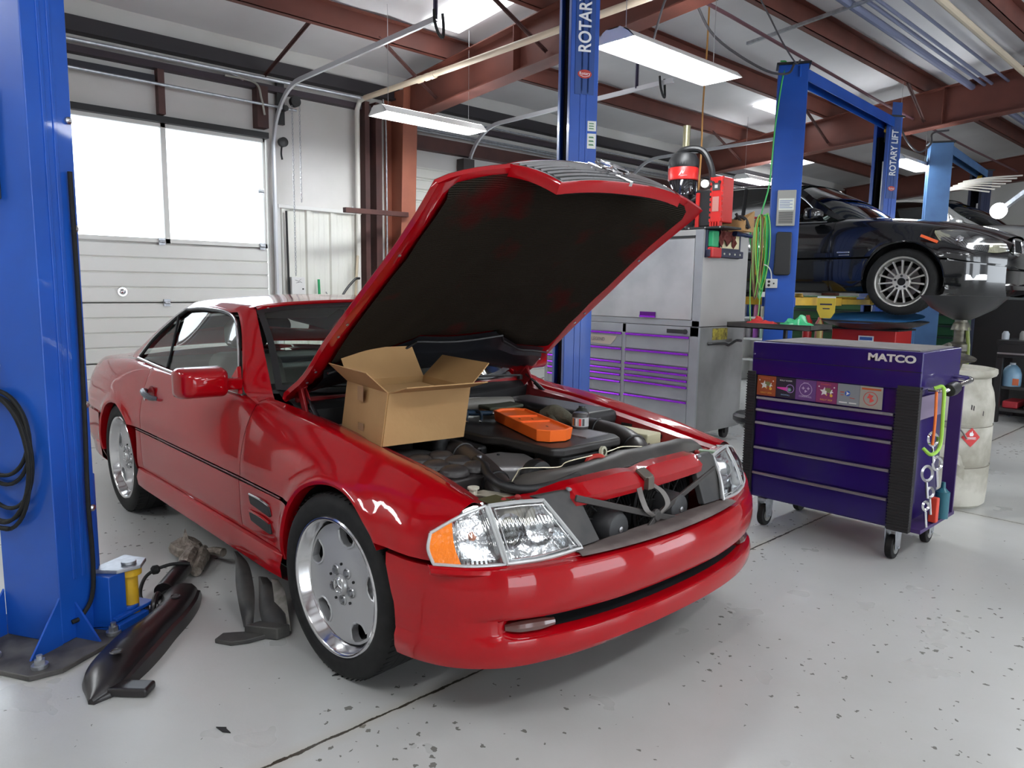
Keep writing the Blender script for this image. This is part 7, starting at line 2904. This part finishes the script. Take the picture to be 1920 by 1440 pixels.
t = thing('small_table', 'low dark stand under the coloured bottles by the cord hung column', 'table', (-1.25, 5.4, 0))
g = G()
g.box((-1.42, 5.25, .835), (-1.16, 5.52, .86))
g.build('table_top', BLACK, t)
for x in (-1.40, -1.19):
	for y in (5.27, 5.49):
		g = G()
		g.box((x - .012, y - .012, 0), (x + .012, y + .012, .835))
		g.build('leg', BLACK, t)
t = thing('yellow_sign', 'small yellow plate with dark print beside the cord hung blue column', 'sign', (-1.05, 5.0, 1.2))
g = G()
M = plane_m((-1.07, 5.2, 1.20), (1, 0, 0), (0, 0, 1))
g.prism([(-.09, -.02), (-.05, -.10), (.05, -.10), (.09, -.04), (.09, .10), (-.09, .10)], M, 0, .01)
g.build('sign_plate', mat('sign_yellow', (.75, .55, .06), .5), t)
g = G()
g.prism([(-.06, .03), (.06, .03), (.06, .045), (-.06, .045)], M, .010, .0115)
g.prism([(-.03, -.01), (.04, -.01), (.04, .0), (-.03, .0)], M, .010, .0115)
g.build('sign_print', mat('sign_ink', (.04, .04, .08), .5), t)
g = G()
g.prism([(-.09, .10), (.09, .10), (.09, .115), (-.09, .115)], M, 0, .011)
g.build('sign_edge', LET, t)
# shelf with bottles seen through the gap between hutch and column
t = thing('white_shelf', 'white shelf unit seen in the gap behind the hanging cords', 'shelf', (-3.45, 8.35, 0))
g = G()
g.box((-3.72, 8.2, 0), (-3.69, 8.5, 1.35))
g.box((-3.23, 8.2, 0), (-3.20, 8.5, 1.35))
for z in (.3, .62, .94, 1.26):
	g.box((-3.72, 8.2, z), (-3.20, 8.5, z + .03))
g.box((-3.72, 8.48, 0), (-3.20, 8.5, 1.35))
g.build('shelf_frame', WHITE, t)
rb = random.Random(3)
k = 0
names = ('white', 'violet', 'pale green', 'grey', 'blue', 'pink', 'cream', 'teal')
colr = ((.7, .7, .7), (.4, .1, .5), (.4, .6, .5), (.3, .3, .3), (.05, .15, .5), (.6, .2, .35), (.6, .55, .4), (.05, .35, .35))
for zi, z in enumerate((.65, .97)):
	for q in range(4):
		g = G()
		r = .042
		g.lathe([(r, 0), (r, .15), (r * .4, .2), (r * .4, .22), (0, .22)], (-3.65 + q * .115, 8.33, z), (0, 0, 1), 14)
		setp(g.build('bottle', mat('shelf_bottle_%d' % k, colr[k], .4)), '%s bottle on the white shelf behind the hanging cords' % names[k], 'bottle')
		k += 1
# ================================================================== BY THE GARAGE DOOR WALL
t = thing('door_opener_box', 'white control box with scribbled marks on the ribbed wall panel', 'control box', (XW + .06, 1.73, 1.28))
g = G()
g.box((XW + .05, 1.67, 1.25), (XW + .13, 1.83, 1.44))
g.build('box', WHITE, t, bevel=.006)
g = G()
g.lathe([(.009, 0), (.009, .008), (0, .01)], (XW + .13, 1.80, 1.31), (1, 0, 0), 12)
g.build('button', BLACK, t)
M = plane_m((XW + .131, 1.75, 1.39), (0, 1, 0), (0, 0, 1))
g = G()
for p in ([(-.04, .02), (.0, .005), (.03, .03), (.03, .027), (.0, .0), (-.04, .016)], [(-.03, -.012), (.02, .0), (.04, -.008), (.04, -.012), (.02, -.005), (-.03, -.016)]):
	g.prism(p, M, 0, .0008)
g.build('pen_marks', BLACK, t)
g = G()
g.tube([(XW + .09, 1.80, 1.25), (XW + .10, 1.78, 1.17), (XW + .10, 1.70, 1.14), (XW + .09, 1.66, 1.20), (XW + .08, 1.655, 1.6), (XW + .08, 1.65, 2.15)], .012, 8)
g.build('black_cable', BLACK, t)
t = thing('pull_chain', 'loop of galvanised chain hanging beside the garage door track', 'chain', (XW + .2, 1.68, 1.45))
for s_, y in ((0, 1.685), (1, 1.77)):
	g = G()
	k = 0
	z = 1.46 if s_ == 0 else 2.25
	while z < 3.28:
		a = PI / 2 * (k % 2)
		dx, dy = math.cos(a) * .008, math.sin(a) * .008
		p = V(XW + .2, y, z)
		g.tube([p + V(-dx, -dy, .0), p + V(-dx, -dy, .016), p + V(0, 0, .024), p + V(dx, dy, .016), p + V(dx, dy, 0), p + V(0, 0, -.008), p + V(-dx, -dy, .0)], .003, 4, smooth=False)
		z += .027
		k += 1
	g.build('chain_strand', ZINC, t)
g = G()
g.cyl((XW + .17, 1.72, 3.28), (XW + .23, 1.72, 3.28), .055, seg=24)
g.build('chain_wheel', BLACK, t)
t = thing('door_bracket', 'dark steel bearing bracket at the top of the door track', 'bracket', (XW + .05, 1.62, 3.0))
g = G()
g.box((XW + .03, 1.58, 3.05), (XW + .08, 1.66, 3.50))
g.cyl((XW + .08, 1.62, 3.2), (XW + .2, 1.62, 3.2), .03, seg=16)
g.lathe([(.05, 0), (.05, .05), (.02, .06)], (XW + .1, 1.61, 2.86), (1, 0, 0), 20)
g.tube([(XW + .12, 1.60, 2.84), (XW + .13, 1.585, 2.74), (XW + .12, 1.60, 2.68)], .01, 8)
g.build('bearing_plate', BLACK, t)
t = thing('grabber', 'green handled broom leaning on the ribbed wall panel', 'broom', (XW + .1, 2.05, 0))
g = G()
g.tube([(XW + .14, 2.07, .05), (XW + .09, 2.02, 1.24)], .008, 8)
g.build('handle_rod', STEEL, t)
g = G()
g.tube([(XW + .09, 2.022, 1.20), (XW + .085, 2.018, 1.42)], .019, 12, rads=[.016, .019, .019, .014])
g.build('grip', mat('grip_green', (.02, .35, .12), .4), t)
g = G()
g.tube([(XW + .10, 2.10, 1.28), (XW + .12, 2.20, 1.05)], .006, 6)
g.tube([(XW + .10, 2.08, 1.24), (XW + .12, 2.17, 1.0)], .006, 6)
g.build('wire_legs', STEEL, t)
g = G()
g.box((XW + .10, 1.95, .0), (XW + .18, 2.2, .06))
g.build('broom_head', BLACK, t, bevel=.01)
t = thing('swing_jib', 'dark red steel arm sticking out sideways from the brown column', 'bracket', (XW + .3, 2.5, 2.1))
g = G()
g.bar(V(XW + .42, 3.0, 2.19), V(XW + .60, 2.06, 2.16), .05, .055)
g.build('arm', OXDARK, t, bevel=.004)
g = G()
g.lathe([(.012, 0), (.012, .01), (0, .012)], V(XW + .60, 2.16, 2.19), (0, 0, 1), 10)
g.build('bolt', STEEL, t)
t = thing('push_broom', 'grey handled squeegee leaning behind the hood beside the cream pipe', 'squeegee', (XW + .2, 2.4, 0))
g = G()
g.tube([(XW + .3, 2.28, .1), (XW + .16, 2.48, 1.7)], .016, 10)
g.build('pole', mat('beige_pole', (.5, .42, .3), .5), t)
g = G()
g.tube([(XW + .35, 2.05, .98), (XW + .3, 2.2, 1.25), (XW + .25, 2.38, 1.42), (XW + .23, 2.46, 1.44)], .014, 8)
g.build('black_hose', BLACK, t)
# ================================================================== PARTS LYING ON THE FLOOR
t = thing('intake_cover', 'long glossy black plastic duct lying on the floor beside the near lift column', 'car part', (-.55, -1.3, 0))
GLB = mat('gloss_black_plastic', (.014, .012, .013), .28, spec=.6)
# outline on the floor (world), from the pointed end near the camera to the square far end
spine = [(-.36, -1.565), (-.42, -1.50), (-.50, -1.44), (-.60, -1.355), (-.70, -1.27), (-.80, -1.185), (-.90, -1.11), (-1.00, -1.045)]
wl = [.01, .085, .105, .095, .055, .050, .085, .085]
wr = [.01, .060, .085, .090, .085, .085, .080, .065]
hh = [.02, .06, .09, .10, .095, .09, .085, .07]
g = G()
rows = []
SP = catmull([V(x, y, 0) for x, y in spine], 5)
m_ = len(SP)
for i, p in enumerate(SP):
	t_ = (SP[min(i + 1, m_ - 1)] - SP[max(i - 1, 0)]).normalized()
	nr = V(t_.y, -t_.x, 0)           # towards the camera's right
	f = i / (m_ - 1) * 7
	L_, R_, H_ = (interp(f, [(k, w_[k]) for k in range(8)]) for w_ in (wl, wr, hh))
	sec = [(-L_, 0.0), (-L_ * 1.0, .012), (-L_ * .9, H_ * .55), (-L_ * .6, H_ * .9), (-L_ * .1, H_), (R_ * .4, H_ * .93), (R_ * .68, H_ * .66), (R_ * .74, H_ * .5), (R_ * .92, H_ * .45), (R_, .012), (R_, 0.0)]
	rows.append([p + nr * a * 1 + V(0, 0, b) for a, b in sec])
g.rings(rows, True, True)
g.build('duct_shell', GLB, t, angle=45)
for f, off in ((.27, .0), (.80, .02)):
	p = SP[int(f * (m_ - 1))]
	g = G()
	g.lathe([(.022, 0), (.018, .003), (.012, -.004), (0, -.006)], p + V(off, .0, .098 if f < .5 else .088), (0, 0, 1), 18)
	g.build('screw_recess', mat('gloss_black2', (.03, .028, .028), .4), t)
g = G()
g.obox((-.36, -1.455, .016), (.16, .07, .03), Matrix.Rotation(.80, 3, 'Z'))
g.build('end_flange', GLB, t, bevel=.01)
g = G()
g.tube([V(-.86, -1.225, .02), V(-.88, -1.21, .07), V(-.93, -1.18, .08), V(-.95, -1.16, .04)], .012, 8)
g.build('side_lug', GLB, t)
t = thing('canister_hose', 'black canister with a corroded bracket and a looped hose lying on the floor', 'car part', (-1.2, -1.0, 0))
g = G()
g.cyl((-1.02, -1.13, .045), (-1.22, -.98, .055), .040, seg=24)
g.lathe([(.040, 0), (.043, .004), (.040, .008)], (-1.02, -1.13, .045), (-.8, .6, .04), 24, cap0=False, cap1=False)
g.build('canister', GLB, t, bevel=.006)
DIRTY = mat('dirty_alloy', (.16, .13, .105), .6, .4, var=(30, .6, (.30, .26, .22)), bump=(60, .8))
g = G()
g.tube([(-1.22, -.97, .05), (-1.30, -.93, .05), (-1.38, -.88, .05)], .035, 10, rads=[.03, .045, .04])
g.tube([(-1.20, -.93, .03), (-1.35, -.85, .04), (-1.45, -.80, .04)], .03, 10, rads=[.025, .04, .02])
g.tube([(-1.38, -.82, .05), (-1.33, -.79, .06), (-1.28, -.77, .06)], .02, 10, rads=[.015, .02, .022])
g.build('corroded_bracket', DIRTY, t)
g = G()
rows = []
for i in range(13):
	a = 2 * PI * i / 12
	rows.append([V(-1.50 + .10 * math.cos(a) * k, -.87 + .075 * math.sin(a) * k, .03 + h + .008 * math.sin(a * 3)) for k, h in ((1.0, 0), (1.04, .02), (.9, .045), (.5, .05), (.2, .06), (.06, .10), (.0, .11))])
g.grid(rows)
g.build('crumpled_cap', DIRTY, t)
g = G()
g.tube([(-1.16, -.97, .09), (-1.18, -1.05, .10), (-1.19, -1.13, .08), (-1.17, -1.17, .05), (-1.10, -1.20, .02), (-1.00, -1.20, .015), (-.97, -1.17, .03), (-1.0, -1.13, .05), (-.96, -1.10, .06), (-.93, -1.11, .05), (-.90, -1.13, .04), (-.86, -1.16, .02)], .008, 8)
g.lathe([(.012, -.018), (.020, -.01), (.020, .01), (.012, .018)], (-1.185, -1.11, .09), (.1, 1, 0), 12)
g.build('rubber_hose', RUBBER, t)
t = thing('arch_liner', 'curved black wheel arch liner pieces standing on the floor beside the front wheel', 'car part', (-.7, -.9, 0))
LINM = mat('liner_black', (.035, .034, .034), .55, var=(14, .5, (.06, .057, .052)))
def strip(pts, w, name, m, lean=(0, 0, 0)):
	P = catmull([V(*p) for p in pts], 6)
	g = G()
	rows = []
	for i, p in enumerate(P):
		f = i / (len(P) - 1)
		ww = w[0] + (w[1] - w[0]) * f if len(w) == 2 else interp(f * (len(w) - 1), [(k, w[k]) for k in range(len(w))])
		d = V(.42, .30, 0) * ww / .5
		rows.append([p, p + d * .35 + V(*lean) * .3, p + d * .7 + V(*lean) * .25, p + d])
	g.grid(rows)
	return g.build(name, m, t, solid=.005, angle=45)
strip([(-.55, -.98, .01), (-.63, -.965, .08), (-.74, -.93, .12), (-.86, -.88, .16), (-.98, -.84, .17)], (.04, .07, .08, .06, .02), 'curved_strip', LINM, (.05, -.03, .02))
strip([(-.48, -.93, .01), (-.56, -.91, .06), (-.65, -.87, .10), (-.72, -.84, .13)], (.10, .11, .09, .04), 'short_strip', LINM, (.04, -.04, .03))
strip([(-.44, -.885, .01), (-.50, -.87, .06), (-.57, -.845, .12), (-.62, -.83, .15)], (.05, .055, .05, .03), 'pale_edge', mat('liner_pale', (.30, .28, .25), .7, var=(20, .5, (.16, .15, .13))), (0, 0, 0))
g = G()
g.prism([(-.07, -.03), (.0, -.045), (.06, -.02), (.11, .02), (.08, .05), (-.02, .03), (-.06, .02)], Matrix.Translation((-.48, -1.04, .0)) @ Matrix.Rotation(.75, 4, 'Z') @ Matrix.Rotation(.05, 4, 'X'), .002, .02)
g.build('torn_foot', LINM, t, bevel=.004)
g = G()
g.prism([(-.07, -.015), (.07, -.02), (.10, .03), (-.03, .035)], Matrix.Translation((-.44, -.95, .0)) @ Matrix.Rotation(.65, 4, 'Z'), .002, .05)
g.build('base_flap', LINM, t, bevel=.006)
# scraps on the floor
for k, (x, y, s_, a, lab) in enumerate(((.06, -1.30, .02, .3, 'small flat black scrap on the floor ahead of the black duct'), (-.0, -.88, .010, 1.2, 'tiny dark chip on the floor under the front wheel'))):
	g = G()
	g.prism([(-s_ * 1.6, -s_ * .2), (s_ * .3, -s_ * .5), (s_ * 1.5, .0), (s_ * .2, s_ * .3), (-.2 * s_, s_ * .6)], Matrix.Translation((x, y, 0)) @ Matrix.Rotation(a, 4, 'Z'), .0005, .004)
	setp(g.build('plastic_scrap', BLACK), lab, 'scrap')
# ================================================================== CARS UP ON THE OTHER LIFTS
SEC_SEDAN = [
	(-3.72, ((.55, .94), (.66, .92), (.73, .82), (.77, .66), (.775, .56), (.775, .54), (.76, .36), (.70, .28))),
	(-3.35, ((.66, .985), (.76, .955), (.84, .84), (.88, .68), (.885, .56), (.885, .54), (.87, .35), (.80, .24))),
	(-2.76, ((.72, .975), (.80, .945), (.87, .84), (.905, .68), (.905, .56), (.905, .54), (.88, .34), (.82, .22))),
	(-1.90, ((.76, .945), (.82, .91), (.87, .80), (.895, .66), (.890, .56), (.890, .54), (.88, .32), (.82, .22))),
	(-1.00, ((.77, .93), (.82, .89), (.87, .79), (.895, .65), (.890, .56), (.890, .54), (.88, .32), (.82, .22))),
	(-.55, ((.71, .95), (.80, .905), (.865, .79), (.895, .66), (.890, .56), (.890, .54), (.88, .32), (.82, .22))),
	(-.10, ((.67, .915), (.78, .875), (.86, .775), (.905, .66), (.900, .56), (.900, .54), (.88, .32), (.82, .22))),
	(.35, ((.60, .845), (.72, .815), (.805, .73), (.865, .62), (.870, .54), (.870, .52), (.85, .32), (.78, .20))),
	(.60, ((.50, .765), (.62, .745), (.70, .67), (.75, .58), (.760, .50), (.760, .48), (.74, .30), (.66, .18))),
	(.76, ((.20, .69), (.36, .675), (.43, .62), (.47, .55), (.480, .48), (.480, .46), (.46, .30), (.38, .18))),
]
def sedan(name, lab, org, paint, rimM):
	global SECT, ARCH
	keep = (SECT, ARCH)
	SECT = [(x, tuple(v for p in s for v in p)) for x, s in SEC_SEDAN]
	ARCH = [(0.0, .335, .368), (-2.76, .335, .368)]
	t = thing(name, lab, 'car', org)
	for side in (-1, 1):
		for nm, xa, xb in (('front_fender', -.70, .76), ('front_door', -1.72, -.704), ('rear_door', -2.62, -1.724), ('rear_quarter', -3.72, -2.624)):
			g = G()
			side_panel(g, xa, xb, side, lambda x: 0, 'up')
			side_panel(g, xa, xb, side, lambda x: 0, 'lo')
			if nm == 'front_fender': arch_lip(g, -.37, .37, side)
			if nm == 'rear_quarter': arch_lip(g, -3.13, -2.624, side)
			g.build(nm, paint, t, local=True, solid=.002, angle=40)
		for cx_, cz_, R in ARCH:
			g = G()
			rows = []
			for k in range(19):
				a = PI * (k / 18) * 1.1 - .157
				rows.append([V(cx_ - R * math.cos(a), side * .87, cz_ + R * math.sin(a)), V(cx_ - R * math.cos(a), side * .58, cz_ + R * math.sin(a))])
			g.grid(rows)
			g.add([r[1] for r in rows] + [V(cx_, side * .58, cz_)], [(i, i + 1, 19) for i in range(18)])
			g.build('wheel_housing', CBM, t, local=True)
		# windows
		bot = catmull([V(-.80, side * .775, .93), V(-1.6, side * .775, .945), V(-2.4, side * .765, .965), V(-3.0, side * .735, .985)], 8)
		top = catmull([V(-.85, side * .765, .96), V(-1.12, side * .69, 1.20), V(-1.45, side * .625, 1.335), V(-2.0, side * .615, 1.365), V(-2.55, side * .63, 1.30), V(-2.98, side * .72, 1.03)], 8)
		bb, ee = resample(bot, 36), resample(top, 36)
		g = G()
		g.grid([[b_.lerp(e_, k / 3) for k in range(4)] for b_, e_ in zip(bb, ee)])
		g.build('side_window', glass_mat('sedan_glass', (.16, .20, .19), 1.7), t, local=True)
		g = G()
		g.tube([v + V(0, side * .004, 0) for v in top], .007, 6, smooth=False)
		g.tube([v + V(0, side * .010, .0) for v in bot], .006, 6, smooth=False)
		g.build('bright_trim', mat('trim_satin', (.55, .55, .55), .25, .9), t, local=True)
		g = G()
		g.tube([V(-1.78, side * .777, .945), V(-1.84, side * .617, 1.36)], .022, 8)
		g.build('b_pillar', CB, t, local=True)
		# mirror
		g = G()
		g.rings([[V(-.88 + dx, side * (.93 + a), 1.0 + b) for a, b in rr_section(None, .20 * k, .12 * k, .04 * k)] for dx, k in ((-.06, .95), (-.03, 1.05), (.02, 1), (.06, .75), (.085, .4))])
		g.bar(V(-.86, side * .80, .95), V(-.86, side * .88, .97), .05, .03)
		g.build('door_mirror', paint, t, local=True)
		# lamps
		g = G()
		pts = [[(.24, .80, .795), (.42, .72, .79), (.58, .58, .745), (.66, .48, .725)], [(.25, .825, .765), (.46, .775, .705), (.66, .62, .665), (.735, .50, .66)], [(.30, .85, .70), (.50, .80, .62), (.69, .64, .585), (.765, .51, .60)]]
		surf = coons([[V(a, side * b, c + .0) + V(.012, side * .012, .004) for a, b, c in r] for r in pts], 6)
		g.grid(surf)
		hl = g.build('headlight', FLUTE, t, local=True)
		g = G()
		g.grid([[v + V(-.02, -side * .015, -.004) for v in r] for r in surf])
		g.build('reflector', mat('lamp_yellowed', (.45, .43, .30), .2, .7, bump=(25, .8)), t, local=True)
		for x, y, z in ((.45, .775, .70), (.60, .68, .655)):
			g = G()
			g.lathe([(.0, .02), (.03, .012), (.036, 0), (.045, -.01)], (x, side * y, z), (.8, side * .6, .1), 18, cap0=False, cap1=False)
			g.build('projector', CHROME, hl, local=True)
		g = G()
		g.obox((.215, side * .880, .715), (.16, .014, .026), Matrix.Rotation(-side * .22, 3, 'Z') @ Matrix.Rotation(.42, 3, 'Y'))
		g.build('side_marker', mat('marker_orange', (.9, .12, .02), .3, coat=1), t, local=True, bevel=.004)
		if side < 0:
			g = G()
			g.box((-.62, -.912, .60), (-.50, -.897, .615))
			g.box((-.60, -.912, .575), (-.50, -.897, .585))
			g.build('wing_badge', mat('badge_chrome', (.6, .6, .6), .2, .9), t, local=True, bevel=.003)
		g = G()
		g.obox((.58, side * .735, .36), (.20, .05, .06), Matrix.Rotation(-side * .75, 3, 'Z'))
		g.build('fog_surround', mat('badge_chrome', (.6, .6, .6), .2, .9), t, local=True, bevel=.01)
	# bumper nose
	g = G()
	BPs = [(.0, .80), (.25, .785), (.45, .73), (.62, .63), (.76, .49), (.85, .372)]
	half = resample(catmull([V(x, -y, 0) for y, x in reversed(BPs)], 6), 24)
	full = half + [V(p.x, -p.y, 0) for p in reversed(half[:-1])]
	rows = []
	for i, p in enumerate(full):
		t_ = (full[min(i + 1, len(full) - 1)] - full[max(i - 1, 0)]).normalized()
		nr = V(t_.y, -t_.x, 0)
		rows.append([p + nr * o + V(0, 0, z) for o, z in ((-.06, .61), (-.02, .60), (.0, .56), (.012, .50), (.0, .45), (-.035, .43), (-.035, .31), (.0, .29), (.012, .25), (-.02, .21), (-.12, .19))])
	g.grid(rows)
	g.build('front_bumper', paint, t, local=True, angle=35, solid=.002)
	g = G()
	for sgn in (-1, 1):
		c = V(.765, sgn * .17, .645)
		lp = [(-.13, -.07), (.10, -.075), (.13, -.04), (.13, .05), (.09, .075), (-.11, .07), (-.14, .0)]
		P = [c + V(-.012 * (b / .07) - .03 * abs(a + sgn * .0), a * 1.0, b) for a, b in lp]
		g.tube(P + P[:2], .012, 8)
	gk = g.build('kidney_frame', CHROME, t, local=True)
	for sgn in (-1, 1):
		g = G()
		for k in range(9):
			y = sgn * .17 - .10 + k * .025
			g.box((.735, y, .58), (.755, y + .006, .71))
		g.build('kidney_bars', CB, t, local=True)
	g = G()
	rows = []
	for i in range(15):
		x = lerp(-.62, .70, i / 14)
		y, z = sec_pts(x)[0]
		rows.append([V(x + .03 * (1 - (j / 8 - 1) ** 2) * (i / 14) ** 2, y * (j / 8 - 1), z + .045 * (1 - abs(j / 8 - 1) ** 2.4) - .008 * abs(j / 8 - 1) ** 10) for j in range(17)])
	g.grid(rows)
	g.build('hood', paint, t, local=True, solid=.003)
	RF = [[(-1.22, .655, 1.30), (-1.20, .56, 1.355), (-1.17, .28, 1.378), (-1.16, 0, 1.384)], [(-1.5, .625, 1.352), (-1.5, .55, 1.392), (-1.5, .28, 1.412), (-1.5, 0, 1.418)], [(-2.0, .615, 1.372), (-2.0, .55, 1.40), (-2.0, .28, 1.42), (-2.0, 0, 1.425)],
		  [(-2.5, .632, 1.325), (-2.5, .55, 1.365), (-2.52, .28, 1.385), (-2.53, 0, 1.39)], [(-2.9, .70, 1.10), (-2.85, .57, 1.235), (-2.88, .28, 1.255), (-2.9, 0, 1.26)], [(-3.12, .72, .99), (-3.25, .58, 1.03), (-3.30, .28, 1.045), (-3.32, 0, 1.05)], [(-3.5, .64, .975), (-3.6, .52, .99), (-3.62, .28, .995), (-3.62, 0, 1.0)], [(-3.72, .55, .94), (-3.75, .45, .945), (-3.76, .28, .95), (-3.76, 0, .95)]]
	P = patch([[V(a, -b, c) for a, b, c in r] + [V(a, b, c) for a, b, c in reversed(r[:-1])] for r in RF])
	g = G()
	g.grid(P)
	g.build('roof', paint, t, local=True, solid=.003)
	WT = [V(-1.22, -.64, 1.30), V(-1.18, -.40, 1.355), V(-1.15, 0, 1.372), V(-1.18, .40, 1.355), V(-1.22, .64, 1.30)]
	WB = [V(-.68, -.72, .955), V(-.52, -.45, .975), V(-.46, 0, .985), V(-.52, .45, .975), V(-.68, .72, .955)]
	g = G()
	g.grid(patch([WB, [a.lerp(b, .5) + V(.02, 0, .025) for a, b in zip(WT, WB)], WT], 6, 6))
	g.build('windscreen', glass_mat('sedan_glass2', (.22, .26, .25), 1.7), t, local=True)
	for side in (-1, 1):
		g = G()
		o = catmull([V(-.70, side * .77, .945), V(-.95, side * .735, 1.08), V(-1.2, side * .665, 1.275), V(-1.45, side * .628, 1.35)], 6)
		i_ = catmull([V(-.64, side * .72, .955), V(-.90, side * .69, 1.11), V(-1.14, side * .635, 1.29), V(-1.35, side * .60, 1.37)], 6)
		g.grid([[v + V(-.02, -side * .02, 0) for v in o], o, i_, [v + V(-.02, -side * .02, -.01) for v in i_]])
		g.build('a_pillar', paint, t, local=True, angle=60)
	g = G()
	g.box((-3.6, -.62, .2), (.5, .62, .34))
	g.box((-2.3, -.80, .2), (-.45, .80, .3))
	g.box((-3.0, -.72, .5), (-.7, .72, .62))
	g.build('underbody', CBM, t, local=True)
	WMt = WM[t.name]
	for x, side in ((0, -1), (-2.76, -1), (0, 1), (-2.76, 1)):
		make_wheel(t, org[0] + x, org[1] + side * .895, org[2] + .317 - .0, .318, .225, .235, side, 0 if x else math.radians(5), 'spoke', 'wheel', rimM, rimM)
	SECT, ARCH = keep
	return t
sedan('sedan_car', 'black sedan raised on the second lift, multi-spoke silver wheel showing', (-.49, 6.36, 1.15), mat('black_car_paint', (.003, .0035, .005), .22, coat=1.0), mat('spoke_silver', (.50, .49, .46), .32, .5))
sedan('sedan_car', 'silver grey sedan raised on the far lift behind the black sedan', (-.35, 10.35, 1.34), mat('silver_car_paint', (.30, .30, .29), .28, .6, coat=1.0), _mats['spoke_silver'])
# parts laid on the far car
rb = random.Random(11)
g = G()
for k in range(7):
	x, y = -1.22 + k * .06, 9.4
	g.tube([(x - .35, 9.5, 2.74 + .025 * k), (x, 9.4, 2.78 + .02 * k), (x + .35, 9.45, 2.72 + .03 * k)], .011, 6)
setp(g.build('wire_tangle', mat('coil_pale', (.5, .47, .42), .5)), 'tangle of pale wiring hanging above the silver grey sedan', 'wire', None, 'stuff')
t = thing('inspection_lamp', 'bright round work lamp on a grey arm above the silver grey sedan hood', 'work light', (-.30, 8.9, 2.4))
g = G()
g.lathe([(.0, .0), (.09, .0), (.10, .03), (.06, .10), (.0, .11)], (-.62, 9.0, 2.42), (-.45, .75, .1), 24)
g.build('lamp_head', emit_mat('lamp_glow', (.95, .97, 1), 14), t)
g = G()
g.bar(V(-.60, 9.05, 2.45), V(-.15, 8.9, 2.78), .06, .05)
g.build('lamp_arm', ZINC, t)
g = G()
g.bar(V(-.18, 8.91, 2.76), V(-.12, 8.9, 4.1), .03, .03)
g.build('hanger_rod', ZINC, t)
# ================================================================== CAMERA, WORLD, EXPOSURE
f_px, cx, cy, cz, yaw, pitch, roll = 1376.44, 2.18386, -2.09181, 1.36064, 2.391531, .130862, -.014319
fw = V(math.cos(yaw) * math.cos(pitch), math.sin(yaw) * math.cos(pitch), -math.sin(pitch))
r_ = V(math.sin(yaw), -math.cos(yaw), 0)
dn = fw.cross(r_)
if dn.z > 0: dn = -dn
r2 = r_ * math.cos(roll) + dn * math.sin(roll)
d2_ = dn * math.cos(roll) - r_ * math.sin(roll)
cam = bpy.data.cameras.new('camera')
cam.sensor_width = 36
cam.lens = f_px / 1920 * 36
cam.clip_start = .05
cam.clip_end = 200
co = bpy.data.objects.new('camera', cam)
COL.objects.link(co)
co.matrix_world = Matrix.Translation((cx, cy, cz)) @ Matrix((r2, -d2_, -fw)).transposed().to_4x4()
S.camera = co
w = bpy.data.worlds.new('daylight')
S.world = w
w.use_nodes = True
bg = w.node_tree.nodes['Background']
bg.inputs[0].default_value = (.86, .93, 1.0, 1)
bg.inputs[1].default_value = 5.0
S.view_settings.view_transform = 'Standard'
S.view_settings.look = 'None'
S.view_settings.gamma = 1
S.view_settings.use_curve_mapping = False
S.view_settings.exposure = 0.22
S.cycles.caustics_reflective = False
S.cycles.caustics_refractive = False
S.cycles.glossy_bounces = 3
S.cycles.transmission_bounces = 4
S.cycles.transparent_max_bounces = 12
S.cycles.max_bounces = 8
